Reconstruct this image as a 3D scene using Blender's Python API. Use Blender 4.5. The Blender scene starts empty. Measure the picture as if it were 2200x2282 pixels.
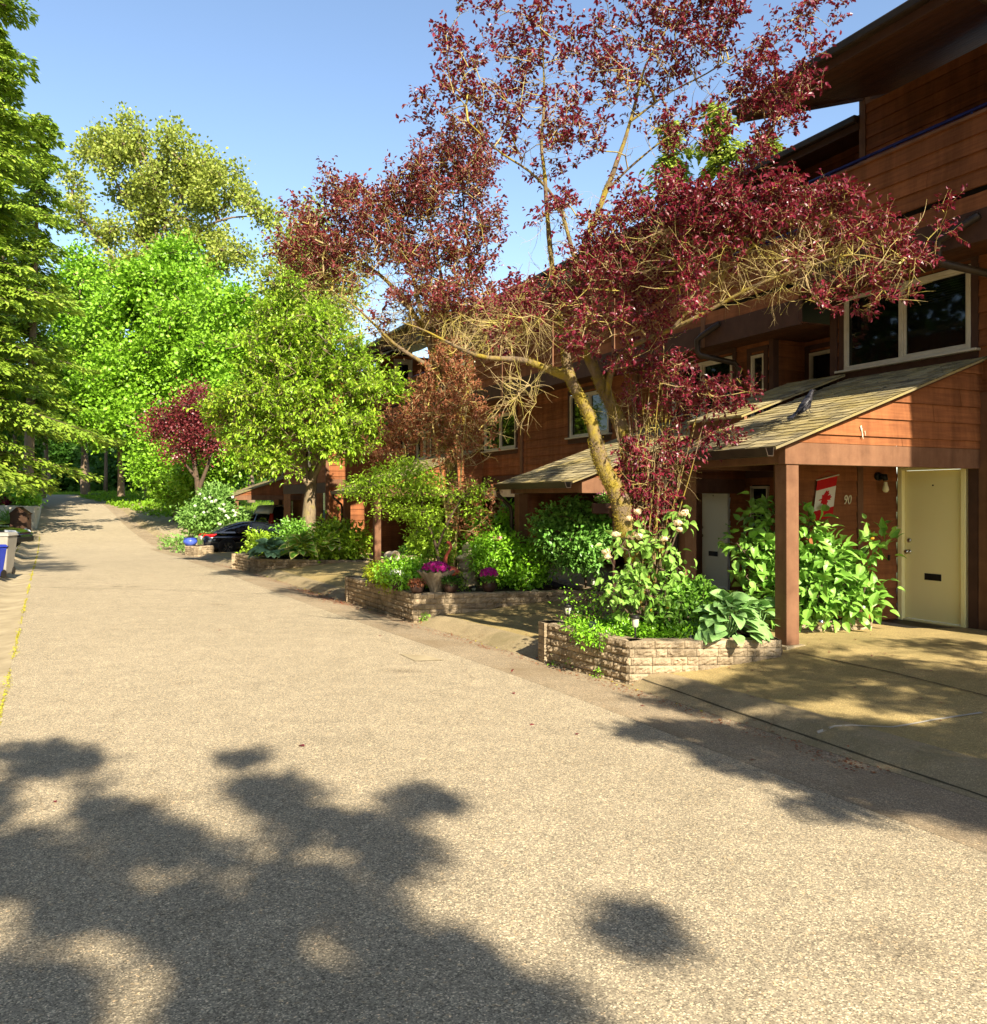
import bpy, math, random
import numpy as np
from mathutils import Vector, Matrix
S = bpy.context.scene
COL = S.collection
RNG = np.random.default_rng(7)
random.seed(7)
R = math.radians

# ------------------------------------------------------------------ camera
H = 1.95                      # eye height above the road at its lowest near point
FPX = 1900.0                  # focal length in pixels of the 2200 px wide photograph
cam = bpy.data.cameras.new('camera'); co = bpy.data.objects.new('camera', cam); COL.objects.link(co)
cam.sensor_fit = 'HORIZONTAL'; cam.sensor_width = 36; cam.lens = 36*FPX/2200
cam.shift_y = -28/2200; cam.clip_start = 0.1; cam.clip_end = 2000
co.location = (0, 0, H); co.rotation_euler = (R(90), 0, 0)
S.camera = co
# ------------------------------------------------------------------ light
SUN_EL = R(36)
AZ = math.atan2(.428, -.904) + R(0.7)       # sun azimuth: parallel to the row of houses
sv = Vector((math.sin(AZ)*math.cos(SUN_EL), math.cos(AZ)*math.cos(SUN_EL), math.sin(SUN_EL)))
w = bpy.data.worlds.new('World'); S.world = w; w.use_nodes = True
nt = w.node_tree; bg = nt.nodes['Background']
sky = nt.nodes.new('ShaderNodeTexSky'); sky.sky_type = 'NISHITA'; sky.sun_disc = False
sky.sun_elevation = SUN_EL; sky.sun_rotation = AZ; sky.altitude = 50; sky.air_density = 1.0; sky.dust_density = .6; sky.ozone_density = 1.25
nt.links.new(sky.outputs[0], bg.inputs[0]); bg.inputs[1].default_value = 0.1
sun = bpy.data.lights.new('sun', 'SUN'); sun.energy = 5.0; sun.angle = R(0.55); sun.color = (1.0, .91, .75)
so = bpy.data.objects.new('sun', sun); COL.objects.link(so); so.rotation_euler = sv.to_track_quat('Z', 'Y').to_euler()
S.view_settings.view_transform = 'Standard'; S.view_settings.look = 'None'; S.view_settings.gamma = 1
S.view_settings.exposure = 1.38
# ------------------------------------------------------------------ frames
UA = np.array([-.428, .9038, 0.]); VB = np.array([.9038, .428, 0.]); P0 = np.array([3.285, 9.5, 0.])
def W(a, b, z): return tuple(P0 + a*UA + b*VB + np.array([0, 0, z]))
def at(px, py, Y): return np.array([(px-1100)/FPX*Y, Y, H-(py-1113)/FPX*Y])
def ab(X, Y):
    d = np.array([X, Y, 0])-P0; return float(d@UA), float(d@VB)
# ------------------------------------------------------------------ objects
ROOT = {}
def tag(o, label, cat, group=None, kind=None):
    if label: o['label'] = label
    if cat: o['category'] = cat
    if group: o['group'] = group
    if kind: o['kind'] = kind
    return o
def thing(name, label, cat, loc=(0, 0, 0), group=None):
    o = bpy.data.objects.new(name, None); COL.objects.link(o); o.location = loc; o.empty_display_size = .2
    ROOT[o.name] = np.array(loc, float); return tag(o, label, cat, group)
def link(name, me, m, parent=None):
    o = bpy.data.objects.new(name, me); COL.objects.link(o)
    if m: me.materials.append(m)
    if parent:
        o.parent = parent; ROOT[o.name] = ROOT[parent.name]
    else: ROOT[o.name] = np.zeros(3)
    return o
class MB:
    def __init__(s): s.v = []; s.f = []; s.r = []; s.smooth = False
    def add(s, vs, fs, rnd=None):
        n = len(s.v); s.v += [tuple(map(float, p)) for p in vs]; s.f += [tuple(i+n for i in f) for f in fs]
        s.r += [random.random() if rnd is None else rnd]*len(vs)
    def box8(s, p, rnd=None):   # 8 corners: bottom 4 (ccw), top 4
        s.add(p, [(3, 2, 1, 0), (4, 5, 6, 7), (0, 1, 5, 4), (1, 2, 6, 5), (2, 3, 7, 6), (3, 0, 4, 7)], rnd)
    def fbox(s, F, s0, s1, d0, d1, z0, z1, rnd=None):
        s.box8([F(s0, d0, z0), F(s1, d0, z0), F(s1, d1, z0), F(s0, d1, z0), F(s0, d0, z1), F(s1, d0, z1), F(s1, d1, z1), F(s0, d1, z1)], rnd)
    def box(s, x0, x1, y0, y1, z0, z1): s.fbox(lambda a, b, z: (a, b, z), x0, x1, y0, y1, z0, z1)
    def tube(s, pts, rad, n=8, caps=True):
        pts = [Vector(p) for p in pts]; k = len(pts)
        rad = rad if hasattr(rad, '__len__') else [rad]*k
        rings = []; prev = None
        for i, p in enumerate(pts):
            d = (pts[min(i+1, k-1)]-pts[max(i-1, 0)]).normalized()
            if prev is None:
                x = d.orthogonal().normalized()
            else:
                x = (prev-d*prev.dot(d)).normalized()
            prev = x; y = d.cross(x)
            rings.append([p+(x*math.cos(2*math.pi*j/n)+y*math.sin(2*math.pi*j/n))*rad[i] for j in range(n)])
        fs = []
        for i in range(k-1):
            for j in range(n): fs.append((i*n+j, i*n+(j+1) % n, (i+1)*n+(j+1) % n, (i+1)*n+j))
        if caps: fs += [tuple(range(n))[::-1], tuple((k-1)*n+j for j in range(n))]
        s.add([v for r in rings for v in r], fs)
    def lathe(s, prof, c=(0, 0, 0), n=24, sx=1, sy=1):
        vs = [(c[0]+r*sx*math.cos(2*math.pi*j/n), c[1]+r*sy*math.sin(2*math.pi*j/n), c[2]+z) for r, z in prof for j in range(n)]
        fs = [(i*n+j, i*n+(j+1) % n, (i+1)*n+(j+1) % n, (i+1)*n+j) for i in range(len(prof)-1) for j in range(n)]
        s.add(vs, fs)
    def build(s, name, m, parent=None, smooth=None, bevel=0):
        off = ROOT[parent.name] if parent else np.zeros(3)
        me = bpy.data.meshes.new(name)
        me.from_pydata([tuple(np.array(v)-off) for v in s.v], [], s.f)
        at_ = me.attributes.new('rnd', 'FLOAT', 'POINT'); at_.data.foreach_set('value', np.array(s.r, np.float32))
        if smooth or (smooth is None and s.smooth): me.polygons.foreach_set('use_smooth', [True]*len(me.polygons))
        me.update()
        o = link(name, me, m, parent)
        if bevel:
            b = o.modifiers.new('b', 'BEVEL'); b.width = bevel; b.segments = 2; b.limit_method = 'ANGLE'
        return o
def npmesh(name, V, F, rnd, m, parent=None, smooth=False, extra=None):
    """V (n,3), F (m,k) uniform polygons, rnd (n,)"""
    off = ROOT[parent.name] if parent else np.zeros(3)
    me = bpy.data.meshes.new(name); V = (V-off).astype(np.float32); k = F.shape[1]
    me.vertices.add(len(V)); me.vertices.foreach_set('co', V.ravel())
    me.loops.add(F.size); me.loops.foreach_set('vertex_index', F.ravel().astype(np.int32))
    me.polygons.add(len(F)); me.polygons.foreach_set('loop_start', np.arange(0, F.size, k, dtype=np.int32))
    me.polygons.foreach_set('use_smooth', np.full(len(F), smooth))
    a = me.attributes.new('rnd', 'FLOAT', 'POINT'); a.data.foreach_set('value', rnd.astype(np.float32))
    if extra is not None:
        a = me.attributes.new('edge', 'FLOAT', 'POINT'); a.data.foreach_set('value', extra.astype(np.float32))
    me.update(calc_edges=True); me.validate()
    return link(name, me, m, parent)
# ------------------------------------------------------------------ materials
def node(nt, t, **k):
    n = nt.nodes.new(t)
    for a, b in k.items(): setattr(n, a, b)
    return n
def newmat(name):
    m = bpy.data.materials.new(name); m.use_nodes = True; nt = m.node_tree
    return m, nt, nt.nodes['Principled BSDF'], nt.links.new
def ramp(nt, src, stops):
    r = node(nt, 'ShaderNodeValToRGB'); e = r.color_ramp.elements
    while len(e) < len(stops): e.new(.5)
    for i, (p, c) in enumerate(stops):
        e[i].position = p; e[i].color = (*c, 1) if len(c) == 3 else c
    nt.links.new(src, r.inputs[0]); return r.outputs[0]
def noise(nt, sc, det=4, rough=.6, vec=None, stretch=None):
    n = node(nt, 'ShaderNodeTexNoise'); n.inputs['Scale'].default_value = sc; n.inputs['Detail'].default_value = det; n.inputs['Roughness'].default_value = rough
    if vec is None:
        tc = node(nt, 'ShaderNodeTexCoord'); vec = tc.outputs['Object']
    if stretch:
        mp = node(nt, 'ShaderNodeMapping'); mp.inputs['Scale'].default_value = stretch; nt.links.new(vec, mp.inputs[0]); vec = mp.outputs[0]
    nt.links.new(vec, n.inputs['Vector']); return n.outputs['Fac']
def mixc(nt, fac, a, b, mode='MIX'):
    n = node(nt, 'ShaderNodeMix', data_type='RGBA', blend_type=mode)
    for i, v in ((0, fac), (6, a), (7, b)):
        if hasattr(v, 'is_linked') or hasattr(v, 'links'): nt.links.new(v, n.inputs[i])
        else: n.inputs[i].default_value = v if i == 0 else (*v, 1)
    return n.outputs[2]
def bump(nt, bsdf, h, strength=.3, dist=.01):
    b = node(nt, 'ShaderNodeBump'); b.inputs['Strength'].default_value = strength; b.inputs['Distance'].default_value = dist
    nt.links.new(h, b.inputs['Height']); nt.links.new(b.outputs[0], bsdf.inputs['Normal'])
def mat(name, c1, c2=None, sc=4, rough=.7, bmp=0, bsc=30, metal=0, spec=.18, stretch=None, dist=.005, var=0, bst=None, grime=0):
    m, nt, p, L = newmat(name)
    p.inputs['Roughness'].default_value = rough; p.inputs['Metallic'].default_value = metal; p.inputs['Specular IOR Level'].default_value = spec
    c2 = c2 or tuple(x*.75 for x in c1)
    col = ramp(nt, noise(nt, sc, stretch=stretch), [(.3, c1), (.7, c2)])
    if var:
        at_ = node(nt, 'ShaderNodeAttribute', attribute_name='rnd')
        mr = node(nt, 'ShaderNodeMapRange'); mr.inputs[3].default_value = 1-var; mr.inputs[4].default_value = 1+var
        L(at_.outputs['Fac'], mr.inputs[0])
        n = node(nt, 'ShaderNodeVectorMath', operation='SCALE'); L(col, n.inputs[0]); L(mr.outputs[0], n.inputs['Scale']); col = n.outputs[0]
    if grime:
        g = ramp(nt, noise(nt, 2.2, 6, .7, stretch=(1.6, 1.6, .22)), [(.36, (1-grime,)*3), (.60, (1.06, 1.06, 1.06))]); col = mixc(nt, 1, col, g, 'MULTIPLY')
    L(col, p.inputs['Base Color'])
    if bmp: bump(nt, p, noise(nt, bsc, 6, .65, stretch=bst), bmp, dist)
    return m
def leafmat(name, c1, c2, c3=None, trans=.4, rough=.5, spec=.35, edge=None, tcol=None):
    m, nt, p, L = newmat(name)
    at_ = node(nt, 'ShaderNodeAttribute', attribute_name='rnd')
    stops = [(0, c1), (.6, c2)]+([(1, c3)] if c3 else [])
    col = ramp(nt, at_.outputs['Fac'], stops)
    col = mixc(nt, noise(nt, .9, 3), col, tuple(min(1, x*1.25) for x in c2))
    if edge:
        ae = node(nt, 'ShaderNodeAttribute', attribute_name='edge')
        col = mixc(nt, ramp(nt, ae.outputs['Fac'], [(.55, (0, 0, 0)), (.75, (1, 1, 1))]), col, edge)
    L(col, p.inputs['Base Color']); p.inputs['Roughness'].default_value = rough; p.inputs['Specular IOR Level'].default_value = spec
    tr = node(nt, 'ShaderNodeBsdfTranslucent')
    if tcol: tcn = mixc(nt, 1, col, tcol, 'MULTIPLY'); L(tcn, tr.inputs[0])
    else: L(col, tr.inputs[0])
    mx = node(nt, 'ShaderNodeMixShader'); mx.inputs[0].default_value = trans
    L(p.outputs[0], mx.inputs[1]); L(tr.outputs[0], mx.inputs[2]); L(mx.outputs[0], nt.nodes['Material Output'].inputs[0])
    return m
# ------------------------------------------------------------------ material library
def mk_road(name, base, dark, speck=1.0, stain=None):
    m, nt, p, L = newmat(name)
    tc = node(nt, 'ShaderNodeTexCoord').outputs['Object']
    big = noise(nt, .35, 5, .6, tc); mid = noise(nt, 3.5, 5, .7, tc)
    col = ramp(nt, big, [(.35, dark), (.62, base)])
    col = mixc(nt, .35, col, ramp(nt, mid, [(.35, tuple(x*.72 for x in base)), (.65, tuple(min(1, x*1.25) for x in base))]))
    v = node(nt, 'ShaderNodeTexVoronoi'); v.inputs['Scale'].default_value = 165; L(tc, v.inputs['Vector'])
    sp = node(nt, 'ShaderNodeSeparateColor'); L(v.outputs['Color'], sp.inputs[0])
    g = ramp(nt, sp.outputs[0], [(0, (.25, .24, .22)), (.3, (.75, .73, .7)), (.72, (1.0, .98, .93)), (.88, (1.5, 1.45, 1.35)), (1, (2.6, 2.5, 2.3))])
    col = mixc(nt, .85*speck, col, g, 'MULTIPLY')
    v2 = node(nt, 'ShaderNodeTexVoronoi'); v2.inputs['Scale'].default_value = 72; L(tc, v2.inputs['Vector'])
    sp2 = node(nt, 'ShaderNodeSeparateColor'); L(v2.outputs['Color'], sp2.inputs[0])
    g2 = ramp(nt, sp2.outputs[1], [(0, (.6, .58, .55)), (.5, (1, 1, 1)), (.93, (1.05, 1.03, 1)), (1, (1.7, 1.45, 1.15))])
    col = mixc(nt, .6*speck, col, g2, 'MULTIPLY')
    if stain:
        st = ramp(nt, noise(nt, .8, 6, .7, tc), [(.48, (0, 0, 0)), (.66, (1, 1, 1))])
        n = node(nt, 'ShaderNodeMath', operation='MULTIPLY'); L(st, n.inputs[0]); n.inputs[1].default_value = .7
        col = mixc(nt, n.outputs[0], col, stain)
    wv = node(nt, 'ShaderNodeTexNoise'); wv.inputs['Scale'].default_value = 1.1; wv.inputs['Detail'].default_value = 5; L(tc, wv.inputs['Vector'])
    va = node(nt, 'ShaderNodeVectorMath', operation='MULTIPLY_ADD'); L(wv.outputs['Color'], va.inputs[0]); va.inputs[1].default_value = (.9, .9, .9); L(tc, va.inputs[2])
    cr = node(nt, 'ShaderNodeTexVoronoi', feature='DISTANCE_TO_EDGE'); cr.inputs['Scale'].default_value = .28; L(va.outputs[0], cr.inputs['Vector'])
    cm = ramp(nt, cr.outputs['Distance'], [(0, (.55, .5, .45)), (.0015, (.8, .78, .74)), (.003, (1, 1, 1))])
    col = mixc(nt, .42, col, cm, 'MULTIPLY')
    ov = node(nt, 'ShaderNodeTexVoronoi'); ov.inputs['Scale'].default_value = .55; L(va.outputs[0], ov.inputs['Vector'])
    col = mixc(nt, .8, col, ramp(nt, ov.outputs['Distance'], [(.02, (.62, .60, .58)), (.10, (.92, .91, .9)), (.16, (1, 1, 1))]), 'MULTIPLY')
    L(col, p.inputs['Base Color']); p.inputs['Roughness'].default_value = .85; p.inputs['Specular IOR Level'].default_value = .3
    bump(nt, p, sp.outputs[0], .35, .004)
    return m
M = {}
M['road'] = mk_road('road', (.365, .305, .21), (.32, .268, .182))
M['gutter'] = mk_road('gutter', (.315, .25, .165), (.25, .195, .125), .8, (.20, .14, .075))
M['drive'] = mk_road('drive', (.38, .285, .12), (.28, .21, .085), .55, (.20, .16, .055))
M['slab'] = mat('slab', (.42, .34, .21), (.26, .205, .12), 2.2, .9, .4, 60)
M['kerb'] = mk_road('kerb', (.34, .265, .15), (.24, .185, .10), .4, (.17, .14, .06))
M['soil'] = mat('soil', (.045, .028, .016), (.02, .013, .008), 8, 1, .8, 25, dist=.03)
M['earth'] = mat('earth', (.06, .085, .02), (.035, .03, .015), 1.2, 1, .6, 6, dist=.05)
M['block'] = mat('block', (.48, .37, .235), (.28, .21, .125), 7, .95, 1.0, 26, var=.26, dist=.022, grime=.38)
M['siding'] = mat('siding', (.30, .112, .040), (.20, .070, .026), 6, .85, .35, 90, var=.18, stretch=(.35, .35, 5), bst=(.15, .15, 3), dist=.003, grime=.32)
M['trim'] = mat('trim', (.21, .105, .055), (.15, .072, .038), 5, .85, .45, 60, var=.08, bst=(.3, .3, 1), dist=.003, grime=.2)
M['fascia'] = mat('fascia', (.085, .042, .027), (.06, .03, .02), 5, .7, .3, 60)
M['soffit'] = mat('soffit', (.10, .04, .018), (.07, .028, .013), 5, .6, .3, 60, var=.15)
M['lumber'] = mat('lumber', (.075, .035, .022), (.045, .022, .014), 4, .65, .3, 60)
M['gutter_metal'] = mat('gutter_metal', (.055, .038, .026), (.03, .022, .016), 4, .35, .15, 30)
M['blue_rail'] = mat('blue_rail', (.02, .035, .16), (.015, .02, .1), 6, .35)
M['frame'] = mat('frame', (.62, .56, .42), (.5, .45, .33), 6, .4)
M['door'] = mat('door', (.93, .84, .42), (.90, .80, .38), 1.2, .35, .06, 60)
M['door_white'] = mat('door_white', (.93, .91, .80), (.9, .88, .76), 1.2, .35, .06, 60)
M['chrome'] = mat('chrome', (.6, .58, .55), None, 5, .15, metal=1)
M['black'] = mat('black', (.012, .011, .01), (.02, .018, .015), 8, .5)
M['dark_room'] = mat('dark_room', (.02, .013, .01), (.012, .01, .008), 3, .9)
M['blind'] = mat('blind', (.35, .33, .27), None, 3, .7)
M['curtain'] = mat('curtain', (.30, .30, .2), (.18, .17, .1), 12, .9, stretch=(8, 8, .1))
m, nt, p, L = newmat('glass'); M['glass'] = m
p.inputs['Base Color'].default_value = (.008, .009, .007, 1); p.inputs['Roughness'].default_value = .03; p.inputs['Specular IOR Level'].default_value = .8
gl = node(nt, 'ShaderNodeBsdfTransparent'); gl.inputs[0].default_value = (.75, .8, .72, 1)
mx = node(nt, 'ShaderNodeMixShader'); mx.inputs[0].default_value = .45; L(p.outputs[0], mx.inputs[1]); L(gl.outputs[0], mx.inputs[2]); L(mx.outputs[0], nt.nodes['Material Output'].inputs[0])
m, nt, p, L = newmat('auto_glass'); M['auto_glass'] = m
p.inputs['Base Color'].default_value = (.012, .016, .02, 1); p.inputs['Roughness'].default_value = .03; p.inputs['Specular IOR Level'].default_value = 1
# shingles: asphalt tabs with moss
m, nt, p, L = newmat('shingle'); M['shingle'] = m
at_ = node(nt, 'ShaderNodeAttribute', attribute_name='rnd')
col = ramp(nt, at_.outputs['Fac'], [(0, (.11, .09, .05)), (.45, (.27, .22, .11)), (1, (.42, .34, .17))])
col = mixc(nt, ramp(nt, noise(nt, 1.3, 6, .7), [(.45, (0, 0, 0)), (.75, (1, 1, 1))]), col, (.36, .27, .07))
col = mixc(nt, .5, col, ramp(nt, noise(nt, 90, 3, .8), [(.3, (.4, .4, .4)), (.7, (1.5, 1.5, 1.5))]), 'MULTIPLY')
L(col, p.inputs['Base Color']); p.inputs['Roughness'].default_value = .95; bump(nt, p, noise(nt, 120, 4, .8), .6, .006)
# car paints
def paint(name, c, rough=.12, metal=0):
    m, nt, p, L = newmat(name); p.inputs['Base Color'].default_value = (*c, 1); p.inputs['Roughness'].default_value = rough
    p.inputs['Metallic'].default_value = metal; p.inputs['Coat Weight'].default_value = 1; p.inputs['Coat Roughness'].default_value = .03
    M[name] = m
paint('car_black', (.004, .005, .009)); paint('car_white', (.7, .7, .68)); paint('car_silver', (.3, .3, .3), .3, .6)
paint('red_lens', (.55, .01, .01), .15); paint('clear_lens', (.6, .62, .62), .1)
M['tyre'] = mat('tyre', (.015, .014, .013), None, 9, .8)
M['rim'] = mat('rim', (.35, .35, .36), None, 9, .25, metal=.9)
M['pot_dark'] = mat('pot_dark', (.075, .04, .028), (.04, .025, .02), 9, .3, .2, 20)
M['stone'] = mat('stone', (.42, .33, .22), (.22, .17, .10), 6, .9, .7, 30, dist=.01)
M['stone_pale'] = mat('stone_pale', (.50, .43, .27), (.32, .26, .13), 5, .7, .3, 30)
M['pot_white'] = mat('pot_white', (.6, .52, .38), (.42, .35, .24), 5, .5)
M['pot_blue'] = mat('pot_blue', (.03, .07, .45), (.1, .15, .5), 5, .2)
M['flamingo'] = mat('flamingo', (.62, .14, .085), (.42, .08, .05), 18, .5)
M['plastic_black'] = mat('plastic_black', (.02, .018, .016), None, 8, .4)
M['lamp_glass'] = mat('lamp_glass', (.5, .48, .36), None, 8, .2)
M['bulb'] = mat('bulb', (.8, .7, .4), None, 8, .2)
M['bin_grey'] = mat('bin_grey', (.34, .31, .25), (.26, .24, .2), 3, .5)
M['bin_blue'] = mat('bin_blue', (.03, .05, .35), None, 3, .45)
M['white_wall'] = mat('white_wall', (.62, .56, .44), (.45, .4, .3), 1.5, .8, .3, 30)
M['kiosk'] = mat('kiosk', (.075, .04, .022), (.05, .027, .016), 3, .6)
M['red_cloth'] = mat('red_cloth', (.50, .012, .012), (.4, .01, .01), 9, .7)
M['white_cloth'] = mat('white_cloth', (.66, .60, .48), (.58, .52, .42), 9, .7)
M['number'] = mat('number', (.8, .68, .42), None, 9, .5)
M['crow'] = mat('crow', (.02, .019, .022), (.045, .042, .048), 20, .35, .5, 60)
M['flower_mag'] = leafmat('flower_mag', (.38, .01, .17), (.55, .02, .28), (.65, .06, .35))
M['flower_cream'] = leafmat('flower_cream', (.7, .55, .33), (.8, .66, .44), (.85, .75, .6))
M['flower_white'] = leafmat('flower_white', (.7, .7, .6), (.8, .8, .7), (.85, .85, .8))
M['flower_pink'] = leafmat('flower_pink', (.7, .2, .3), (.8, .35, .4), (.85, .45, .5))
M['flower_yel'] = leafmat('flower_yel', (.75, .45, .02), (.8, .5, .05), (.85, .6, .1))
M['flower_red'] = leafmat('flower_red', (.6, .02, .02), (.6, .03, .03), (.7, .1, .05))
# foliage
M['l_plum'] = leafmat('l_plum', (.06, .004, .012), (.15, .011, .026), (.34, .04, .055), .28, .38, .5, tcol=(1.0, .5, .5))
M['l_bark_moss'] = leafmat('l_bark_moss', (.10, .075, .006), (.20, .15, .010), (.34, .26, .02), .1, .9)
M['l_plum2'] = leafmat('l_plum2', (.07, .008, .014), (.17, .026, .030), (.34, .11, .07), .28, .4, .5, tcol=(1.0, .6, .5))
M['l_bronze'] = leafmat('l_bronze', (.16, .045, .025), (.28, .10, .045), (.38, .18, .07), .35, .5)
M['l_bright'] = leafmat('l_bright', (.06, .17, .006), (.20, .38, .02), (.46, .60, .12), .24, .4)
M['l_bright2'] = leafmat('l_bright2', (.12, .24, .012), (.27, .42, .025), (.46, .54, .09), .3, .42)
M['l_cherry'] = leafmat('l_cherry', (.10, .20, .010), (.25, .40, .022), (.56, .50, .08), .28, .4)
M['l_poplar'] = leafmat('l_poplar', (.13, .20, .02), (.28, .33, .05), (.52, .46, .16), .35, .4)
M['l_spruce'] = leafmat('l_spruce', (.07, .15, .012), (.21, .31, .025), (.38, .42, .07), .25, .5)
M['l_cedar'] = leafmat('l_cedar', (.13, .21, .02), (.27, .34, .035), (.44, .42, .08), .3, .6)
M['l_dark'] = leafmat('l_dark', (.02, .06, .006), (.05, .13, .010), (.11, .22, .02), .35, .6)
M['l_bush'] = leafmat('l_bush', (.11, .27, .012), (.21, .44, .02), (.38, .58, .08), .25, .35, .5)
M['l_shrub'] = leafmat('l_shrub', (.07, .19, .015), (.15, .32, .03), (.28, .44, .08), .22, .4, .5)
M['l_euon'] = leafmat('l_euon', (.06, .17, .02), (.15, .33, .05), (.28, .46, .10), .22, .4, .5)
M['l_hyd'] = leafmat('l_hyd', (.08, .22, .02), (.19, .37, .05), (.33, .50, .13), .18, .42, .4)
M['l_lilac'] = leafmat('l_lilac', (.11, .24, .03), (.21, .37, .06), (.32, .47, .11), .2, .45, .4)
M['l_hosta'] = leafmat('l_hosta', (.14, .28, .07), (.21, .38, .11), (.30, .46, .16), .15, .5, .4)
M['l_hosta_b'] = leafmat('l_hosta_b', (.10, .20, .10), (.15, .27, .13), (.2, .32, .16), .25, .5, .4)
M['l_hosta_v'] = leafmat('l_hosta_v', (.12, .28, .02), (.18, .38, .03), (.25, .45, .05), .3, .5, .4, edge=(.62, .60, .16))
M['l_white'] = leafmat('l_white', (.13, .25, .05), (.20, .36, .07), (.32, .46, .14), .35, .5)
M['l_yel'] = leafmat('l_yel', (.16, .26, .01), (.32, .38, .015), (.55, .45, .02), .4, .5)
M['l_grass'] = leafmat('l_grass', (.12, .24, .01), (.20, .36, .015), (.34, .40, .03), .4, .6)
M['l_moss'] = leafmat('l_moss', (.24, .23, .02), (.36, .32, .03), (.42, .34, .05), .1, .9)
def bark(name, c1, c2, moss=None, ms=(.5, .62), sc=9):
    m, nt, p, L = newmat(name)
    col = ramp(nt, noise(nt, sc, 6, .7, stretch=(2, 2, .5)), [(.3, c1), (.7, c2)])
    if moss: col = mixc(nt, ramp(nt, noise(nt, 3.5, 5, .65), [(ms[0], (0, 0, 0)), (ms[1], (1, 1, 1))]), col, moss)
    L(col, p.inputs['Base Color']); p.inputs['Roughness'].default_value = .9; bump(nt, p, noise(nt, 30, 6, .7, stretch=(2, 2, .6)), 1, .012); M[name] = m
bark('b_plum', (.22, .15, .08), (.08, .055, .03), (.24, .175, .015), (.44, .60))
bark('b_twig', (.46, .35, .16), (.32, .22, .10), (.40, .33, .06), (.45, .6))
bark('b_grey', (.24, .17, .10), (.11, .075, .045))
bark('b_dark', (.12, .075, .04), (.05, .032, .02))
bark('b_cherry', (.30, .22, .12), (.10, .07, .04), (.25, .2, .06), (.55, .7))
# ------------------------------------------------------------------ terrain heights
PY = [-60, 0, 5, 9, 14, 20, 24.5, 30, 37, 41, 44, 49, 53, 57, 62, 66, 71, 78, 85, 95, 130, 400]
PZ = [.9, .22, .07, .0, -.03, -.08, -.13, -.28, -.44, -.38, -.25, .05, .33, .63, 1.08, 1.4, 1.76, 2.15, 2.42, 2.5, 2.5, 2.0]
FY = [-60, 0, 9.5, 12, 15, 20, 24, 30, 37, 42, 49, 57, 62, 71, 85, 95, 400]
FZ = [1.0, .38, .34, .27, .25, .26, .2, .0, -.30, -.2, .2, .8, 1.28, 1.95, 2.6, 2.6, 2.3]
RY = [-60, -5, 0, 5.43, 9.08, 13.93, 19, 24.55, 30, 37, 44, 49, 57, 62, 71, 78, 85, 92, 100]
RX = [34, 8.1, 5.7, 3.14, 1.45, -1.29, -4.0, -6.85, -9.6, -12.87, -16.9, -19.7, -24.1, -26.8, -31.8, -35.8, -41, -48, -60]
LY = [-60, 0, 50, 57, 62, 71, 78, 85, 92, 100]
LX = [31, -.43, -26.6, -30.7, -33.5, -38.6, -42.4, -46.5, -53, -66]
def smooth_interp(x, xs, ys): # average of shifted linear interpolations
    x = np.asarray(x, float); return (np.interp(x-1.2, xs, ys)+np.interp(x+1.2, xs, ys)+2*np.interp(x, xs, ys))/4
def prof(Y): return smooth_interp(Y, PY, PZ)
def REdge(Y): return smooth_interp(Y, RY, RX)
def LEdge(Y): return np.interp(Y, LY, LX)
def sst(x, a, b):
    t = np.clip((x-a)/(b-a), 0, 1); return t*t*(3-2*t)
def gz(X, Y):
    X = np.asarray(X, float); Y = np.asarray(Y, float)
    p = prof(Y); e = (X-REdge(Y))*.904; l = (LEdge(Y)-X)*.886
    z = p + .03*np.exp(-((e+3)/2.0)**2) - .045*np.exp(-((e+.12)/.28)**2)          # camber and the gutter dip
    z = z + sst(e, -.02, .28)*.09
    F = np.interp(Y, FY, FZ)
    z = np.where(e > .28, p+.09+(F-p-.09)*sst(e, .28, 2.3), z)
    zl = p - .03*np.exp(-((l-.35)/.25)**2) + sst(l, .4, .8)*.12
    zl = zl + np.clip(l-.8, 0, 9)*.03 + sst(l, 8, 30)*3.0*sst(Y, 25, 60)
    z = np.where(l > 0, zl, z)
    z = z + np.where(e > 12, .02*(e-12), 0)*sst(Y, 40, 60)
    return z
def G(x, y): return float(gz(x, y))
def onground(px, Y): x = (px-1100)/FPX*Y; return np.array([x, Y, G(x, Y)])
def px2g(px, py):
    lo, hi = 2.0, 90.0
    f = lambda Y: H-(py-1113)/FPX*Y-G((px-1100)/FPX*Y, Y)
    y = lo
    while y < hi and f(y) > 0: y += .25
    lo, hi = y-.25, y
    for _ in range(20):
        m_ = (lo+hi)/2
        if f(m_) > 0: lo = m_
        else: hi = m_
    return np.array([(px-1100)/FPX*lo, lo])
def gline(name, pts, w_, m, off=.006, px=True):
    P = [px2g(*p) if px else np.array(p, float) for p in pts]; Q = []
    for a, b in zip(P[:-1], P[1:]):
        k = max(1, int(np.linalg.norm(b-a)/.12)); Q += [a+(b-a)*i/k for i in range(k)]
    Q.append(P[-1]); V = []; rr = np.random.default_rng(len(pts)*7+int(w_*1e4)); wob = np.cumsum(rr.normal(size=len(Q))*w_*.12)
    for i, q in enumerate(Q):
        d = Q[min(i+1, len(Q)-1)]-Q[max(i-1, 0)]; d = d/np.linalg.norm(d); nn = np.array([-d[1], d[0]]); h_ = w_/2*rr.uniform(.6, 1.3)
        for s in (-1, 1): p = q+nn*(s*h_+wob[i]*.5); V.append((p[0], p[1], G(*p)+off))
    F = [(2*i, 2*i+1, 2*i+3, 2*i+2) for i in range(len(Q)-1)]
    o = npmesh(name, np.array(V), np.array(F), np.zeros(len(V)), m); o['kind'] = 'structure'; return o
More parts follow.
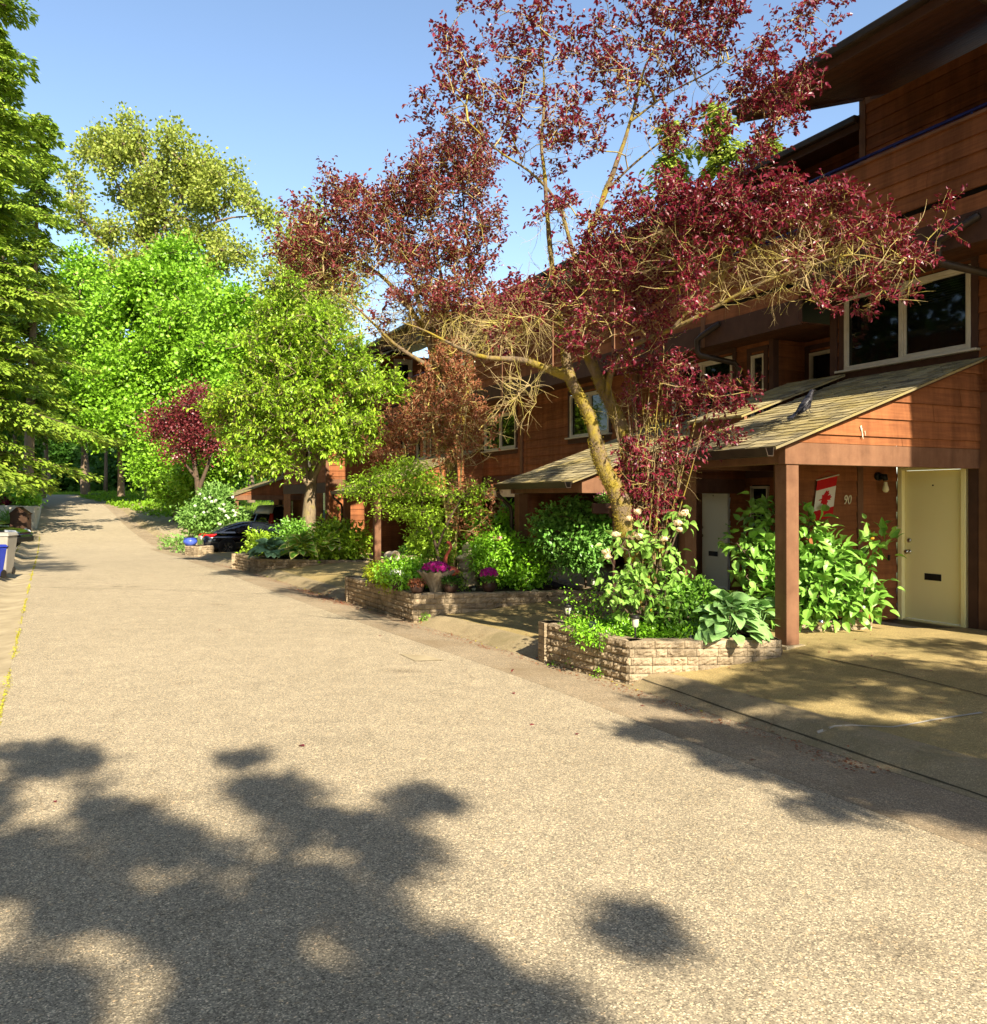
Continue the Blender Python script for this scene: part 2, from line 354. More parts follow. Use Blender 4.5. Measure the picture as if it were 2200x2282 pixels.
def strip(name, f0, f1, ys, nw, off, m, kind='structure', label=None):
    V = []; nw += 1
    for y in ys:
        x0, x1 = f0(y), f1(y)
        for i in range(nw):
            x = x0+(x1-x0)*i/(nw-1); V.append((x, y, G(x, y)+off))
    F = [(r*nw+i, r*nw+i+1, (r+1)*nw+i+1, (r+1)*nw+i) for r in range(len(ys)-1) for i in range(nw-1)]
    o = npmesh(name, np.array(V), np.array(F), np.random.default_rng(1).random(len(V)), m, smooth=True)
    o['kind'] = kind
    if label: o['label'] = label
    return o
YS = list(np.concatenate([np.arange(-40, -4, 3), np.arange(-4, 60, .5), np.arange(60, 101, 1.5)]))
def n(v): return v/.904
ti = np.concatenate([np.arange(-600, -90, 60), np.arange(-90, 80, 4.0), np.arange(80, 601, 65)])
tj = np.concatenate([np.arange(-60, 0, 10), np.arange(0, 130, 3.0), np.arange(130, 901, 70)])
V = [(x, y, G(x, y)-(.55 if y < 84 else .10)) for y in tj for x in ti]; k = len(ti)
F = [(r*k+i, r*k+i+1, (r+1)*k+i+1, (r+1)*k+i) for r in range(len(tj)-1) for i in range(k-1)]
o = npmesh('ground', np.array(V), np.array(F), np.zeros(len(V)), M['earth'], smooth=True); o['kind'] = 'structure'
strip('road', LEdge, lambda y: REdge(y)-n(.92), YS, 12, 0, M['road'])
strip('gutter_strip', lambda y: REdge(y)-n(.92), lambda y: REdge(y)-n(.03), YS, 6, .0015, M['gutter'])
strip('kerb_right', lambda y: REdge(y)-n(.03), lambda y: REdge(y)+n(.42), [y for y in YS if y < 70], 8, .003, M['kerb'])
strip('driveway_right', lambda y: REdge(y)+n(.42), lambda y: REdge(y)+n(9.5), [y for y in YS if y < 41], 24, 0, M['drive'])
strip('sidewalk_far', lambda y: REdge(y)+n(.42), lambda y: REdge(y)+n(2.3), [y for y in YS if 41 <= y < 75], 5, .0, M['slab'])
strip('kerb_left', lambda y: LEdge(y)-n(.82), LEdge, [y for y in YS if y < 75], 10, .002, M['slab'])
strip('driveway_left', lambda y: LEdge(y)-n(9), lambda y: LEdge(y)-n(.82), [y for y in YS if y < 47], 8, 0, M['road'])

M['joint'] = mat('joint', (.10, .08, .045), (.06, .05, .03), 20, 1)
M['pale'] = mat('pale', (.46, .42, .34), (.36, .32, .25), 9, .9)
gline('pavement_joint', [(1777, 1455), (1990, 1500), (2230, 1560)], .014, M['joint'])
gline('pavement_joint', [(1425, 1512), (1560, 1560), (1790, 1640), (2230, 1790)], .016, M['joint'])
gline('pavement_joint', [(940, 1376), (1130, 1372), (1350, 1362)], .02, M['joint'])
gline('chalk_streak', [(1822, 1634), (1900, 1618), (1990, 1622), (2080, 1606), (2190, 1590)], .035, M['pale'], .007)
gline('road_joint', [(20, 1310), (400, 1316), (700, 1330)], .02, M['joint'], .003)
for (a_, b_, c_, d_, mm, of) in (((890, 1458), (950, 1461), (990, 1472), (925, 1474), 'slab', .006), ((330, 1222), (440, 1226), (560, 1252), (500, 1262), 'gutter', .004), ((290, 1170), (318, 1176), (352, 1208), (335, 1206), 'gutter', .004)):
    P = [px2g(*q) for q in (a_, b_, c_, d_)]; V = []; k_ = 8
    for i in range(k_+1):
        for j in range(k_+1):
            u, v = i/k_, j/k_; q = (P[0]*(1-u)+P[1]*u)*(1-v)+(P[3]*(1-u)+P[2]*u)*v; V.append((q[0], q[1], G(*q)+of))
    o = npmesh('road_patch', np.array(V), np.array([(i*(k_+1)+j, i*(k_+1)+j+1, (i+1)*(k_+1)+j+1, (i+1)*(k_+1)+j) for i in range(k_) for j in range(k_)]), np.zeros(len(V)), M[mm]); o['kind'] = 'structure'

strip('verge', lambda y: REdge(y)+n(2.2), lambda y: REdge(y)+n(26), [y for y in YS if 40 <= y <= 90], 16, -.01, M['earth'])
strip('verge', lambda y: REdge(y)+n(.3), lambda y: REdge(y)+n(2.3), [y for y in YS if 70 <= y <= 92], 4, -.012, M['earth'])
strip('bank_left', lambda y: LEdge(y)-n(26), lambda y: LEdge(y)-n(.7), [y for y in YS if 46 <= y <= 92], 16, -.012, M['earth'])
# ------------------------------------------------------------------ leaves and growth
def T_leaf(fold=.12, droop=.15, w=.30):     # pointed oval, folded along the midrib
    v = [(0, 0, 0), (.5, 0, -.02), (1, 0, -droop), (.28, w*.85, fold*.8), (.68, w*.75, fold*.6), (.28, -w*.85, fold*.8), (.68, -w*.75, fold*.6)]
    f = [(0, 1, 3), (1, 4, 3), (1, 2, 4), (0, 5, 1), (1, 5, 6), (1, 6, 2)]
    e = [0, 0, .9, .9, .9, .9, .9]
    return np.array(v), np.array(f), np.array(e)
def T_dia(w=.32):
    return np.array([(0, 0, 0), (.5, w, .08), (1, 0, -.05), (.5, -w, .08)]), np.array([(0, 3, 1), (3, 2, 1)]), np.zeros(4)
def T_big(w=.42, n=7, droop=.35, cup=.14, heart=.0, ripple=.02):  # broad leaf grid: hosta, hydrangea, lilac
    v = []; e = []; m = 7
    for i in range(n+1):
        u = i/n; hw = w*(math.sin(math.pi*min(1, u**.72))**.8)*(1-.15*u)
        if i == 0: hw = w*.25*heart
        for j in range(m):
            t = j/(m-1)*2-1
            x = u - (abs(t)**2)*heart*.25*(1-u)
            v.append((x, t*hw, cup*(abs(t)**1.3)*math.sin(math.pi*min(1, u+.05)) - droop*u*u + (ripple*math.sin(9*u+2*abs(t)) if ripple else 0) + .12*math.sin(u*math.pi*.6)*.5))
            e.append(max(abs(t), u*.85 if u > .8 else 0))
    f = []
    for i in range(n):
        for j in range(m-1):
            a = i*m+j; f += [(a, a+1, a+m+1), (a, a+m+1, a+m)]
    return np.array(v), np.array(f), np.array(e)
def T_blade(): return np.array([(0, .04, 0), (0, -.04, 0), (.55, -.035, .05), (.55, .035, .05), (1, 0, -.05)]), np.array([(0, 1, 2), (0, 2, 3), (3, 2, 4)]), np.zeros(5)
def norm(v): return v/np.maximum(np.linalg.norm(v, axis=1, keepdims=True), 1e-9)
def scatter(T, pos, xd, zd, sc, rnd=None, rng=RNG):
    """instances of template T: x axis along xd, z axis near zd"""
    tv, tf, te = T; x = norm(xd); y = norm(np.cross(zd, x)); z = np.cross(x, y); N = len(pos)
    if np.isscalar(sc): sc = np.full(N, sc)
    P = pos[:, None, :] + sc[:, None, None]*(tv[None, :, 0:1]*x[:, None, :] + tv[None, :, 1:2]*y[:, None, :] + tv[None, :, 2:3]*z[:, None, :])
    F = (tf[None]+(np.arange(N)*len(tv))[:, None, None]).reshape(-1, 3)
    rnd = rng.random(N) if rnd is None else rnd
    return P.reshape(-1, 3), F, np.repeat(rnd, len(tv)), np.tile(te, N)
def rdir(n, rng=RNG): return norm(rng.normal(size=(n, 3)))
def join(parts):
    V = []; F = []; r = []; e = []; n_ = 0
    for p in parts:
        V.append(p[0]); F.append(p[1]+n_); r.append(p[2]); e.append(p[3]); n_ += len(p[0])
    return np.concatenate(V), np.concatenate(F), np.concatenate(r), np.concatenate(e)
def ell(L, rng=RNG, px=True):
    """list of (px,py,rpx,rpy,Y,dY,n) -> points inside ellipsoids at real depth"""
    out = []
    for (cx, cy, rx, ry, Y, dY, n_) in L:
        d = rdir(n_, rng)*(rng.random((n_, 1))**.42)
        c = at(cx, cy, Y)
        out.append(c+d*np.array([rx/FPX*Y, dY, ry/FPX*Y]))
    return np.concatenate(out)
def resample(pts, rad, step):
    P = [np.array(pts[0], float)]; Rr = [rad[0]]
    for i in range(len(pts)-1):
        a, b = np.array(pts[i], float), np.array(pts[i+1], float); k = max(1, int(np.linalg.norm(b-a)/step))
        for j in range(1, k+1): P.append(a+(b-a)*j/k); Rr.append(rad[i]+(rad[i+1]-rad[i])*j/k)
    return np.array(P), Rr
def smoothline(P, it=2):
    P = P.copy()
    for _ in range(it): P[1:-1] = (P[:-2]+2*P[1:-1]+P[2:])/4
    return P
def grow(limbs, pts, step=.25, jit=.06, sag=.0, alpha=.15, maxr=.05, minr=.004, pipe=.42, rng=RNG):
    """limbs [(pts, radii)]; pts attractors joined one by one to the growing skeleton. returns tube/frustum geometry"""
    P = []; par = []; ln = []; tubes = []
    for lp, lr in limbs:
        q, r = resample(lp, lr, step); q = q+rng.normal(size=q.shape)*jit*.35*np.minimum(1, np.arange(len(q))/4)[:, None]; q = smoothline(q)
        tubes.append((q, r)); base = len(P)
        for i in range(len(q)):
            P.append(q[i]); par.append(-1 if i == 0 else base+i-1); ln.append(.3*i*step if i > len(q)*.15 else 4)
    nl = len(P); cap = nl+int(len(pts)*14)+10
    A = np.zeros((cap, 3)); A[:nl] = P; Ln = np.full(cap, 0.); Ln[:nl] = ln; par = par+[0]*(cap-nl); n_ = nl
    D = np.array([np.min(np.sum((A[:nl]-q)**2, 1)) for q in pts]); order = np.argsort(D); tips = np.zeros(len(pts), int)
    for oi in order:
        q = pts[oi]; d = np.sqrt(np.sum((A[:n_]-q)**2, 1)) + alpha*Ln[:n_] + np.where(A[:n_, 2] > q[2]+.3, .6*(A[:n_, 2]-q[2]), 0)
        j = int(np.argmin(d)); a = A[j]; dist = np.linalg.norm(q-a); k = min(12, max(1, int(dist/step)))
        bow = np.array([0, 0, 1.])*dist*.10*(1 if sag == 0 else sag); prev = j
        off = rng.normal(size=3)*jit*min(1.5, dist)
        for s in range(1, k+1):
            if n_ >= cap: break
            t = s/k; p_ = a+(q-a)*t+(bow+off)*math.sin(math.pi*t)+(rng.normal(size=3)*jit*.5*step*2 if s < k else 0)
            A[n_] = p_; par[n_] = prev; Ln[n_] = Ln[j]+dist*t; prev = n_; n_ += 1
        tips[oi] = prev
    par = np.array(par[:n_]); A = A[:n_]; cnt = np.zeros(n_); cnt[tips] += 1
    for i in range(n_-1, nl-1, -1): cnt[par[i]] += cnt[i]
    idx = np.arange(nl, n_); r1 = np.clip(minr*np.maximum(cnt[idx], 1)**pipe, minr, maxr)
    pr = par[idx]; r0 = np.where(pr < nl, r1*1.15, np.clip(minr*np.maximum(cnt[pr], 1)**pipe, minr, maxr)); r0 = np.minimum(r0, r1*1.6)
    return tubes, A[pr], A[idx], r0, r1, A, par, tips
def frusta(p0, p1, r0, r1, k=4):
    d = norm(p1-p0); ref = np.where(np.abs(d[:, 2:3]) > .9, np.array([[1., 0, 0]]), np.array([[0, 0, 1.]])); x = norm(np.cross(d, ref)); y = np.cross(d, x)
    an = 2*np.pi*np.arange(k)/k; c, s = np.cos(an), np.sin(an); n_ = len(p0)
    ring = c[None, :, None]*x[:, None, :]+s[None, :, None]*y[:, None, :]
    V = np.concatenate([p0[:, None]+ring*r0[:, None, None], (p1+d*r1[:, None]*.3)[:, None]+ring*r1[:, None, None]], 1).reshape(-1, 3)
    b = (np.arange(n_)*2*k)[:, None, None]; j = np.arange(k); f = np.stack([j, (j+1) % k, (j+1) % k+k, j+k], 1)[None]
    return V, (b+f).reshape(-1, 4)
def wood(name, g, m, parent, sides=9, k=4):
    tubes, p0, p1, r0, r1 = g[:5]; V, F = frusta(p0, p1, r0, r1, k) if len(p0) else (np.zeros((0, 3)), np.zeros((0, 4), int))
    Vs = [V]; Fs = [F]; n_ = len(V)
    for q, r in tubes:
        t = MB(); rr = [x*(1+.10*random.uniform(-1, 1)) for x in r]; t.tube(q, rr, sides, False); Vs.append(np.array(t.v)); Fs.append(np.array(t.f)+n_); n_ += len(t.v)
    V = np.concatenate(Vs); return npmesh(name, V, np.concatenate(Fs), np.zeros(len(V)), m, parent, True)
def leaves_at(c, per, spread, size, T, up=.6, down=0, sizevar=.35, out=None, rng=RNG, flat=1.0):
    n_ = len(c); cc = np.repeat(c, per, 0); N = len(cc)
    o = rng.normal(size=(N, 3))*spread*np.array([1, 1, flat]); xd = norm(o)*.8+rdir(N, rng)*.7+np.array([0, 0, -down]); zd = rdir(N, rng)+np.array([0, 0, up])*1.6
    rn = np.clip(np.repeat(rng.random(n_), per)*.45+rng.random(N)*.55, 0, 1)
    return scatter(T, cc+o, xd, zd, size*(1+sizevar*rng.uniform(-1, 1, N)), rn)
def tree(name, label, cat, base, limbs, pts, leaf, per, spread, size, T=None, bark_='b_grey', group=None, step=.25, jit=.06, minr=.004, maxr=.05, bare=None,
         up=.6, down=0, twig=None, seed=1, sides=9, crown='crown', trunk='trunk', extra=None, alpha=.15, k=4, sag=0, pipe=.42, flat=1.0, sprig=None):
    rng = np.random.default_rng(seed); t = thing(name, label, cat, tuple(base), group)
    allp = pts if bare is None else np.concatenate([pts, bare])
    g = grow(limbs, allp, step, jit, sag, alpha, maxr, minr, pipe, rng)
    if twig:
        wood(trunk, (g[0], g[1][:0], g[2][:0], g[3][:0], g[4][:0]), M[bark_], t, sides); wood('twigs', ([],)+g[1:5], M[twig], t, sides, k)
    else: wood(trunk, g, M[bark_], t, sides, k)
    if sprig:
        ns, SL_, nl_ = sprig; c = np.repeat(pts, ns, 0); N = len(c); ax = np.array(base)+np.array([0, 0, (pts[:, 2].max()-base[2])*.35])
        d = norm(norm(c-ax)*.55+rdir(N, rng)*.9+np.array([0, 0, .25])); ln = SL_*rng.uniform(.5, 1.3, N); bend = rdir(N, rng)*.35+np.array([0, 0, .1]); d2 = norm(d+bend)
        c = c+rng.normal(size=c.shape)*SL_*.18; m1 = c+d*(ln*.5)[:, None]; e1 = m1+d2*(ln*.5)[:, None]; o_ = np.full(N, minr*.62)
        Vf, Ff = frusta(np.concatenate([c, m1]), np.concatenate([m1, e1]), np.concatenate([o_, o_*.8]), np.concatenate([o_*.8, o_*.45]), 3); npmesh('twiglets', Vf, Ff, np.zeros(len(Vf)), M[twig or bark_], t, True)
        f = np.tile((np.arange(nl_)+.9)/nl_, N)*rng.uniform(.85, 1.08, N*nl_); cc = np.repeat(c, nl_, 0); dd = np.repeat(d, nl_, 0); dd2 = np.repeat(d2, nl_, 0); LL = np.repeat(ln, nl_)
        f_ = np.minimum(f, .5)*LL; g_ = np.maximum(f-.5, 0)*LL; pp = cc+dd*f_[:, None]+dd2*g_[:, None]
        sd = norm(np.cross(dd, rdir(N*nl_, rng))); xd = dd*.7+sd*.8+np.array([0, 0, -down*.6]); zd = rdir(N*nl_, rng)*.7+np.array([0, 0, up*1.4+.3])
        rn = np.clip(np.repeat(rng.random(N), nl_)*.6+rng.random(N*nl_)*.4, 0, 1)
        V, F, r, e = scatter(T or T_dia(), pp, xd, zd, size*rng.uniform(.6, 1.2, N*nl_), rn, rng); npmesh(crown, V, F, r, M[leaf], t, False, e)
        return t, g
    P = [leaves_at(pts, per, spread, size, T or T_dia(), up, down, rng=rng, flat=flat)]
    V, F, r, e = join(P); npmesh(crown, V, F, r, M[leaf], t, False, e)
    return t, g
def tangle(t, g, ells, n_, m, seed, L=.5, r=.0035, nseg=7, up=.1):
    """bare curving twigs that start on the grown skeleton inside the given ellipsoids"""
    rng = np.random.default_rng(seed); A = g[5]; tot = sum(e[-1] for e in ells); C = ell([e[:-1]+(max(1, int(n_*e[-1]/tot)),) for e in ells], rng); p0 = []; p1 = []; r0 = []; r1 = []
    def walk(p, d, L_, r_, k, lev):
        cur = norm(rdir(1, rng))[0]*.35+np.array([0, 0, up*rng.uniform(-1, 1.6)])
        for s in range(k):
            if rng.random() < .3: cur = rdir(1, rng)[0]*.45
            d = d+cur*.5; d = d/np.linalg.norm(d); q = p+d*L_/k; a = r_*(1-.75*s/k); b = r_*(1-.75*(s+1)/k); p0.append(p); p1.append(q); r0.append(a); r1.append(b); p = q
            if lev and rng.random() < .38: walk(p, norm((d+rdir(1, rng)[0]*.9)[None])[0], L_*rng.uniform(.2, .5), b*.8, 4, 0)
    for c in C:
        j = int(np.argmin(np.sum((A-c)**2, 1))); s = A[j]
        d = c-s; nn = np.linalg.norm(d); d = d/nn if nn > .02 else rdir(1, rng)[0]; walk(s, norm((d+rdir(1, rng)[0]*.5)[None])[0], max(nn*1.3, L*rng.uniform(.4, 1.2)), r*rng.uniform(.7, 1.2), nseg, 1)
    V, F = frusta(np.array(p0), np.array(p1), np.array(r0), np.array(r1), 3); npmesh('bare_twigs', V, F, np.zeros(len(V)), M[m], t, True)
def lumps(L, rng, per=9, k=.34):
    out = []
    for (cx, cy, rx, ry, Y, dY, n_) in L:
        m_ = max(2, n_//per); d = rdir(m_, rng)*(.35+.65*rng.random((m_, 1))**.5); sc = np.array([rx/FPX*Y, dY*.8, ry/FPX*Y]); c = at(cx, cy, Y)+d*sc
        r = sc.mean()*k*rng.uniform(.5, 1.3, m_); idx = rng.integers(m_, size=n_); out.append(c[idx]+rdir(n_, rng)*(r[idx]*rng.random(n_)**.4)[:, None]*np.array([1.15, 1.15, .75]))
    return np.concatenate(out)
# ------------------------------------------------------------------ the row of houses
def FB(B): return lambda s, d, z: W(s, B-d, z)            # wall parallel to the road, d outwards (towards the road)
def FA(A): return lambda s, d, z: W(A-d, s, z)            # wall facing back along the road, s = b, d outwards
def siding(mb, F, s0, s1, z0, z1, holes=(), h=.212, zref=0.08, lip=.022, top=None, rng=random):
    """lap boards; each course leans out at its foot. top: function s -> roof height (rising with s)"""
    k0 = int(math.floor((z0-zref)/h))-1; k = k0
    while zref+k*h < z1:
        zb, zt = zref+k*h, zref+(k+1)*h; k += 1
        cuts = sorted({max(zb, z0), min(zt, z1)} | {z for hh in holes for z in hh[2:] if zb < z < zt})
        cuts = [c for c in cuts if z0-1e-6 <= c <= z1+1e-6]
        for c0, c1 in zip(cuts[:-1], cuts[1:]):
            if c1-c0 < 1e-4: continue
            seg = [(s0, s1)]
            for a, b, u, v in holes:
                if u < (c0+c1)/2 < v: seg = [q for p in seg for q in ((p[0], min(p[1], a)), (max(p[0], b), p[1])) if q[1]-q[0] > 1e-3]
            o0 = lip*(1-(c0-zb)/h); o1 = lip*(1-(c1-zb)/h)
            for a, b in seg:
                js = [a]; x = a+rng.uniform(1.2, 3.8)
                while x < b-.4: js.append(x); x += rng.uniform(2.4, 3.8)
                js.append(b)
                for u, v in zip(js[:-1], js[1:]):
                    w_ = rng.uniform(-.0015, .0015); v2 = v-.0035; r = rng.random()
                    if top:
                        tb, tt = top(c0), top(c1)      # s where the roof passes c0 and c1
                        a0, a1 = max(u, tb), max(u, tt)
                        if a0 >= v2: continue
                        if a1 >= v2: mb.add([F(a0, o0+w_, c0), F(v2, o0+w_, c0), F(v2, o1+w_, c0+(c1-c0)*(v2-tb)/(tt-tb))], [(0, 1, 2)], r)
                        else: mb.add([F(a0, o0+w_, c0), F(v2, o0+w_, c0), F(v2, o1+w_, c1), F(a1, o1+w_, c1)], [(0, 1, 2, 3)], r)
                    else: mb.add([F(u, o0+w_, c0), F(v2, o0+w_, c0), F(v2, o1+w_, c1), F(u, o1+w_, c1)], [(0, 1, 2, 3)], r)
                if abs(c0-zb) < 1e-5:
                    aa = max(a, top(c0)) if top else a
                    if aa < b: mb.add([F(aa, -.002, c0+.001), F(b, -.002, c0+.001), F(b, lip, c0), F(aa, lip, c0)], [(0, 1, 2, 3)], .0)
    # closing sheet behind the boards
    if not top and not holes: mb.add([F(s0, -.012, z0), F(s1, -.012, z0), F(s1, -.012, z1), F(s0, -.012, z1)], [(0, 1, 2, 3)])
    elif not top:
        xs = sorted({s0, s1} | {min(max(q, s0), s1) for hh in holes for q in hh[:2]}); zs = sorted({z0, z1} | {min(max(q, z0), z1) for hh in holes for q in hh[2:]})
        for u, v in zip(xs[:-1], xs[1:]):
            for p_, q_ in zip(zs[:-1], zs[1:]):
                if not any(a < (u+v)/2 < b and c < (p_+q_)/2 < d for a, b, c, d in holes): mb.add([F(u, -.012, p_), F(v, -.012, p_), F(v, -.012, q_), F(u, -.012, q_)], [(0, 1, 2, 3)])
def wall(parent, F, s0, s1, z0, z1, holes=(), name='wall', m='siding'):
    mb = MB(); siding(mb, F, s0, s1, z0, z1, holes); return mb.build(name, M[m], parent)
def window(parent, F, s0, s1, z0, z1, mull=(.5,), blind=None, trim='frame', fr=.055, curtain=False, sill=True, label=None):
    f = MB(); a = fr
    f.fbox(F, s0, s1, -.02, .035, z1-a, z1); f.fbox(F, s0, s1, -.02, .035, z0, z0+a); f.fbox(F, s0, s0+a, -.02, .033, z0+a, z1-a); f.fbox(F, s1-a, s1, -.02, .033, z0+a, z1-a)
    for q in mull: x = s0+(s1-s0)*q; f.fbox(F, x-a*.55, x+a*.55, -.03, .022, z0+a, z1-a)
    # second inner sash
    xs = [s0]+[s0+(s1-s0)*q for q in mull]+[s1]; i = 0
    f.fbox(F, xs[i]+a, xs[i]+a*1.6, -.04, .006, z0+a, z1-a); f.fbox(F, xs[i+1]-a*1.2, xs[i+1]-a*.6, -.04, .006, z0+a, z1-a)
    f.fbox(F, xs[i]+a, xs[i+1]-a, -.04, .005, z0+a, z0+a*1.5); f.fbox(F, xs[i]+a, xs[i+1]-a, -.04, .005, z1-a*1.5, z1-a)
    w_ = f.build('window', M[trim], parent, bevel=.004)
    if label: w_['label'] = label
    g = MB()
    for u, v in zip(xs[:-1], xs[1:]): g.fbox(F, u+a*.4, v-a*.4, -.03, -.024, z0+a*.5, z1-a*.5)
    g.build('pane', M['glass'], w_)
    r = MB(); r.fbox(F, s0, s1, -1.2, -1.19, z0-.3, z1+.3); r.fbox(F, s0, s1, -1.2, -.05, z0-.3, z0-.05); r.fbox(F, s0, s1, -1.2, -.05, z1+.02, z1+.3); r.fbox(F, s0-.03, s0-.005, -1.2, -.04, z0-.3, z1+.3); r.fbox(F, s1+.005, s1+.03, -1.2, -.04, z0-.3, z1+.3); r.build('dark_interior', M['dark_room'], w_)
    if curtain:
        c = MB(); n_ = 40; q = s0+(s1-s0)*curtain
        vs = [F(s0+(q-s0)*i/n_, -.10+.02*math.sin(i*1.9), z) for z in (z0, z1) for i in range(n_+1)]
        c.add(vs, [(i, i+1, n_+2+i, n_+1+i) for i in range(n_)]); c.build('curtain', M['curtain'], w_, True)
    if blind:
        c = MB(); z = z1-a
        u, v, zz = blind
        while z > zz: c.fbox(F, u, v, -.11, -.075, z-.022, z-.014); z -= .034
        c.build('blind', M['blind'], w_)
    if sill:
        s = MB(); s.fbox(F, s0-.12, s1+.12, 0.0, .10, z0-.035, z0-.003); s.build('sill', M['frame'], w_, bevel=.004)
        s = MB(); s.fbox(F, s0-.10, s0-.003, 0.001, .03, z0, z1+.05); s.fbox(F, s1+.003, s1+.10, 0.001, .03, z0, z1+.05); s.fbox(F, s0-.10, s1+.10, .002, .032, z1+.053, z1+.13); s.fbox(F, s0-.1, s1+.1, .002, .026, z0-.15, z0-.038); s.build('casing', M['fascia'], w_, bevel=.004)
    return w_
def door(parent, F, s0, s1, z0, z1, knob_high=True, m='door', label=None):
    a = .07; f = MB()
    f.fbox(F, s0, s0+a, -.06, .045, z0, z1); f.fbox(F, s1-a, s1, -.06, .045, z0, z1); f.fbox(F, s0+a, s1-a, -.06, .043, z1-a, z1); f.fbox(F, s0+a, s1-a, -.06, .03, z0, z0+.03)
    d = f.build('door_frame', M[m], parent, bevel=.006)
    l = MB(); l.fbox(F, s0+a+.005, s1-a-.005, -.05, -.012, z0+.035, z1-a-.005); d2 = l.build('door', M[m], parent, bevel=.004)
    if label: d2['label'] = label
    k = s1-a-.075 if knob_high else s0+a+.075; zz = z0+.95
    kb = MB()
    def disc(s, z, r, d0, d1): kb.tube([F(s, d0, z), F(s, d1, z)], [r, r], 16)
    disc(k, zz, .032, -.012, .0); disc(k, zz, .013, 0, .03)
    kb.tube([F(k, .028, zz), F(k, .04, zz), F(k, .06, zz), F(k, .072, zz)], [.018, .03, .03, .014], 16)
    kb.build('handle', M['chrome'], d2, True)
    kb = MB(); kb.tube([F(k, -.012, zz+.155), F(k, .006, zz+.155), F(k, .016, zz+.155)], [.033, .033, .024], 16); kb.build('deadbolt', M['chrome'], d2, True)
    c = (s0+s1)/2
    q = MB(); q.fbox(F, c-.125, c+.125, -.014, -.004, z0+.58, z0+.67); q.build('mail_slot', M['black'], d2, bevel=.003)
    q = MB(); q.tube([F(c, -.012, z1-.28), F(c, -.006, z1-.28)], [.011, .011], 12); q.build('peephole', M['black'], d2)
    return d2
def shingles(parent, P, s0, s1, t0, t1, name='roof', cor=.15, tab=.26, th=.007):
    """P(s,t,lift) -> world; t runs up the slope"""
    mb = MB(); rng = random.Random(int(s0*100+7)); t = t0; k = 0
    while t < t1:
        tt = min(t+cor, t1); x = s0-rng.random()*tab; k += 1
        while x < s1:
            w_ = tab*rng.uniform(.75, 1.25); a, b = max(x, s0), min(x+w_-.014, s1); x += w_
            if b-a < .01: continue
            dt = rng.uniform(-.018, .018); l = rng.uniform(0, .009)
            u = t+dt
            mb.add([P(a, u, th+l), P(b, u, th+l), P(b, tt+.01, l*.3+.002), P(a, tt+.01, l*.3+.002), P(a, u, -.004), P(b, u, -.004)], [(0, 1, 2, 3), (4, 5, 1, 0)], rng.random())
        t = tt
    mb.add([P(s0, t0, -.002), P(s1, t0, -.002), P(s1, t1, -.002), P(s0, t1, -.002), P(s0, t0, -.03), P(s1, t0, -.03), P(s1, t1, -.03), P(s0, t1, -.03)], [(0, 1, 2, 3), (7, 6, 5, 4), (0, 4, 5, 1), (1, 5, 6, 2), (2, 6, 7, 3), (3, 7, 4, 0)], .3)
    return mb.build(name, M['shingle'], parent)
def post(parent, a, b, z0, z1, w_=.185, lab=None):
    mb = MB(); h = w_/2; lean = random.uniform(-.008, .008)
    mb.box8([W(a+x, b+y, z) if z == z0 else W(a+x*.98+lean, b+y*.98+lean*.5, z) for z in (z0, z1) for x, y in ((-h, -h), (-h, h), (h, h), (h, -h))])
    o = mb.build('post', M['trim'], parent, bevel=.008)
    c = MB(); c.box8([W(a+x, b+y, z) for z in (z0-.25, z0+.003) for x, y in ((-h-.05, -h-.05), (-h-.05, h+.05), (h+.05, h+.05), (h+.05, -h-.05))]); c.build('post_footing', M['slab'], o, bevel=.01)
    return o
SL = .35
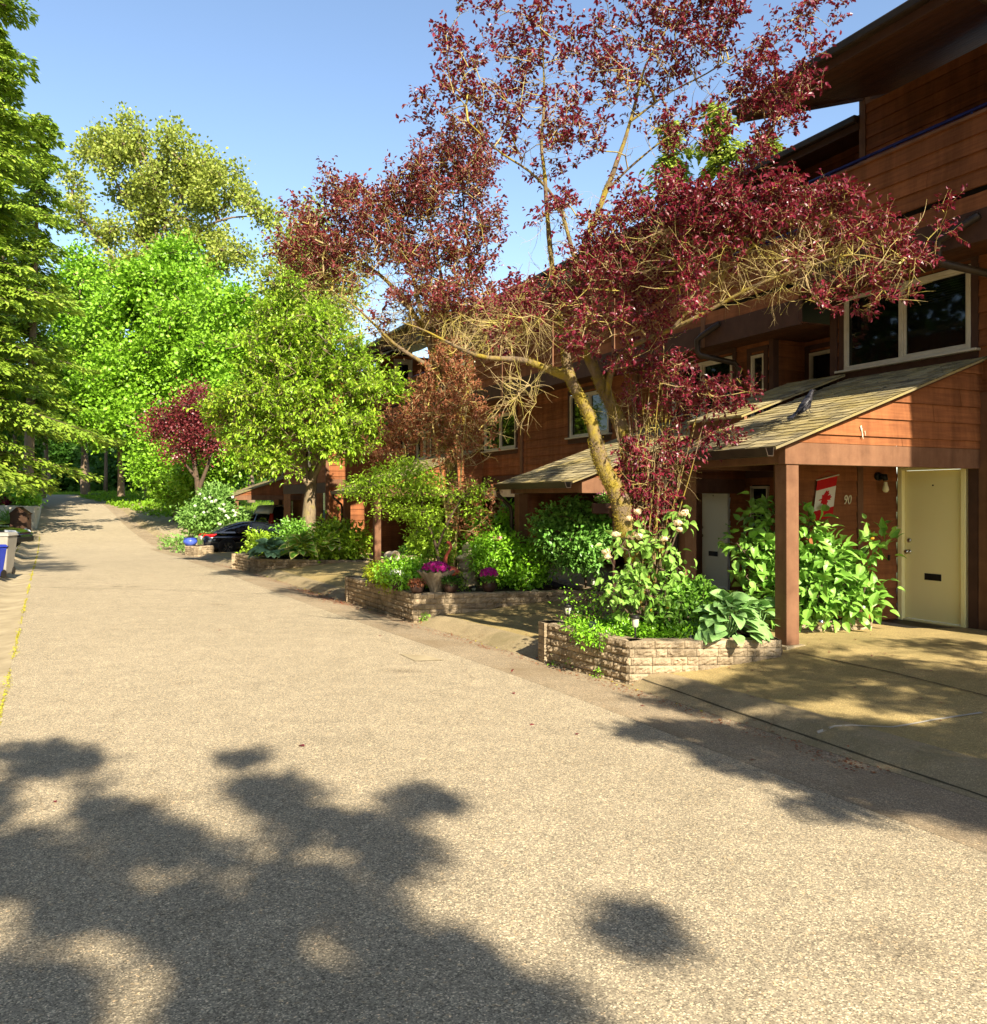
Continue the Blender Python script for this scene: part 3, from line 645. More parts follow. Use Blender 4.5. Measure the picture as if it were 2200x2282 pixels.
def porch(parent, a0, a1, b0, b1, zb, posts, zg, gable=True, far_gable=False, gutter=True):
    """lean-to canopy between a0 and a1; beam underside zb"""
    zt = zb+.245
    ze = zt+.05                                       # roof surface height above b0
    mb = MB(); mb.fbox(FA(a0-.06), b0-.10, b1-.02, -.11, 0, zb, zt); mb.build('gable_beam', M['trim'], parent, bevel=.006)
    mb = MB(); mb.fbox(FB(b0), a0+.052, a1, -.06, .07, zb+.01, zt-.03); mb.build('front_beam', M['trim'], parent, bevel=.006)
    mb = MB(); mb.fbox(FA(a1-.06), b0-.10, b1-.02, -.1, 0, zb+.004, zt-.004); mb.build('gable_beam', M['trim'], parent, bevel=.006)
    if gable:
        top = lambda z: b0+(z-(ze-.035))/SL
        mb = MB(); siding(mb, FA(a0-.055), b0-.1, b1, zt+.002, ze-.035+(b1-b0)*SL, top=top, zref=zt-.11); mb.build('gable_wall', M['siding'], parent)
        mb = MB(); F = FA(a1+.02)
        mb.add([F(b0, 0, zt), F(b1, 0, zt), F(b1, 0, ze-.04+(b1-b0)*SL)], [(0, 1, 2)]); mb.build('gable_wall', M['siding'], parent)
    k = math.sqrt(1+SL*SL)
    P = lambda s, t, l: W(s, b0-.32+t/k, ze-.32*SL+t*SL/k+l)
    # moss and wear come from the material; the far end stops at a1
    mb = MB(); bb = (b1-b0+.3)
    mb.box8([W(a0-.10, b0-.30, ze-.30*SL-.06), W(a1+.1, b0-.30, ze-.30*SL-.06), W(a1+.1, b1, ze+(b1-b0)*SL-.06), W(a0-.10, b1, ze+(b1-b0)*SL-.06),
             W(a0-.10, b0-.30, ze-.30*SL-.032), W(a1+.1, b0-.30, ze-.30*SL-.032), W(a1+.1, b1, ze+(b1-b0)*SL-.032), W(a0-.10, b1, ze+(b1-b0)*SL-.032)])
    mb.build('roof_deck', M['soffit'], parent)
    shingles(parent, P, a0-.15, a1+.14, 0, (b1-b0+.32)*k)
    if gutter:
        mb = MB(); z = ze-.32*SL; F = FB(b0-.33)
        prof_ = [(0, 0), (.01, -.10), (.09, -.10), (.125, -.005), (.115, -.005), (.083, -.088), (.018, -.088), (.01, 0)]
        ss = (a0-.13, a1+.12); vs = [F(s, d, z+q-.006) for s in ss for d, q in prof_]; n_ = len(prof_)
        mb.add(vs, [(i, (i+1) % n_, (i+1) % n_+n_, i+n_) for i in range(n_)]+[tuple(range(n_)), tuple(range(2*n_-1, n_-1, -1))]); mb.build('gutter', M['gutter_metal'], parent)
        mb = MB(); s = a1-.02; mb.tube([F(s, .06, z-.08), F(s, .05, z-.2), F(s, -.2, z-.42), F(s, -.22, z-.55), F(s, -.22, zg+.1)], .035, 8); mb.build('downspout', M['gutter_metal'], parent, True)
    for pa, pb in posts: post(parent, pa, pb, zg, zb)
def slab_box(parent, name, m, F, *a, bevel=0): mb = MB(); mb.fbox(F, *a); return mb.build(name, M[m], parent, bevel=bevel)
def corner(parent, a, b, z0, z1, da=.05, db=.05, m='trim'):
    mb = MB(); mb.box8([W(a+x, b+y, z) for z in (z0, z1) for x, y in ((-da, -db), (-da, db), (da, db), (da, -db))]); mb.build('corner_board', M[m], parent)
def text_mesh(txt, size, shear, depth):
    c = bpy.data.curves.new('t', 'FONT'); c.body = txt; c.size = size; c.shear = shear; c.extrude = depth; c.align_x = 'CENTER'; c.align_y = 'CENTER'; c.space_character = 1.05
    o = bpy.data.objects.new('t', c); COL.objects.link(o); bpy.context.view_layer.update()
    me = bpy.data.meshes.new_from_object(o.evaluated_get(bpy.context.evaluated_depsgraph_get())); bpy.data.objects.remove(o); return me
def number(parent, txt, F, s, z, size, shear=.25, sgn=1):
    me = text_mesh(txt, size, shear, .004); off = ROOT[parent.name]; mb = MB()
    vs = [F(s+sgn*v.co.x*.8, .027+v.co.z, z+v.co.y) for v in me.vertices]
    mb.add(vs, [tuple(p.vertices) for p in me.polygons]); o = mb.build('house_number', M['number'], parent); o['label'] = 'pale metal house number '+txt; return o
def floor_soffit(parent, s0, s1, b0, b1, z, m='soffit'):
    mb = MB(); x = b0
    while x < b1-.01: mb.fbox(FB(0), s0, s1, -min(x+.135, b1), -x, z, z+.02); x += .14
    mb.build('soffit', M[m], parent)
def main_roof(parent, s0, s1, be, ze, b1=10.0, th=.2, sl=.33, gut=True):
    """eave outer edge at b=be, top ze"""
    z2 = ze+(b1-be)*sl; mb = MB()
    mb.box8([W(s0, be, ze-.03), W(s1, be, ze-.03), W(s1, b1, z2-.03), W(s0, b1, z2-.03), W(s0, be, ze), W(s1, be, ze), W(s1, b1, z2), W(s0, b1, z2)]); mb.build('roof', M['shingle'], parent)
    mb = MB()  # soffit boards along the eave
    x = be+.03
    while x < be+4.2:
        z = ze-th+(x-be)*sl; zz = ze-th+(x+.13-be)*sl
        mb.box8([W(s0+.04, x, z), W(s1-.04, x, z), W(s1-.04, x+.13, zz), W(s0+.04, x+.13, zz), W(s0+.04, x, z+.02), W(s1-.04, x, z+.02), W(s1-.04, x+.13, zz+.02), W(s0+.04, x+.13, zz+.02)]); x += .14
    mb.build('soffit', M['soffit'], parent)
    mb = MB(); mb.fbox(FB(be+.03), s0+.0, s1-.0, 0, .035, ze-th-.04, ze-.034)
    for s in (s0, s1-.04):
        mb.box8([W(s, be+.03, ze-th-.03), W(s+.04, be+.03, ze-th-.03), W(s+.04, be+4.3, ze-th-.03+4.27*sl), W(s, be+4.3, ze-th-.03+4.27*sl), W(s, be+.03, ze-.034), W(s+.04, be+.03, ze-.034), W(s+.04, be+4.3, ze-.034+4.27*sl), W(s, be+4.3, ze-.034+4.27*sl)])
    mb.build('fascia', M['fascia'], parent)
    if gut: mb = MB(); mb.fbox(FB(be), s0, s1, .0, .11, ze-.13, ze-.01); mb.build('gutter', M['gutter_metal'], parent, bevel=.02)
def parapet(parent, s0, s1, B, zs, zp, ztop=None, slot=True, end=True):
    """fascia band from zs, slot, lap siding to zp"""
    slab_box(parent, 'band', 'fascia', FB(B), s0, s1, -.05, .03, zs-.02, zs+.36)
    mb = MB(); siding(mb, FB(B), s0, s1, zs+.36, zs+.57, zref=zs+.36); siding(mb, FB(B), s0, s1, zs+.64 if slot else zs+.57, zp, zref=zs+.64); mb.build('balcony_wall' if zp-zs < 2 else 'wall', M['siding'], parent)
    if slot: slab_box(parent, 'drain_slot', 'black', FB(B), s0, s1, -.10, -.06, zs+.5, zs+.7)
    if end: slab_box(parent, 'cap_rail', 'trim', FB(B), s0, s1, -.12, .03, zp, zp+.035)
    if end:
        corner(parent, s1+.02, B+.01, zs-.02, zp)
        slab_box(parent, 'balcony_floor', 'soffit', FB(B), s0, s1, -2.4, -.12, zs+.45, zs+.6)
def rail(parent, s0, s1, B, z):
    mb = MB(); F = FB(B)
    mb.tube([F(s0, -.06, z), F(s1, -.06, z)], .022, 8)
    mb.tube([F(s0, -.06, z-.05), F(s1, -.06, z-.05)], .012, 6)
    x = s0
    while x < s1: mb.tube([F(x, -.06, z-.2), F(x, -.06, z)], .014, 6); x += 1.1
    mb.tube([F(s1, -.06, z-.2), F(s1, -.06, z)], .014, 6); mb.build('railing', M['blue_rail'], parent)
def gooseneck(parent, F, s, z):     # spout leaving the balcony band, elbow, back to the wall
    mb = MB(); mb.tube([F(s-.5, .06, z+.36), F(s-.1, .10, z+.22), F(s, .12, z+.16), F(s, .12, z-.02), F(s-.02, .08, z-.1), F(s-.3, -.45, z-.24), F(s-.32, -.53, z-.34), F(s-.32, -.53, z-1.2)], .05, 10); mb.build('downspout', M['gutter_metal'], parent, True)

# ---- nearest house, number 90
A_ = thing('townhouse', 'nearest brown cedar-sided house with cream front door, number 90 and a flag beside its porch', 'house', W(1, 3.2, .2), 'row of brown townhouses')
HB = FB(3.2)
wall(A_, HB, -9, 1.2, .05, 3.45, [(.12, 1.18, .26, 2.44)])
wall(A_, HB, -9, 2.3, 3.45, 5.06, [(.06, 2.13, 3.86, 4.99)])
corner(A_, 2.3, 3.22, 2.6, 5.05, .06, .07, 'fascia')
wall(A_, lambda s, d, z: W(2.3+d, s, z), 3.2, 4.5, 0, 5.05)
window(A_, HB, .08, 2.11, 3.88, 4.97, (.52,), blind=(.12, 1.1, 4.62), label='wide white-framed sliding window above the porch roof')
door(A_, HB, .14, 1.16, .28, 2.42, label='cream front door with mail slot and steel knob')
slab_box(A_, 'door_step', 'slab', HB, -.3, 1.18, -.05, .12, .1, .262, bevel=.01)
slab_box(A_, 'wall_trim', 'fascia', HB, -.03, .10, .017, .05, .27, 2.5); slab_box(A_, 'wall_trim', 'trim', HB, -.22, -.04, .017, .045, .2, 3.3)
# wing wall beside the door
wall(A_, FA(1.2), 1.06, 3.18, .22, 2.6, name='wing_wall'); slab_box(A_, 'wing_wall', 'trim', FB(1.05), 1.215, 1.33, -2.1, 0, .2, 2.6); wall(A_, HB, 1.33, 2.3, .05, 3.45)
corner(A_, 1.2, 1.05, .2, 2.6, .04, .05); slab_box(A_, 'wall_trim', 'trim', FA(1.2), 2.40, 2.50, .0, .032, .22, 2.6)
slab_box(A_, 'foundation', 'slab', FA(1.2), 1.0, 3.2, -.2, .03, .0, .22, bevel=.01)
number(A_, '90', FA(1.2), 2.2, 1.94, .175)
# porch lamp and bell
lf = MB(); F = FA(1.2); lf.tube([F(2.78, .015, 2.27), F(2.78, .07, 2.26)], [.062, .055], 16); lf.tube([F(2.78, .06, 2.26), F(2.80, .13, 2.26), F(2.80, .14, 2.21)], [.04, .045, .035], 12); lp = lf.build('porch_lamp', M['plastic_black'], A_, True)
lf = MB(); c = F(2.80, .14, 2.12); lf.lathe([(.0, -.075), (.028, -.07), (.045, -.04), (.04, -.01), (.025, .03), (.02, .07)], c, 14); lf.build('bulb', M['bulb'], lp, True)
lf = MB(); lf.fbox(F, 2.985, 3.02, .015, .035, 1.1, 1.18); lf.build('doorbell', M['black'], A_, bevel=.004)
for z in (.5, 1.3, 2.15): hg = MB(); hg.fbox(HB, .195, .225, -.014, .004, z, z+.10); hg.build('hinge', M['chrome'], A_)
slab_box(A_, 'threshold', 'gutter_metal', HB, .2, 1.1, -.04, .06, .262, .282, bevel=.004)
sm = MB(); rs = random.Random(5); F = FA(-.085)
for s_, z_, w_, h_ in ((1.02, 2.80, .022, .05), (1.04, 2.77, .012, .10), (1.055, 2.71, .008, .06), (1.09, 2.74, .008, .05)): sm.add([F(s_, .0, z_), F(s_+w_, .0, z_+.01), F(s_+w_*.8+.01, 0, z_-h_), F(s_+.012, 0, z_-h_)], [(0, 1, 2, 3)])
sm.build('white_smear', M['frame'], A_)
porch(A_, 0, 1.9, 0, 3.2, 2.34, [(0.04, .02), (1.82, .02)], .33)
parapet(A_, -9, 2.34, 2.6, 5.06, 6.56); rail(A_, -8, 2.3, 2.6, 6.68)
floor_soffit(A_, -9, 2.34, 2.62, 3.2, 5.05)
gooseneck(A_, FB(2.6), .02, 4.98)
mb = MB(); F = HB; mb.tube([F(-.28, .09, 4.0), F(-.28, .09, 3.4), F(-.28, .07, .5), F(-.28, .12, .35)], .045, 10); mb.build('downspout', M['gutter_metal'], A_, True)
wall(A_, FB(4.6), -9, 2.95, 5.6, 8.5, [(-3.6, -1.0, 5.7, 7.8)]); corner(A_, 3.0, 4.62, 5.4, 8.9, .06, .06)
window(A_, FB(4.6), -3.6, -1.0, 5.7, 7.8, (.5,))
wall(A_, lambda s, d, z: W(3.0+d, s, z), 4.6, 10, 3, 8.8)
main_roof(A_, -9, 3.0, 1.9, 7.93)
mb = MB(); F = FB(1.9); mb.tube([F(-.9, .05, 7.8), F(-.9, .05, 7.66), F(-.92, -.1, 7.55), F(-.95, -.6, 7.5), F(-.95, -2.4, 7.6), F(-.95, -2.6, 7.5), F(-.95, -2.62, 6.2)], .05, 8); mb.build('downspout', M['gutter_metal'], A_, True)
slab_box(A_, 'end_wall', 'siding', FB(10), -9, 3, -.2, 0, 0, 9)
# window-well roof beyond the porch, a little higher
P = lambda s, t, l: W(s, 1.15+t*.944, 3.12+t*.33+l)
shingles(A_, P, 2.05, 3.25, 0, 2.1, 'upper_roof')
slab_box(A_, 'roof_curb', 'trim', FB(1.2), 2.05, 3.25, -.05, 0, 2.86, 3.11); slab_box(A_, 'roof_deck', 'soffit', FB(1.2), 2.05, 3.25, -2.0, -.06, 2.86, 3.0)

# ---- second house
B_ = thing('townhouse', 'second brown house along the row, white front door in its dark ground-floor recess', 'house', W(4.5, 3.2, .2), 'row of brown townhouses')
z4 = 4.6
wall(B_, FB(3.9), 2.36, 3.6, 2.6, z4, [(2.75, 3.5, 3.3, 4.42)]); window(B_, FB(3.9), 2.77, 3.48, 3.3, 4.40, (), curtain=.9, fr=.035)
wall(B_, lambda s, d, z: W(3.6-d, s, z), 3.2, 3.9, 2.6, z4); corner(B_, 3.6, 3.21, 2.5, z4, .05, .06, 'fascia')
wall(B_, HB, 3.6, 7.4, 2.5, z4, [(3.78, 4.12, 3.3, 4.42), (4.55, 6.30, 3.3, 4.5)])
window(B_, HB, 3.8, 4.10, 3.3, 4.40, (), fr=.03); window(B_, HB, 4.57, 6.28, 3.32, 4.48, (.5,), curtain=.55)
parapet(B_, 2.42, 4.6, 2.6, z4, 5.9, slot=True); rail(B_, 2.5, 4.6, 2.6, 6.03)
parapet(B_, 4.66, 7.4, 2.6, z4, 6.55, slot=False, end=True)
floor_soffit(B_, 2.4, 7.4, 2.62, 3.92, z4); gooseneck(B_, FB(2.6), 4.66, 4.55)
wall(B_, FB(6.2), 2.6, 7.4, 5.0, 8.8, [(3.0, 4.4, 5.1, 7.2)]); window(B_, FB(6.2), 3.0, 4.4, 5.1, 7.2, (.5,)); wall(B_, FA(7.4), 4.8, 6.2, 5.0, 8.3)
wall(B_, FB(3.4), 2.3, 7.4, 0, 2.6, [(4.88, 5.84, .3, 2.32), (3.9, 4.36, .6, 2.2)]); slab_box(B_, 'ceiling', 'soffit', FB(2.6), 2.3, 7.5, -1.9, 0, 2.5, 2.56)
door(B_, FB(3.4), 4.9, 5.82, .32, 2.30, m='door_white', label='white front door in the dark recess of the second house'); window(B_, FB(3.4), 3.92, 4.34, .62, 2.18, (), fr=.03, sill=False)
slab_box(B_, 'band', 'fascia', HB, 2.3, 7.4, -.05, .03, 2.32, 2.62)
corner(B_, 6.15, 3.2, .1, 2.5, .08, .1); corner(B_, 7.5, 3.2, .1, z4, .08, .06)
porch(B_, 4.3, 6.7, 0, 3.2, 2.05, [(4.38, 2.2), (6.55, .02)], .27)
# ---- third house
C_ = thing('townhouse', 'third brown house with number 95 on the band over its open carport', 'house', W(10, 3.2, .2), 'row of brown townhouses')
wall(C_, HB, 7.5, 12.6, 2.6, z4, [(8.5, 10.2, 3.38, 4.4)]); window(C_, HB, 8.52, 10.18, 3.40, 4.38, (.5,)); slab_box(C_, 'wall_trim', 'trim', HB, 12.58, 12.72, .017, .05, 2.3, z4)
parapet(C_, 7.4, 12.6, 2.6, z4, 6.75, slot=False); floor_soffit(C_, 7.4, 12.6, 2.62, 3.25, z4)
wall(C_, FB(5.0), 7.4, 12.6, 5.0, 8.2); slab_box(C_, 'wall_trim', 'trim', FB(2.6), 9.9, 10.02, .017, .05, z4+.3, 6.7)
slab_box(C_, 'band', 'fascia', HB, 7.4, 12.6, -.05, .03, 2.3, 2.62); slab_box(C_, 'ceiling', 'soffit', FB(3.2), 7.4, 12.6, -6, 0, 2.56, 2.62)
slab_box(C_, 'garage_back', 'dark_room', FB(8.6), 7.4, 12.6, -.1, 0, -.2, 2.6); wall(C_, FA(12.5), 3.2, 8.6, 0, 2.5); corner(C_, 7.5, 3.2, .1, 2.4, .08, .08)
slab_box(C_, 'party_wall', 'siding', FB(3.2), 7.42, 7.5, -5.4, 0, 0, 2.5)
# ---- fourth house
D_ = thing('townhouse', 'fourth brown house with a small upper window and wide single window half behind the bare tree', 'house', W(15, 3.2, .2), 'row of brown townhouses')
wall(D_, HB, 12.72, 17.8, 2.6, z4, [(13.0, 15.0, 3.3, 4.32)]); window(D_, HB, 13.02, 14.98, 3.32, 4.30, (.5,), blind=(13.1, 14.9, 3.5))
wall(D_, FB(2.6), 12.66, 17.9, z4+.36, 7.1, [(14.4, 15.3, 5.75, 6.35)]); window(D_, FB(2.6), 14.42, 15.28, 5.77, 6.33, (.5,)); slab_box(D_, 'band', 'fascia', FB(2.6), 12.6, 17.9, -.05, .03, z4-.02, z4+.36)
slab_box(D_, 'band', 'fascia', HB, 12.7, 17.8, -.05, .03, 2.28, 2.6); slab_box(D_, 'garage_header', 'frame', HB, 12.75, 17.6, -.06, -.01, 2.02, 2.275)
number(D_, '95', HB, 12.98, 2.42, .17, .2); D_.children[-1]['label'] = 'small pale house number 95'
slab_box(D_, 'garage_back', 'dark_room', FB(8.6), 12.6, 17.8, -.1, 0, -.2, 2.6); slab_box(D_, 'ceiling', 'soffit', FB(3.2), 12.6, 17.8, -6, -.07, 2.56, 2.62); wall(D_, FA(17.7), 5.5, 8.6, 0, 2.5)
floor_soffit(D_, 12.6, 17.8, 2.62, 3.25, z4)
C_['label'] = 'third brown house, behind the leafy bush on its trunk, with an open carport'
D_['label'] = 'fourth brown house with number 95 on the band over its carport'
# ---- fifth house with the open upper balcony
E_ = thing('townhouse', 'fifth brown house with an open upper balcony and a cream balcony door', 'house', W(21, 3.2, .2), 'row of brown townhouses')
wall(E_, HB, 17.9, 25, 2.6, z4, [(19.2, 20.6, 3.3, 4.3), (21.4, 22.6, 3.3, 4.3)]); window(E_, HB, 19.22, 20.58, 3.32, 4.28, (.5,)); window(E_, HB, 21.42, 22.58, 3.32, 4.28, (.5,), curtain=.5)
parapet(E_, 17.95, 23.6, 2.6, z4, 5.95); rail(E_, 18, 23.5, 2.6, 6.02); floor_soffit(E_, 17.9, 25, 2.62, 3.25, z4)
wall(E_, FA(23.6), 2.65, 5, 5.1, 7.4, [(3.34, 4.12, 5.2, 7.3)]); window(E_, FA(23.6), 3.36, 4.10, 5.22, 7.28, (), fr=.13, sill=False, label='cream glazed balcony door')
wall(E_, FB(5.0), 17.9, 23.6, 5.1, 8.1); wall(E_, FB(2.6), 23.6, 25, z4, 7.0)
slab_box(E_, 'band', 'fascia', HB, 17.8, 25, -.05, .03, 2.28, 2.6); gooseneck(E_, FB(2.6), 22.6, 4.55)
porch(E_, 15.2, 18.4, 0.05, 3.2, 2.03, [(15.28, .07), (18.3, .07)], .22)
slab_box(E_, 'garage_back', 'dark_room', FB(8.6), 17.8, 25, -.1, 0, -.2, 2.6); slab_box(E_, 'ceiling', 'soffit', FB(3.2), 17.8, 25, -6, 0, 2.56, 2.62)
main_roof(B_, 3.05, 12.6, 4.55, 8.36, 10.5); main_roof(D_, 12.64, 25, 4.55, 8.36, 10.5); main_roof(E_, 17.4, 24.2, 1.9, 7.42, 4.35, sl=.33)
# ---- second block, stepping forward
K_ = thing('townhouse', 'far house of the next block, its sunlit end wall standing forward behind the leafy tree', 'house', W(30, 2, .2), 'row of brown townhouses')
wall(K_, FA(25), 1.16, 10, -.4, 2.45); wall(K_, FA(25), 1.16, 10, 2.7, 6.9); slab_box(K_, 'band', 'trim', FA(25), 1.14, 10, -.02, .03, 2.42, 2.72); corner(K_, 25, 1.16, -.4, 6.9, .06, .06)
wall(K_, FB(1.16), 25, 33, 2.5, 6.9, [(27, 29, 3.3, 4.4)]); window(K_, FB(1.16), 27, 29, 3.3, 4.4); slab_box(K_, 'band', 'fascia', FB(1.16), 25.07, 33, 0, .03, 2.2, 2.6)
wall(K_, FB(1.16), 31.5, 33, -.4, 2.2); slab_box(K_, 'garage_back', 'dark_room', FB(7), 25, 33, -.1, 0, -.5, 2.6); slab_box(K_, 'ceiling', 'soffit', FB(1.2), 25.1, 33, -5.8, 0, 2.45, 2.5)
main_roof(K_, 24.6, 33.3, .45, 7.0, 8)
L_ = thing('townhouse', 'farthest low brown house whose porch gable shows above the black sedan', 'house', W(38, 3, -.2), 'row of brown townhouses')
wall(L_, FB(3.0), 33, 45, -.5, 5.6, [(39.6, 40.6, -.28, 1.86), (35.2, 37.6, 2.9, 3.8), (40.5, 42.5, 3.0, 3.9)]); door(L_, FB(3.0), 39.62, 40.58, -.26, 1.85)
window(L_, FB(3.0), 35.2, 37.6, 2.9, 3.8); window(L_, FB(3.0), 40.5, 42.5, 3.0, 3.9)
main_roof(L_, 33.2, 45, 1.9, 5.9, 8)
porch(L_, 37.6, 41.6, -.3, 3.0, 1.92, [(37.7, -.28), (41.5, -.28), (41.5, 2.7)], -.33)
# unseen row across the street, added to block sky light, outside the left of the picture
Q_ = thing('townhouse', 'brown row house across the street, outside the left of the photo', 'house', W(5, -17, .5), 'row of brown townhouses')
FQ = lambda s, d, z: W(s, -17+d, z)
hl = [(s, s+1.8, z, z+1.1) for s in (-8, -2, 4, 10, 16, 22) for z in (3.6, 6.4)]
wall(Q_, FQ, -12, 27, -.3, 8.6, hl)
for h_ in hl[::2]: window(Q_, FQ, *h_)
for h_ in hl[1::2]: window(Q_, FQ, *h_)
mb = MB(); mb.box8([W(-12.4, -16.3, 8.5), W(27.4, -16.3, 8.5), W(27.4, -26, 10.6), W(-12.4, -26, 10.6), W(-12.4, -16.3, 8.7), W(27.4, -16.3, 8.7), W(27.4, -26, 10.8), W(-12.4, -26, 10.8)]); mb.build('roof', M['shingle'], Q_)
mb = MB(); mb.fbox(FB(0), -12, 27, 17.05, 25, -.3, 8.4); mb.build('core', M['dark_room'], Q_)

# ------------------------------------------------------------------ stone planters
def blocks(mb, p0, p1, z0f, zt, h=.088, bl=.2, seed=0, face=1):
    """split-face block wall from p0 to p1 (2D), top at zt, courses downwards until below z0f"""
    rng = random.Random(seed); p0 = np.array(p0); p1 = np.array(p1); Ln = np.linalg.norm(p1-p0); u = (p1-p0)/Ln; nrm = np.array([u[1], -u[0]])*face
    zmin = min(G(*(p0+u*t)) for t in np.linspace(0, Ln, 8))-.08; z = zt; k = 0
    while z > zmin:
        hh = h if k else h*.95; x = -rng.random()*bl*.9
        while x < Ln:
            w_ = bl*rng.choice([.6, .9, 1, 1.15, 1.6]); a, b = max(x, 0), min(x+w_-.005, Ln); x += w_
            if b-a < .02: continue
            if b < Ln*.999 and Ln-b < .03: b = Ln; x = Ln
            # rough split face: grid of displaced points on a bevelled slab
            nx = max(3, int((b-a)/.028)); nz = 4; vs = []; o = rng.uniform(-.004, .006)
            for j in range(nz+1):
                for i in range(nx+1):
                    ed = (i in (0, nx)) or (j in (0, nz)); d = .004 if ed else .012+rng.uniform(-.009, .013)
                    q = p0+u*(a+(b-a)*i/nx)+nrm*(d+o); vs.append((q[0], q[1], z-hh+.003+(hh-.006)*j/nz))
            fs = [(j*(nx+1)+i, j*(nx+1)+i+1, (j+1)*(nx+1)+i+1, (j+1)*(nx+1)+i) for j in range(nz) for i in range(nx)]
            if face < 0: fs = [f[::-1] for f in fs]
            r = rng.random(); mb.add(vs, fs, r)
            q = [p0+u*a+nrm*o, p0+u*b+nrm*o, p0+u*b-nrm*.19, p0+u*a-nrm*.19]
            zz = z-.003 if k else z
            mb.box8([(x_[0], x_[1], z-hh+.003) for x_ in q]+[(x_[0], x_[1], zz) for x_ in q], r)
        z -= hh; k += 1
def planter(label, poly, zt, open_edges=(), h=.088, soil=-.05, seed=3, bl=.2, ztops=None):
    c = np.mean([p for p in poly], 0); t = thing('stone_planter', label, 'planter', (c[0], c[1], G(*c)), 'stone planters along the kerb')
    for i in range(len(poly)):
        if i in open_edges: continue
        mb = MB(); blocks(mb, poly[i], poly[(i+1) % len(poly)], 0, (ztops or {}).get(i, zt), h, bl, seed+i); mb.build('block_wall', M['block'], t, False)
    # soil mound
    mb = MB(); n_ = 14; P = [np.array(p) for p in poly]; vs = []
    for k in range(n_+1):
        for j in range(n_+1):
            u, v = k/n_, j/n_; q = (P[0]*(1-u)+P[1]*u)*(1-v)+(P[3]*(1-u)+P[2]*u)*v if len(P) == 4 else c
            q = q+(c-q)*.03; vs.append((q[0], q[1], zt+soil+.06*math.sin(math.pi*u)*math.sin(math.pi*v)+random.uniform(-.012, .012)))
    mb.add(vs, [(k*(n_+1)+j, k*(n_+1)+j+1, (k+1)*(n_+1)+j+1, (k+1)*(n_+1)+j) for k in range(n_) for j in range(n_)]); mb.build('soil', M['soil'], t, True)
    return t
# polygons run anticlockwise seen from above: front wall first, so faces point outwards
def P2(px, Y): return ((px-1100)/FPX*Y, Y)
PL1 = planter('nearest stone block planter, beside the porch post of house 90', [P2(1403, 9.08), P2(1741, 9.16), (3.05, 11.35), P2(1201, 10.57)], .44, seed=3)
PL2 = planter('long stone block planter carrying the row of flower pots', [P2(922, 13.9), P2(1345, 14.35), (.95, 18.2), P2(770, 17.1)], .41, seed=30)
PL3 = planter('low stone planter under the leafy tree behind the black sedan', [P2(575, 24.5), P2(838, 23.6), (-4.2, 26.6), P2(522, 27.1)], .24, seed=60, soil=-.02)
PL4 = planter('small far stone planter in front of the black sedan with a blue pot', [P2(412, 36.2), P2(440, 35.6), (-12.0, 36.6), (-12.8, 37.2)], -.02, seed=90)
def low_edge(label, p0, p1, zt, seed):
    t = thing('stone_edging', label, 'stone edging', (p0[0], p0[1], G(*p0))); mb = MB(); blocks(mb, p0, p1, 0, zt, .09, .2, seed); mb.build('block_wall', M['block'], t, False); return t
low_edge('low stone edging around the hydrangea bed by the cream door', (P2(1772, 10.5)), W(.55, 1.95, 0)[:2], .43, 5)
low_edge('short stone edging by the fallen white pot', P2(866, 24.2), P2(925, 23.9), .36, 6)
# ------------------------------------------------------------------ left roadside
def z_at(py, Y): return H-(py-1113)/FPX*Y
t = thing('retaining_wall', 'low white rendered retaining wall on the left of the road', 'wall', tuple(onground(60, 51)))
mb = MB(); x1 = (77-1100)/FPX*51
mb.box8([(x1-9, 51.2, -.3), (x1, 51.0, -.3), (x1, 51.3, -.3), (x1-9, 51.5, -.3), (x1-9, 51.2, z_at(1121, 51)), (x1, 51, z_at(1128, 51)), (x1, 51.3, z_at(1128, 51)), (x1-9, 51.5, z_at(1121, 51))]); mb.build('wall_face', M['white_wall'], t, bevel=.02)
mb = MB(); mb.box8([(x1-.25, 51.3, -.3), (x1, 51.3, -.3), (x1-7.5, 66, .5), (x1-7.8, 66, .5), (x1-.25, 51.3, z_at(1128, 51)-.01), (x1, 51.3, z_at(1128, 51)-.01), (x1-7.5, 66, 2.0), (x1-7.8, 66, 2.0)]); mb.build('side_wall', M['white_wall'], t)
t = thing('garden_bank', 'raised planted bank behind the white retaining wall', 'garden bed', (x1-4, 56, 1)); mb = MB()
mb.add([(x1-9, 51.6, z_at(1128, 51)), (x1-.3, 51.4, z_at(1133, 51)), (x1-7.8, 66, 2.2), (x1-22, 66, 4.2), (x1-14, 51.6, 2.2)], [(0, 1, 2, 3), (0, 3, 4)]); mb.build('soil', M['soil'], t)
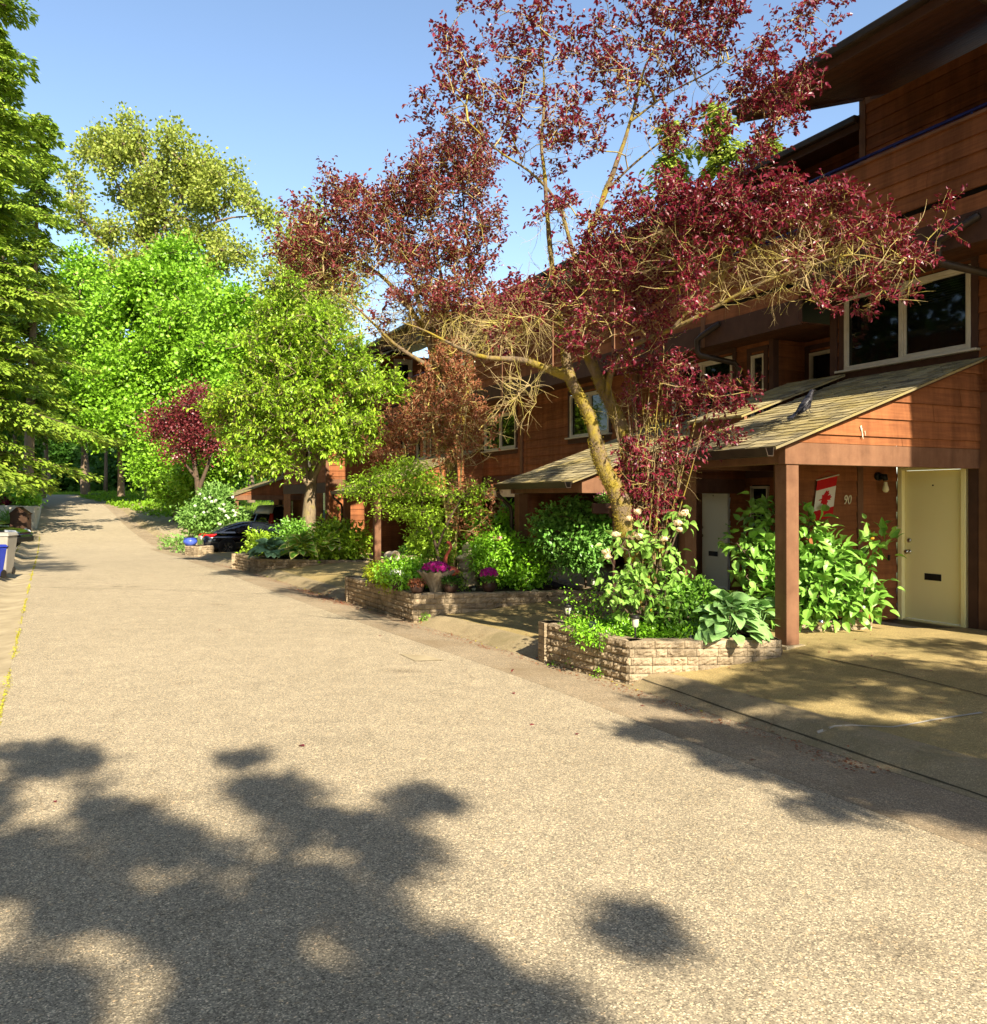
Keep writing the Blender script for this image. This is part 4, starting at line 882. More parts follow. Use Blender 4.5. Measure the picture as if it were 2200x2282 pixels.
# ------------------------------------------------------------------ vehicles
def car(name, label, cat, loc, heading, paintm, Ln=4.6, Wd=1.8, Hh=1.42, kind='sedan', group=None):
    """built pointing +X, rear bumper at x=0, wheels on z=0"""
    t = thing(name, label, cat, (0, 0, 0), group); ROOT[t.name] = np.zeros(3)
    wb = .60*Ln; xr = .21*Ln; xf = xr+wb*.97; rw = .33 if kind == 'sedan' else .35
    if kind == 'sedan':
        xs = np.array([0, .03, .12, .35, .8, xr, 1.5, 2.2, 2.9, 3.3, xf, 4.2, 4.45, 4.57, Ln])
        zl = np.array([.42, .30, .24, .21, .20, .20, .19, .19, .19, .19, .20, .21, .24, .32, .42])
        zh = np.array([.60, .86, .93, .97, .96, .955, .95, .94, .93, .92, .88, .80, .72, .60, .50])
        hw = np.array([.55, .74, .82, .87, .895, .90, .90, .90, .90, .90, .895, .86, .78, .66, .5])*Wd/1.8
        roof = [(.42, .955), (.95, 1.20), (1.6, 1.39), (2.15, Hh), (2.6, 1.385), (3.05, 1.22), (3.6, .92)]
    else:
        xs = np.array([0, .05, .15, .5, xr, 1.7, 2.4, 3.0, 3.6, xf, 4.4, Ln-.15, Ln]); xs = xs*Ln/max(xs[-1], Ln)
        zl = np.array([.5, .3, .25, .24, .23, .23, .23, .23, .23, .23, .25, .3, .45])
        zh = np.array([.8, 1.05, 1.12, 1.12, 1.12, 1.11, 1.1, 1.08, 1.05, 1.0, .92, .8, .6])
        hw = np.array([.7, .88, .93, .95, .96, .96, .96, .96, .96, .96, .93, .85, .7])*Wd/1.9
        roof = [(.10, 1.08), (.22, 1.45), (.42, Hh-.03), (1.3, Hh), (2.6, Hh-.03), (3.1, 1.55), (3.85, 1.02)]
    # body sections
    V = []; sec = 14
    for i, x in enumerate(xs):
        for j in range(sec):
            u = j/(sec-1)  # from bottom left sill over the top to the other sill, half profile mirrored
            th = [(0, 0), (.55, 0), (.93, .02), (1.0, .18), (1.0, .50), (.985, .70), (.93, .93)]
            q = th[j] if j < 7 else th[13-j]
            y = q[0]*hw[i]*(1 if j < 7 else -1); z = zl[i]+(zh[i]-zl[i])*q[1]
            V.append((x, y, z))
    F = [(i*sec+j, i*sec+(j+1) % sec, (i+1)*sec+(j+1) % sec, (i+1)*sec+j) for i in range(len(xs)-1) for j in range(sec)]
    F += [tuple(range(sec))[::-1], tuple((len(xs)-1)*sec+j for j in range(sec))]
    b = MB(); b.add(V, F)
    body = b.build('body', M[paintm], t, True)
    sb = body.modifiers.new('s', 'SUBSURF'); sb.levels = 2; sb.render_levels = 2
    # greenhouse: dark glass shell with painted roof and pillars
    def cab(scale_y, dz, x_in, name_, m, parent, a, bq, sub=True):
        g = MB(); n_ = len(roof); vs = []
        for x, z in roof:
            base_w = np.interp(x, xs, hw)*.93; k = (z-roof[0][1])/(Hh-roof[0][1]); top_w = base_w*(1-.24*max(0, k)); zb = float(np.interp(x, xs, zh))-.03
            for y, zz in ((base_w*scale_y, zb), ((base_w*.45+top_w*.55)*scale_y, zb+(z-zb)*.55), (top_w*scale_y, z-.045*min(1, k*3)+dz), (top_w*.55, z+dz), (-top_w*.55, z+dz), (-top_w*scale_y, z-.045*min(1, k*3)+dz), (-(base_w*.45+top_w*.55)*scale_y, zb+(z-zb)*.55), (-base_w*scale_y, zb)): vs.append((x, y, zz))
        for i in range(n_-1):
            for j in range(7):
                if a(i, j): g.f.append((i*8+j, i*8+j+1, (i+1)*8+j+1, (i+1)*8+j))
        g.v = vs; g.r = [0]*len(vs); return g.build(name_, M[m], parent, True)
    cab(1, 0, 0, 'windows', 'auto_glass', t, lambda i, j: True, 0)
    rr = (1, 4) if kind == 'sedan' else (1, 4)
    rf = cab(1.0, .012, 0, 'roof_panel', paintm, t, lambda i, j: rr[0] <= i < rr[1] and 2 <= j <= 4, 0); so_ = rf.modifiers.new('d', 'SOLIDIFY'); so_.thickness = .02
    # pillars
    pl = MB()
    def side(x, k_, s):
        z = float(np.interp(x, [r[0] for r in roof], [r[1] for r in roof])); bw = float(np.interp(x, xs, hw))*.93; kk = (z-roof[0][1])/(Hh-roof[0][1]); tw = bw*(1-.24*max(0, kk)); zb = float(np.interp(x, xs, zh))-.03
        y = bw*(1-k_)+tw*k_; return (x, s*(y+.006), zb+(z-.045-zb)*k_)
    for s in (1, -1):
        for x in ((1.98, 2.06) if kind == 'sedan' else (1.2, 2.5)): pl.tube([side(x, k_, s) for k_ in (0, .55, 1)], .03, 6)
        pl.tube([side(x, 1, s) for x in np.linspace(roof[0][0]+.1, roof[-1][0]-.1, 14)], .022, 6)
    pl.build('pillars', M[paintm], t, True)
    ch = MB()
    for s in (1, -1): ch.tube([(p[0], p[1]*1.012, p[2]+.014) for p in (side(x, 1, s) for x in np.linspace(roof[0][0]+.3, 2.2, 10))], .009, 5)
    ch.build('chrome_strip', M['chrome'], t, True)
    # wheels with arches
    for s in (1, -1):
        for x in (xr, xf):
            y = (float(np.interp(x, xs, hw)))*s; ar = MB(); ar.tube([(x, y-s*.20, rw+.02), (x, y+s*.006, rw+.02)], [rw+.05]*2, 28); ar.build('wheel_arch', M['black'], t)
            wh = MB(); wh.lathe([(rw*.6, -.1), (rw*.93, -.11), (rw, -.07), (rw, .07), (rw*.93, .11), (rw*.6, .1)], n=32)
            wh.v = [(a+x, c_*s+y-s*.055, b_+rw) for a, b_, c_ in wh.v]; wo = wh.build('wheel', M['tyre'], t, True)
            ri = MB(); ri.lathe([(rw*.66, .095), (rw*.62, .08), (rw*.6, .02), (rw*.1, .01), (.001, .01)], n=32)
            base_n = len(ri.v)
            for k in range(5):
                an = 2*math.pi*k/5
                for da in (-.16, .16):
                    c1, s1 = math.cos(an+da*.5), math.sin(an+da*.5); c2, s2 = math.cos(an+da*1.3), math.sin(an+da*1.3)
                    ri.tube([(.05*c1, .05*s1, .075), (rw*.64*c2, rw*.64*s2, .085)], [.026, .017], 4)
            ri.v = [(a+x, c_*s+y-s*.045, b_+rw) for a, b_, c_ in ri.v]; ri.build('rim', M['rim'], wo)
            dk = MB(); dk.tube([(x, y-s*.02, rw), (x, y+s*.012, rw)], [rw*.6]*2, 24); dk.build('brake', M['black'], wo)
    # lamps, bumper, plate
    for s in (1, -1):
        l = MB()
        if kind == 'sedan': l.box8([(.015, s*.50, .72), (.30, s*.855, .75), (.52, s*.885, .86), (.06, s*.45, .83), (.03, s*.50, .80), (.30, s*.85, .88), (.55, s*.875, .92), (.08, s*.45, .88)])
        else: l.box8([(.02, s*.80, .95), (.28, s*.93, .95), (.28, s*.92, 1.5), (.14, s*.78, 1.5), (0, s*.82, .95), (.2, s*.955, .95), (.22, s*.925, 1.5), (.11, s*.80, 1.5)])
        l.build('tail_light', M['red_lens'], t, bevel=.015)
        l = MB(); l.box8([(Ln-.10, s*.52, .60), (Ln-.42, s*.80, .62), (Ln-.45, s*.80, .72), (Ln-.18, s*.50, .68), (Ln-.055, s*.54, .60), (Ln-.34, s*.855, .62), (Ln-.38, s*.85, .73), (Ln-.13, s*.53, .69)]); l.build('headlight', M['clear_lens'], t, bevel=.012)
        l = MB(); mx_ = 3.0 if kind == 'sedan' else 3.1; l.lathe([(0, -.07), (.07, -.05), (.09, 0), (.07, .05), (0, .07)], (mx_, s*(hw.max()+.10), 1.0), 10); l.build('mirror', M[paintm], t, True)
    l = MB(); l.box(-.012, .05, -.26, .26, .66, .80); l.build('licence_plate', M['white_cloth'], t, bevel=.004)
    l = MB(); l.box(-.005, .2, -.75, .75, .24, .40); l.build('rear_bumper', M['plastic_black'], t, bevel=.03)
    l = MB(); l.box(Ln-.2, Ln+.004, -.62, .62, .24, .44); l.build('grille', M['plastic_black'], t, bevel=.03)
    t.location = loc; t.rotation_euler = (0, 0, heading)
    return t
hv = math.atan2(.50, .866)
car('parked_car', 'black sedan parked nose-in on a driveway with its red tail light towards the road', 'car', (-12.78, 37.1, -.44), hv, 'car_black')
c2 = car('parked_car', 'dark car at the left edge of the photo with only its front bumper in view', 'car', (-22.4, 32.2, .02), R(4), 'car_black')
c2.rotation_euler = (R(0), R(-1), R(4))
car('parked_van', 'white van parked under the far porch with only its rear corner in view', 'van', (-12.75, 46.3, -.30), R(52), 'car_white', 4.7, 1.95, 1.95, 'van')
car('parked_car', 'silver car in the dark carport behind the leafy tree', 'car', tuple(W(28.2, .95, -.1)), hv-R(5), 'car_silver')
# ------------------------------------------------------------------ left roadside things
def lid_bin(label, loc, m, lidm, h=1.0, w_=.56, rot=0):
    t = thing('wheeled_bin', label, 'bin', (0, 0, 0), 'bins at the left kerb'); ROOT[t.name] = np.zeros(3)
    b = MB(); b.box8([(-w_*.36, -w_*.4, .04), (w_*.36, -w_*.4, .04), (w_*.36, w_*.4, .04), (-w_*.36, w_*.4, .04), (-w_/2, -w_*.55, h*.92), (w_/2, -w_*.55, h*.92), (w_/2, w_*.55, h*.92), (-w_/2, w_*.55, h*.92)]); b.build('bin_body', M[m], t, bevel=.03)
    b = MB(); b.box8([(-w_*.54, -w_*.6, h*.92), (w_*.54, -w_*.6, h*.92), (w_*.54, w_*.6, h*.92), (-w_*.54, w_*.6, h*.92), (-w_*.48, -w_*.5, h*1.0), (w_*.48, -w_*.5, h*1.0), (w_*.48, w_*.5, h), (-w_*.48, w_*.5, h)]); b.build('lid', M[lidm], t, bevel=.02)
    for s in (-1, 1): b = MB(); b.tube([(s*w_*.4, w_*.42, .1), (s*w_*.33, w_*.42, .1)], .1, 16); b.build('wheel', M['plastic_black'], t)
    b = MB(); b.tube([(-w_*.4, w_*.62, h*.88), (-w_*.4, w_*.72, h*.92), (w_*.4, w_*.72, h*.92), (w_*.4, w_*.62, h*.88)], .02, 8); b.build('handle', M['plastic_black'], t)
    t.location = loc; t.rotation_euler = (0, 0, rot); return t
p = onground(0, 22); lid_bin('grey wheeled bin at the left kerb', tuple(p), 'bin_grey', 'bin_grey', 1.1, .62, R(10))
p = onground(-22, 20.6); lid_bin('blue recycling bin cut off by the left edge of the photo', tuple(p), 'bin_blue', 'bin_blue', .82, .5, R(-8))
p = onground(46, 47); t = thing('mail_kiosk', 'dark brown gabled mailbox kiosk in front of the white wall', 'mailbox', tuple(p)); mb = MB()
x, y, z = p; hw_, hh = .46, z_at(1145, 47)-p[2]
mb.add([(x+s*hw_, y+d, z+q) for d in (-.25, .25) for s, q in ((-1, 0), (1, 0), (1, hh), (-1, hh))]+[(x-.05, y-.25, z_at(1131, 47)), (x-.05, y+.25, z_at(1131, 47))],
       [(0, 1, 2, 8, 3), (4, 7, 9, 6, 5), (0, 4, 5, 1), (1, 5, 6, 2), (0, 3, 7, 4), (2, 6, 9, 8), (3, 8, 9, 7)]); mb.build('cabinet', M['kiosk'], t, bevel=.012)
mb = MB()
for s in (1, -1): mb.box8([(x-.05, y-.29, z_at(1131, 47)+.002), (x+s*(hw_+.04)-.0, y-.29, z+hh-.03), (x+s*(hw_+.04), y+.29, z+hh-.03), (x-.05, y+.29, z_at(1131, 47)+.002), (x-.05, y-.29, z_at(1131, 47)+.04), (x+s*(hw_+.05), y-.29, z+hh), (x+s*(hw_+.05), y+.29, z+hh), (x-.05, y+.29, z_at(1131, 47)+.04)])
mb.build('cap', M['kiosk'], t); mb = MB(); mb.box(x+hw_, x+hw_+.03, y-.1, y-.05, z+.75, z+.9); mb.build('latch', M['black'], t)
p = onground(68, 84); t = thing('road_sign', 'small pale sign on a thin post at the far bend', 'sign', tuple(p)); mb = MB(); mb.tube([p, p+np.array([0, 0, 2.1])], .04, 6); mb.build('pole', M['gutter_metal'], t); mb = MB(); x, y, z = p; mb.box(x-.3, x+.3, y-.06, y-.04, z+1.7, z+2.1); mb.build('sign_panel', M['white_wall'], t)
# ------------------------------------------------------------------ flag
FL = FA(1.2)
def flag():
    t = thing('flag', 'small hanging red and white maple leaf flag on the porch wall beside number 90', 'flag', FL(1.75, .03, 1.9))
    an = R(-11); c = (1.64, 2.20); wd, ht = .37, .56      # top-left corner of the cloth
    def q(u, v, d=.03):
        x, y = u*wd, -v*ht; X = c[0]+x*math.cos(an)-y*math.sin(an)*1.0; Z = c[1]-x*math.sin(an)+y*math.cos(an)
        return FL(X, d+.018+.012*math.sin(u*5+v*3)*v, Z)
    def grid(u0, u1, v0, v1, d):
        mb = MB(); n_ = 8; vs = [q(u0+(u1-u0)*i/n_, v0+(v1-v0)*j/n_, d) for j in range(n_+1) for i in range(n_+1)]
        mb.add(vs, [(j*(n_+1)+i, j*(n_+1)+i+1, (j+1)*(n_+1)+i+1, (j+1)*(n_+1)+i) for j in range(n_) for i in range(n_)]); return mb
    grid(0, 1, 0, .25, .03).build('red_bar', M['red_cloth'], t, True); grid(0, 1, .25, .75, .03).build('white_field', M['white_cloth'], t, True); grid(0, 1, .75, 1, .03).build('red_bar', M['red_cloth'], t, True)
    half = [(0, 1), (.10, .78), (.24, .86), (.20, .46), (.40, .62), (.46, .50), (.68, .54), (.60, .30), (.74, .22), (.36, -.12), (.42, -.30), (.06, -.24), (.04, -.62)]
    pts = half+[(-x, y) for x, y in half[::-1][:-1]]
    mb = MB(); cx = (0, .12)
    # leaf lies on its side: its tip points to the right
    def lf(x, y): return q(.50+(y-.12)*.42, .5+x*.26*1.05, .034)
    vs = [lf(*cx)]+[lf(x, y) for x, y in pts]; n_ = len(pts)
    mb.add(vs, [(0, 1+i, 1+(i+1) % n_) for i in range(n_)]); mb.build('maple_leaf', M['red_cloth'], t)
    mb = MB(); a_, b_ = q(-.06, -.01, .03), q(1.06, -.01, .03); mb.tube([a_, b_], .008, 8); mb.build('rod', M['frame'], t)
    mb = MB(); mb.tube([a_, FL(1.83, .03, 2.33), b_], .002, 4); mb.build('string', M['red_cloth'], t)
flag()
t = thing('doormat', 'dark door mat on the step below the cream door', 'mat', W(.6, 2.6, .28)); mb = MB(); 
for k in range(14): x0 = .1+k*.07; mb.fbox(FB(0), x0, x0+.06, -3.02, -2.45, .275, .30)
mb.build('mat_strips', M['black'], t)
# ------------------------------------------------------------------ crow on the porch roof
def crow():
    t = thing('crow', 'black crow standing on the mossy porch roof', 'bird', (0, 0, 0)); ROOT[t.name] = np.zeros(3)
    secs = [(-.20, .0, .004, .012), (-.14, .012, .012, .03), (-.08, .03, .028, .042), (-.02, .055, .05, .058), (.05, .085, .058, .062), (.10, .115, .048, .052), (.135, .15, .034, .036), (.16, .175, .033, .034), (.185, .185, .028, .028), (.205, .185, .014, .014)]
    mb = MB(); n_ = 14
    vs = [(x, ry*math.cos(2*math.pi*j/n_), z+rz*math.sin(2*math.pi*j/n_)+.07) for x, z, rz, ry in secs for j in range(n_)]
    mb.add(vs, [(i*n_+j, i*n_+(j+1) % n_, (i+1)*n_+(j+1) % n_, (i+1)*n_+j) for i in range(len(secs)-1) for j in range(n_)]+[tuple(range(n_))[::-1], tuple((len(secs)-1)*n_+j for j in range(n_))]); bd = mb.build('body', M['crow'], t, True)
    for s in (1, -1):
        w_ = MB(); 
        for k in range(7): w_.tube([(.07-.01*k, s*(.055+.003*k), .16-.012*k), (-.02-.02*k, s*(.062-.002*k), .13-.012*k), (-.16-.006*k, s*(.03-.003*k), .075-.006*k)], [.012, .016, .003], 5)
        w_.build('wing', M['crow'], t, True)
        l = MB(); l.tube([(.03, s*.025, .1), (.02, s*.028, .05), (.03, s*.03, .0)], .005, 6); l.tube([(.0, s*.03, .003), (.065, s*.035, .003)], .004, 5); l.build('leg', M['black'], t)
    b = MB(); b.tube([(.195, 0, .256), (.225, 0, .252), (.258, 0, .240)], [.014, .010, .002], 8); b.build('beak', M['black'], t, True)
    tl = MB(); tl.box8([(-.15, -.03, .075), (-.30, -.045, .03), (-.30, .045, .03), (-.15, .03, .075), (-.15, -.03, .085), (-.30, -.045, .037), (-.30, .045, .037), (-.15, .03, .085)]); tl.build('tail', M['crow'], t)
    # pitched up along the roof, looking to the right
    bx = 1.02; p_ = W(.72, bx, 2.34+.245+.05+bx*SL+.022)
    t.location = p_; t.rotation_euler = (0, R(-20), R(25)); t.scale = (.95,)*3
crow()
# ------------------------------------------------------------------ garden ornaments and pots
def pot(label, loc, prof, m, rim=True, name='flower_pot', group='pots along the planter wall', tilt=None):
    t = thing(name, label, 'pot', (0, 0, 0), group); ROOT[t.name] = np.zeros(3)
    mb = MB(); mb.lathe(prof, n=28); mb.build('pot_body', M[m], t, True)
    mb = MB(); r = prof[-1][0]*.9; mb.lathe([(0, prof[-1][1]-.02), (r, prof[-1][1]-.025)], n=20); mb.build('potting_soil', M['soil'], t)
    t.location = loc
    if tilt: t.rotation_euler = tilt
    return t
def flowers(name, label, c, rx, rz, n_, leafm, flm, fsz=.03, lsz=.05, seed=0, nf=160, cat='flowers'):
    rng = np.random.default_rng(seed); t = thing(name, label, cat, (c[0], c[1], c[2]))
    c = np.array(c); q = c+rdir(n_, rng)*rng.random((n_, 1))**.5*np.array([rx, rx, rz])+np.array([0, 0, rz*.6])
    st = MB()
    for p_ in q[::6]: st.tube([c+rng.normal(size=3)*rx*.15*np.array([1, 1, 0]), (c+p_)/2+np.array([0, 0, .02]), p_], .0025, 4, False)
    st.build('stems', M['b_grey'], t)
    V, F, r, e = scatter(T_leaf(), q, rdir(n_, rng)+(q-c)*6, rdir(n_, rng)+np.array([0, 0, 2.]), lsz*rng.uniform(.6, 1.2, n_), None, rng); npmesh('leaves', V, F, r, M[leafm], t)
    if flm:
        d = rdir(nf, rng); d[:, 2] = np.abs(d[:, 2])*.9+.1; f = c+d*np.array([rx*1.0, rx*1.0, rz*1.05])+np.array([0, 0, rz*.7])
        parts = []
        for k in range(5): parts.append(scatter(T_leaf(.1, .1, .42), f, np.cross(d, rdir(nf, rng))+d*.5, d, fsz*rng.uniform(.8, 1.2, nf), rng.random(nf), rng))
        V, F, r, e = join(parts); npmesh('blossoms', V, F, r, M[flm], t)
    return t
ZW = .41
def onwall(px, Y): x = (px-1100)/FPX*Y; return (x, Y, ZW)
bowl = [(.0, 0), (.075, 0), (.10, .03), (.125, .08), (.122, .12), (.105, .145), (.118, .165), (.125, .175), (.112, .175)]
def sc_(pr, k, kz=None): return [(r*k, z*(kz or k)) for r, z in pr]
l = onwall(885, 14.55); pot('dark glazed pot of small white flowers, leftmost on the planter wall', l, sc_(bowl, .92), 'pot_dark'); flowers('potted_flowers', 'white flowers with grey leaves in the leftmost pot', (l[0], l[1], l[2]+.13), .12, .13, 500, 'l_white', 'flower_white', .02, .035, 1, 120)
l = onwall(929, 14.02); pot('brown pot of trailing leaves on the planter corner', l, sc_(bowl, .95, .9), 'pot_dark'); flowers('potted_plant', 'trailing reddish green plant in the brown corner pot', (l[0], l[1], l[2]+.12), .14, .07, 420, 'l_bronze', None, .02, .05, 2, cat='plant')
l = onwall(1005, 14.12); pot('dark glazed pot of low green leaves right of the shell-shaped urn', l, sc_(bowl, 1.02), 'pot_dark'); flowers('potted_plant', 'dark green plant in the pot right of the shell-shaped urn', (l[0], l[1], l[2]+.14), .16, .07, 520, 'l_dark', None, .02, .05, 3, cat='plant')
l = onwall(1090, 14.22); pot('dark glazed pot of magenta flowers standing alone on the planter wall', l, sc_(bowl, 1.0, 1.05), 'pot_dark'); flowers('potted_flowers', 'magenta flowers in the lone dark pot', (l[0], l[1], l[2]+.16), .14, .13, 500, 'l_shrub', 'flower_mag', .035, .045, 4, 150)
# shell urn
l = onwall(972, 14.35); t = thing('shell_urn', 'pale stone urn shaped like a scallop shell, filled with magenta flowers', 'urn', (l[0], l[1], l[2])); mb = MB(); n_ = 64; prof_ = [(.10, -.02), (.11, .02), (.13, .08), (.19, .17), (.26, .26), (.31, .325), (.30, .335), (.24, .26), (.15, .2)]
vs = []
for k, (r, z) in enumerate(prof_):
    for j in range(n_):
        th = 2*math.pi*j/n_; rip = 1+.07*math.cos(th*14)*min(1, r/.2); vs.append((l[0]+r*rip*math.cos(th), l[1]+.75*r*rip*math.sin(th), l[2]+z+.018*math.cos(th*14)*(z > .24)))
mb.add(vs, [(i*n_+j, i*n_+(j+1) % n_, (i+1)*n_+(j+1) % n_, (i+1)*n_+j) for i in range(len(prof_)-1) for j in range(n_)]); mb.build('bowl', M['stone'], t, True)
flowers('potted_flowers', 'magenta flowers filling the shell-shaped urn', (l[0]+.0, l[1], l[2]+.27), .22, .12, 500, 'l_shrub', 'flower_mag', .04, .045, 5, 170)
# flamingo
def flamingo():
    b = at(1001, 1270, 15.0); t = thing('garden_flamingo', 'pink flamingo garden figure behind the shell-shaped urn', 'garden figure', tuple(b)); K = 15.0/FPX
    o = lambda x, y, z=0: (b[0]+x*K, b[1]+z, b[2]-y*K)
    mb = MB(); mb.tube([o(-8, -8), o(-9, -20), o(-6, -32), o(-1, -40), o(4, -48), o(4, -56), o(0, -61), o(-5, -62)], [.05, .038, .028, .024, .022, .022, .030, .026], 12); mb.build('neck', M['flamingo'], t, True)
    mb = MB(); mb.tube([o(-10, -4), o(-6, 0), o(0, 3), o(7, 4), o(14, 4), o(20, 6), o(26, 8)], [.03, .075, .10, .10, .08, .045, .008], 14); mb.build('body', M['flamingo'], t, True)
    mb = MB(); mb.tube([o(-5, -62), o(-9, -60), o(-10, -54)], [.02, .016, .004], 8); mb.build('beak', M['black'], t, True)
    for d in (0, 7): mb = MB(); mb.tube([o(d, 12), o(d+1, 26, .02), o(d-1, 42, .02)], .010, 6); mb.build('leg', M['flamingo'], t)
flamingo()
# stone hand fountain with ball
b = at(1040, 1300, 15.3); b[2] = .38; K = 15.3/FPX
t = thing('stone_ornament', 'tall weathered garden statue of stacked rocks topped by a pale stone lantern', 'statue', tuple(b)); rng = random.Random(4)
def rock(mb, c, rx, ry, rz, n_=14):
    vs = []; m_ = 9
    for i in range(m_+1):
        for j in range(n_):
            ph = math.pi*i/m_; th = 2*math.pi*j/n_; k = 1+rng.uniform(-.10, .10); vs.append((c[0]+rx*k*math.sin(ph)*math.cos(th), c[1]+ry*k*math.sin(ph)*math.sin(th), c[2]+rz*k*math.cos(ph)))
    mb.add(vs, [(i*n_+j, i*n_+(j+1) % n_, (i+1)*n_+(j+1) % n_, (i+1)*n_+j) for i in range(m_) for j in range(n_)])
def bp(px, py, d=0): q = at(px, py, 15.3+d); return q
mb = MB(); [rock(mb, bp(x, y), r*K, r*K*.8, h_*K) for x, y, r, h_ in ((1048, 1310, 22, 24), (1046, 1285, 20, 22), (1040, 1262, 22, 16), (1050, 1246, 22, 14), (1032, 1250, 14, 10))]; mb.build('rock_column', M['stone'], t, True)
mb = MB(); [rock(mb, bp(x, y, -.1), r*K, r*K, h_*K) for x, y, r, h_ in ((1040, 1238, 6, 6), (1048, 1236, 6, 5), (1056, 1238, 5, 5), (1028, 1243, 12, 6), (1034, 1238, 5, 5))]; mb.build('pebbles', M['stone_pale'], t, True)
mb = MB(); c = bp(1041, 1222); mb.lathe([(0, 14*K), (2*K, 13.5*K), (3*K, 11*K), (8*K, 8*K), (11.5*K, 2*K), (12*K, -5*K), (10*K, -12*K), (7*K, -14*K), (0, -14*K)], c, 20); mb.build('lantern', M['stone_pale'], t, True)
# garden path lights
def path_light(label, loc, h=.34, cap=.075, style='cap', sc=1.0):
    t = thing('path_light', label, 'garden light', (0, 0, 0), 'solar garden lights'); ROOT[t.name] = np.zeros(3)
    mb = MB(); mb.tube([(0, 0, -.05), (0, 0, h*.55)], .010, 8); mb.build('stake', M['plastic_black'], t)
    mb = MB(); mb.lathe([(.028, h*.55), (.036, h*.62), (.04, h*.9), (.036, h*.93)], n=16); mb.build('lens', M['lamp_glass'], t, True)
    mb = MB(); mb.lathe([(.0, h*.93+.035), (.03, h*.93+.033), (cap*.75, h*.93+.022), (cap, h*.93), (.03, h*.93-.004)], n=20); mb.build('cap', M['plastic_black'], t, True)
    if style == 'torch':
        mb = MB()
        for k in range(8): a_ = 2*math.pi*k/8; mb.tube([(.03*math.cos(a_), .03*math.sin(a_), h*.5), (.062*math.cos(a_), .062*math.sin(a_), h*.92)], .005, 4)
        mb.build('cage', M['plastic_black'], t)
    t.location = loc; t.scale = (sc,)*3
path_light('black solar path light with round cap at the corner of the nearest planter', tuple(at(1416, 1427, 9.3)), .26, .058, sc=1.02)
path_light('black torch-shaped garden light at the left end of the nearest planter', tuple(at(1266, 1392, 10.3)), .20, .05, 'torch', 1.15)
path_light('small pagoda-shaped light beside the lone magenta pot', (at(1056, 1316, 14.6)[0], 14.6, .33), .12, .07, sc=1.0)
path_light('small pagoda-shaped light below the bright green bush', (at(1173, 1316, 15)[0], 15, .34), .10, .07, sc=1.1)
path_light('pale path light at the foot of the little tree', (at(1321, 1316, 15)[0], 15, .34), .20, .05, sc=1.0)
path_light('path light among the far shrubs', (at(757, 1240, 24.3)[0], 24.3, .2), .5, .07, sc=1.1)
for px, py, Y, rz, lab in ((1323, 1398, 9.8, 20, 'black solar spotlight tilted up in the groundcover'), (1545, 1418, 9.35, 0, 'black solar spotlight panel beside the big hosta')):
    p = at(px, py, Y); t = thing('solar_spotlight', lab, 'garden light', tuple(p), 'solar spotlights'); mb = MB(); x, y, z = p
    mb.box8([(x-.055, y-.05, z-.02), (x+.045, y-.06, z-.035), (x+.055, y+.03, z+.04), (x-.045, y+.04, z+.055), (x-.055, y-.055, z-.005), (x+.045, y-.065, z-.02), (x+.055, y+.025, z+.055), (x-.045, y+.035, z+.07)]); mb.build('solar_panel', M['auto_glass'], t, bevel=.004)
    mb = MB(); mb.tube([(x-.06, y+.02, z-.02), (x-.02, y+.07, z-.01)], [.04, .03], 14); mb.tube([(x, y+.02, z), (x, y+.02, .34)], .01, 6); mb.build('lamp_head', M['plastic_black'], t, True)
# rocks, fallen pot, small things
t = thing('rock', 'rounded yellowish stone on the planter wall below the bush', 'rock', tuple(at(1192, 1321, 14.4))); mb = MB(); rock(mb, at(1192, 1322, 14.45), .085, .06, .065); mb.build('stone', M['stone_pale'], t, True)
p = onground(872, 23.2)+np.array([0, 0, .17]); pot('cream glazed pot lying on its side under the second porch', tuple(p+np.array([-.12, 0, 0])), [(.0, 0), (.13, 0), (.15, .03), (.165, .1), (.165, .28), (.185, .3), (.185, .33), (.15, .33), (.14, .1), (0, .06)], 'pot_white', tilt=(R(12), R(90), R(-25)), group=None)
p = at(424, 1206, 36.3); pot('shiny blue glazed pot on the small far planter', (p[0], p[1], -.02), sc_(bowl, 2.3, 1.9), 'pot_blue', group=None)
t = thing('glass_ball', 'silvery gazing ball under the hydrangea', 'garden ball', W(.55, 1.0, .3)); mb = MB(); q = at(1829, 1386, 10.35); rock(mb, q, .055, .055, .045, 18); mb.build('ball', M['chrome'], t, True)
t = thing('hanging_basket', 'wooden box of pink flowers hanging under the second porch', 'planter box', tuple(at(1345, 1125, 13))); q = at(1345, 1130, 13); mb = MB(); x, y, z = q; mb.box(x-.17, x+.17, y-.1, y+.1, z-.1, z+.06); mb.build('box', M['lumber'], t, bevel=.01)
mb = MB(); mb.tube([(x, y, z), (x, y, 2.1)], .006, 4); mb.build('chain', M['black'], t)
flowers('basket_flowers', 'pink flowers and leaves in the hanging wooden box', (x, y, z+.08), .14, .08, 200, 'l_shrub', 'flower_pink', .025, .05, 9, 25)
t = thing('bird_house', 'small copper-coloured birdhouse behind the mossy trunk', 'birdhouse', tuple(at(1368, 1140, 11.6))); x, y, z = at(1368, 1140, 11.6); mb = MB(); mb.box(x-.06, x+.06, y-.06, y+.06, z-.08, z+.05); mb.build('house', M['fascia'], t)
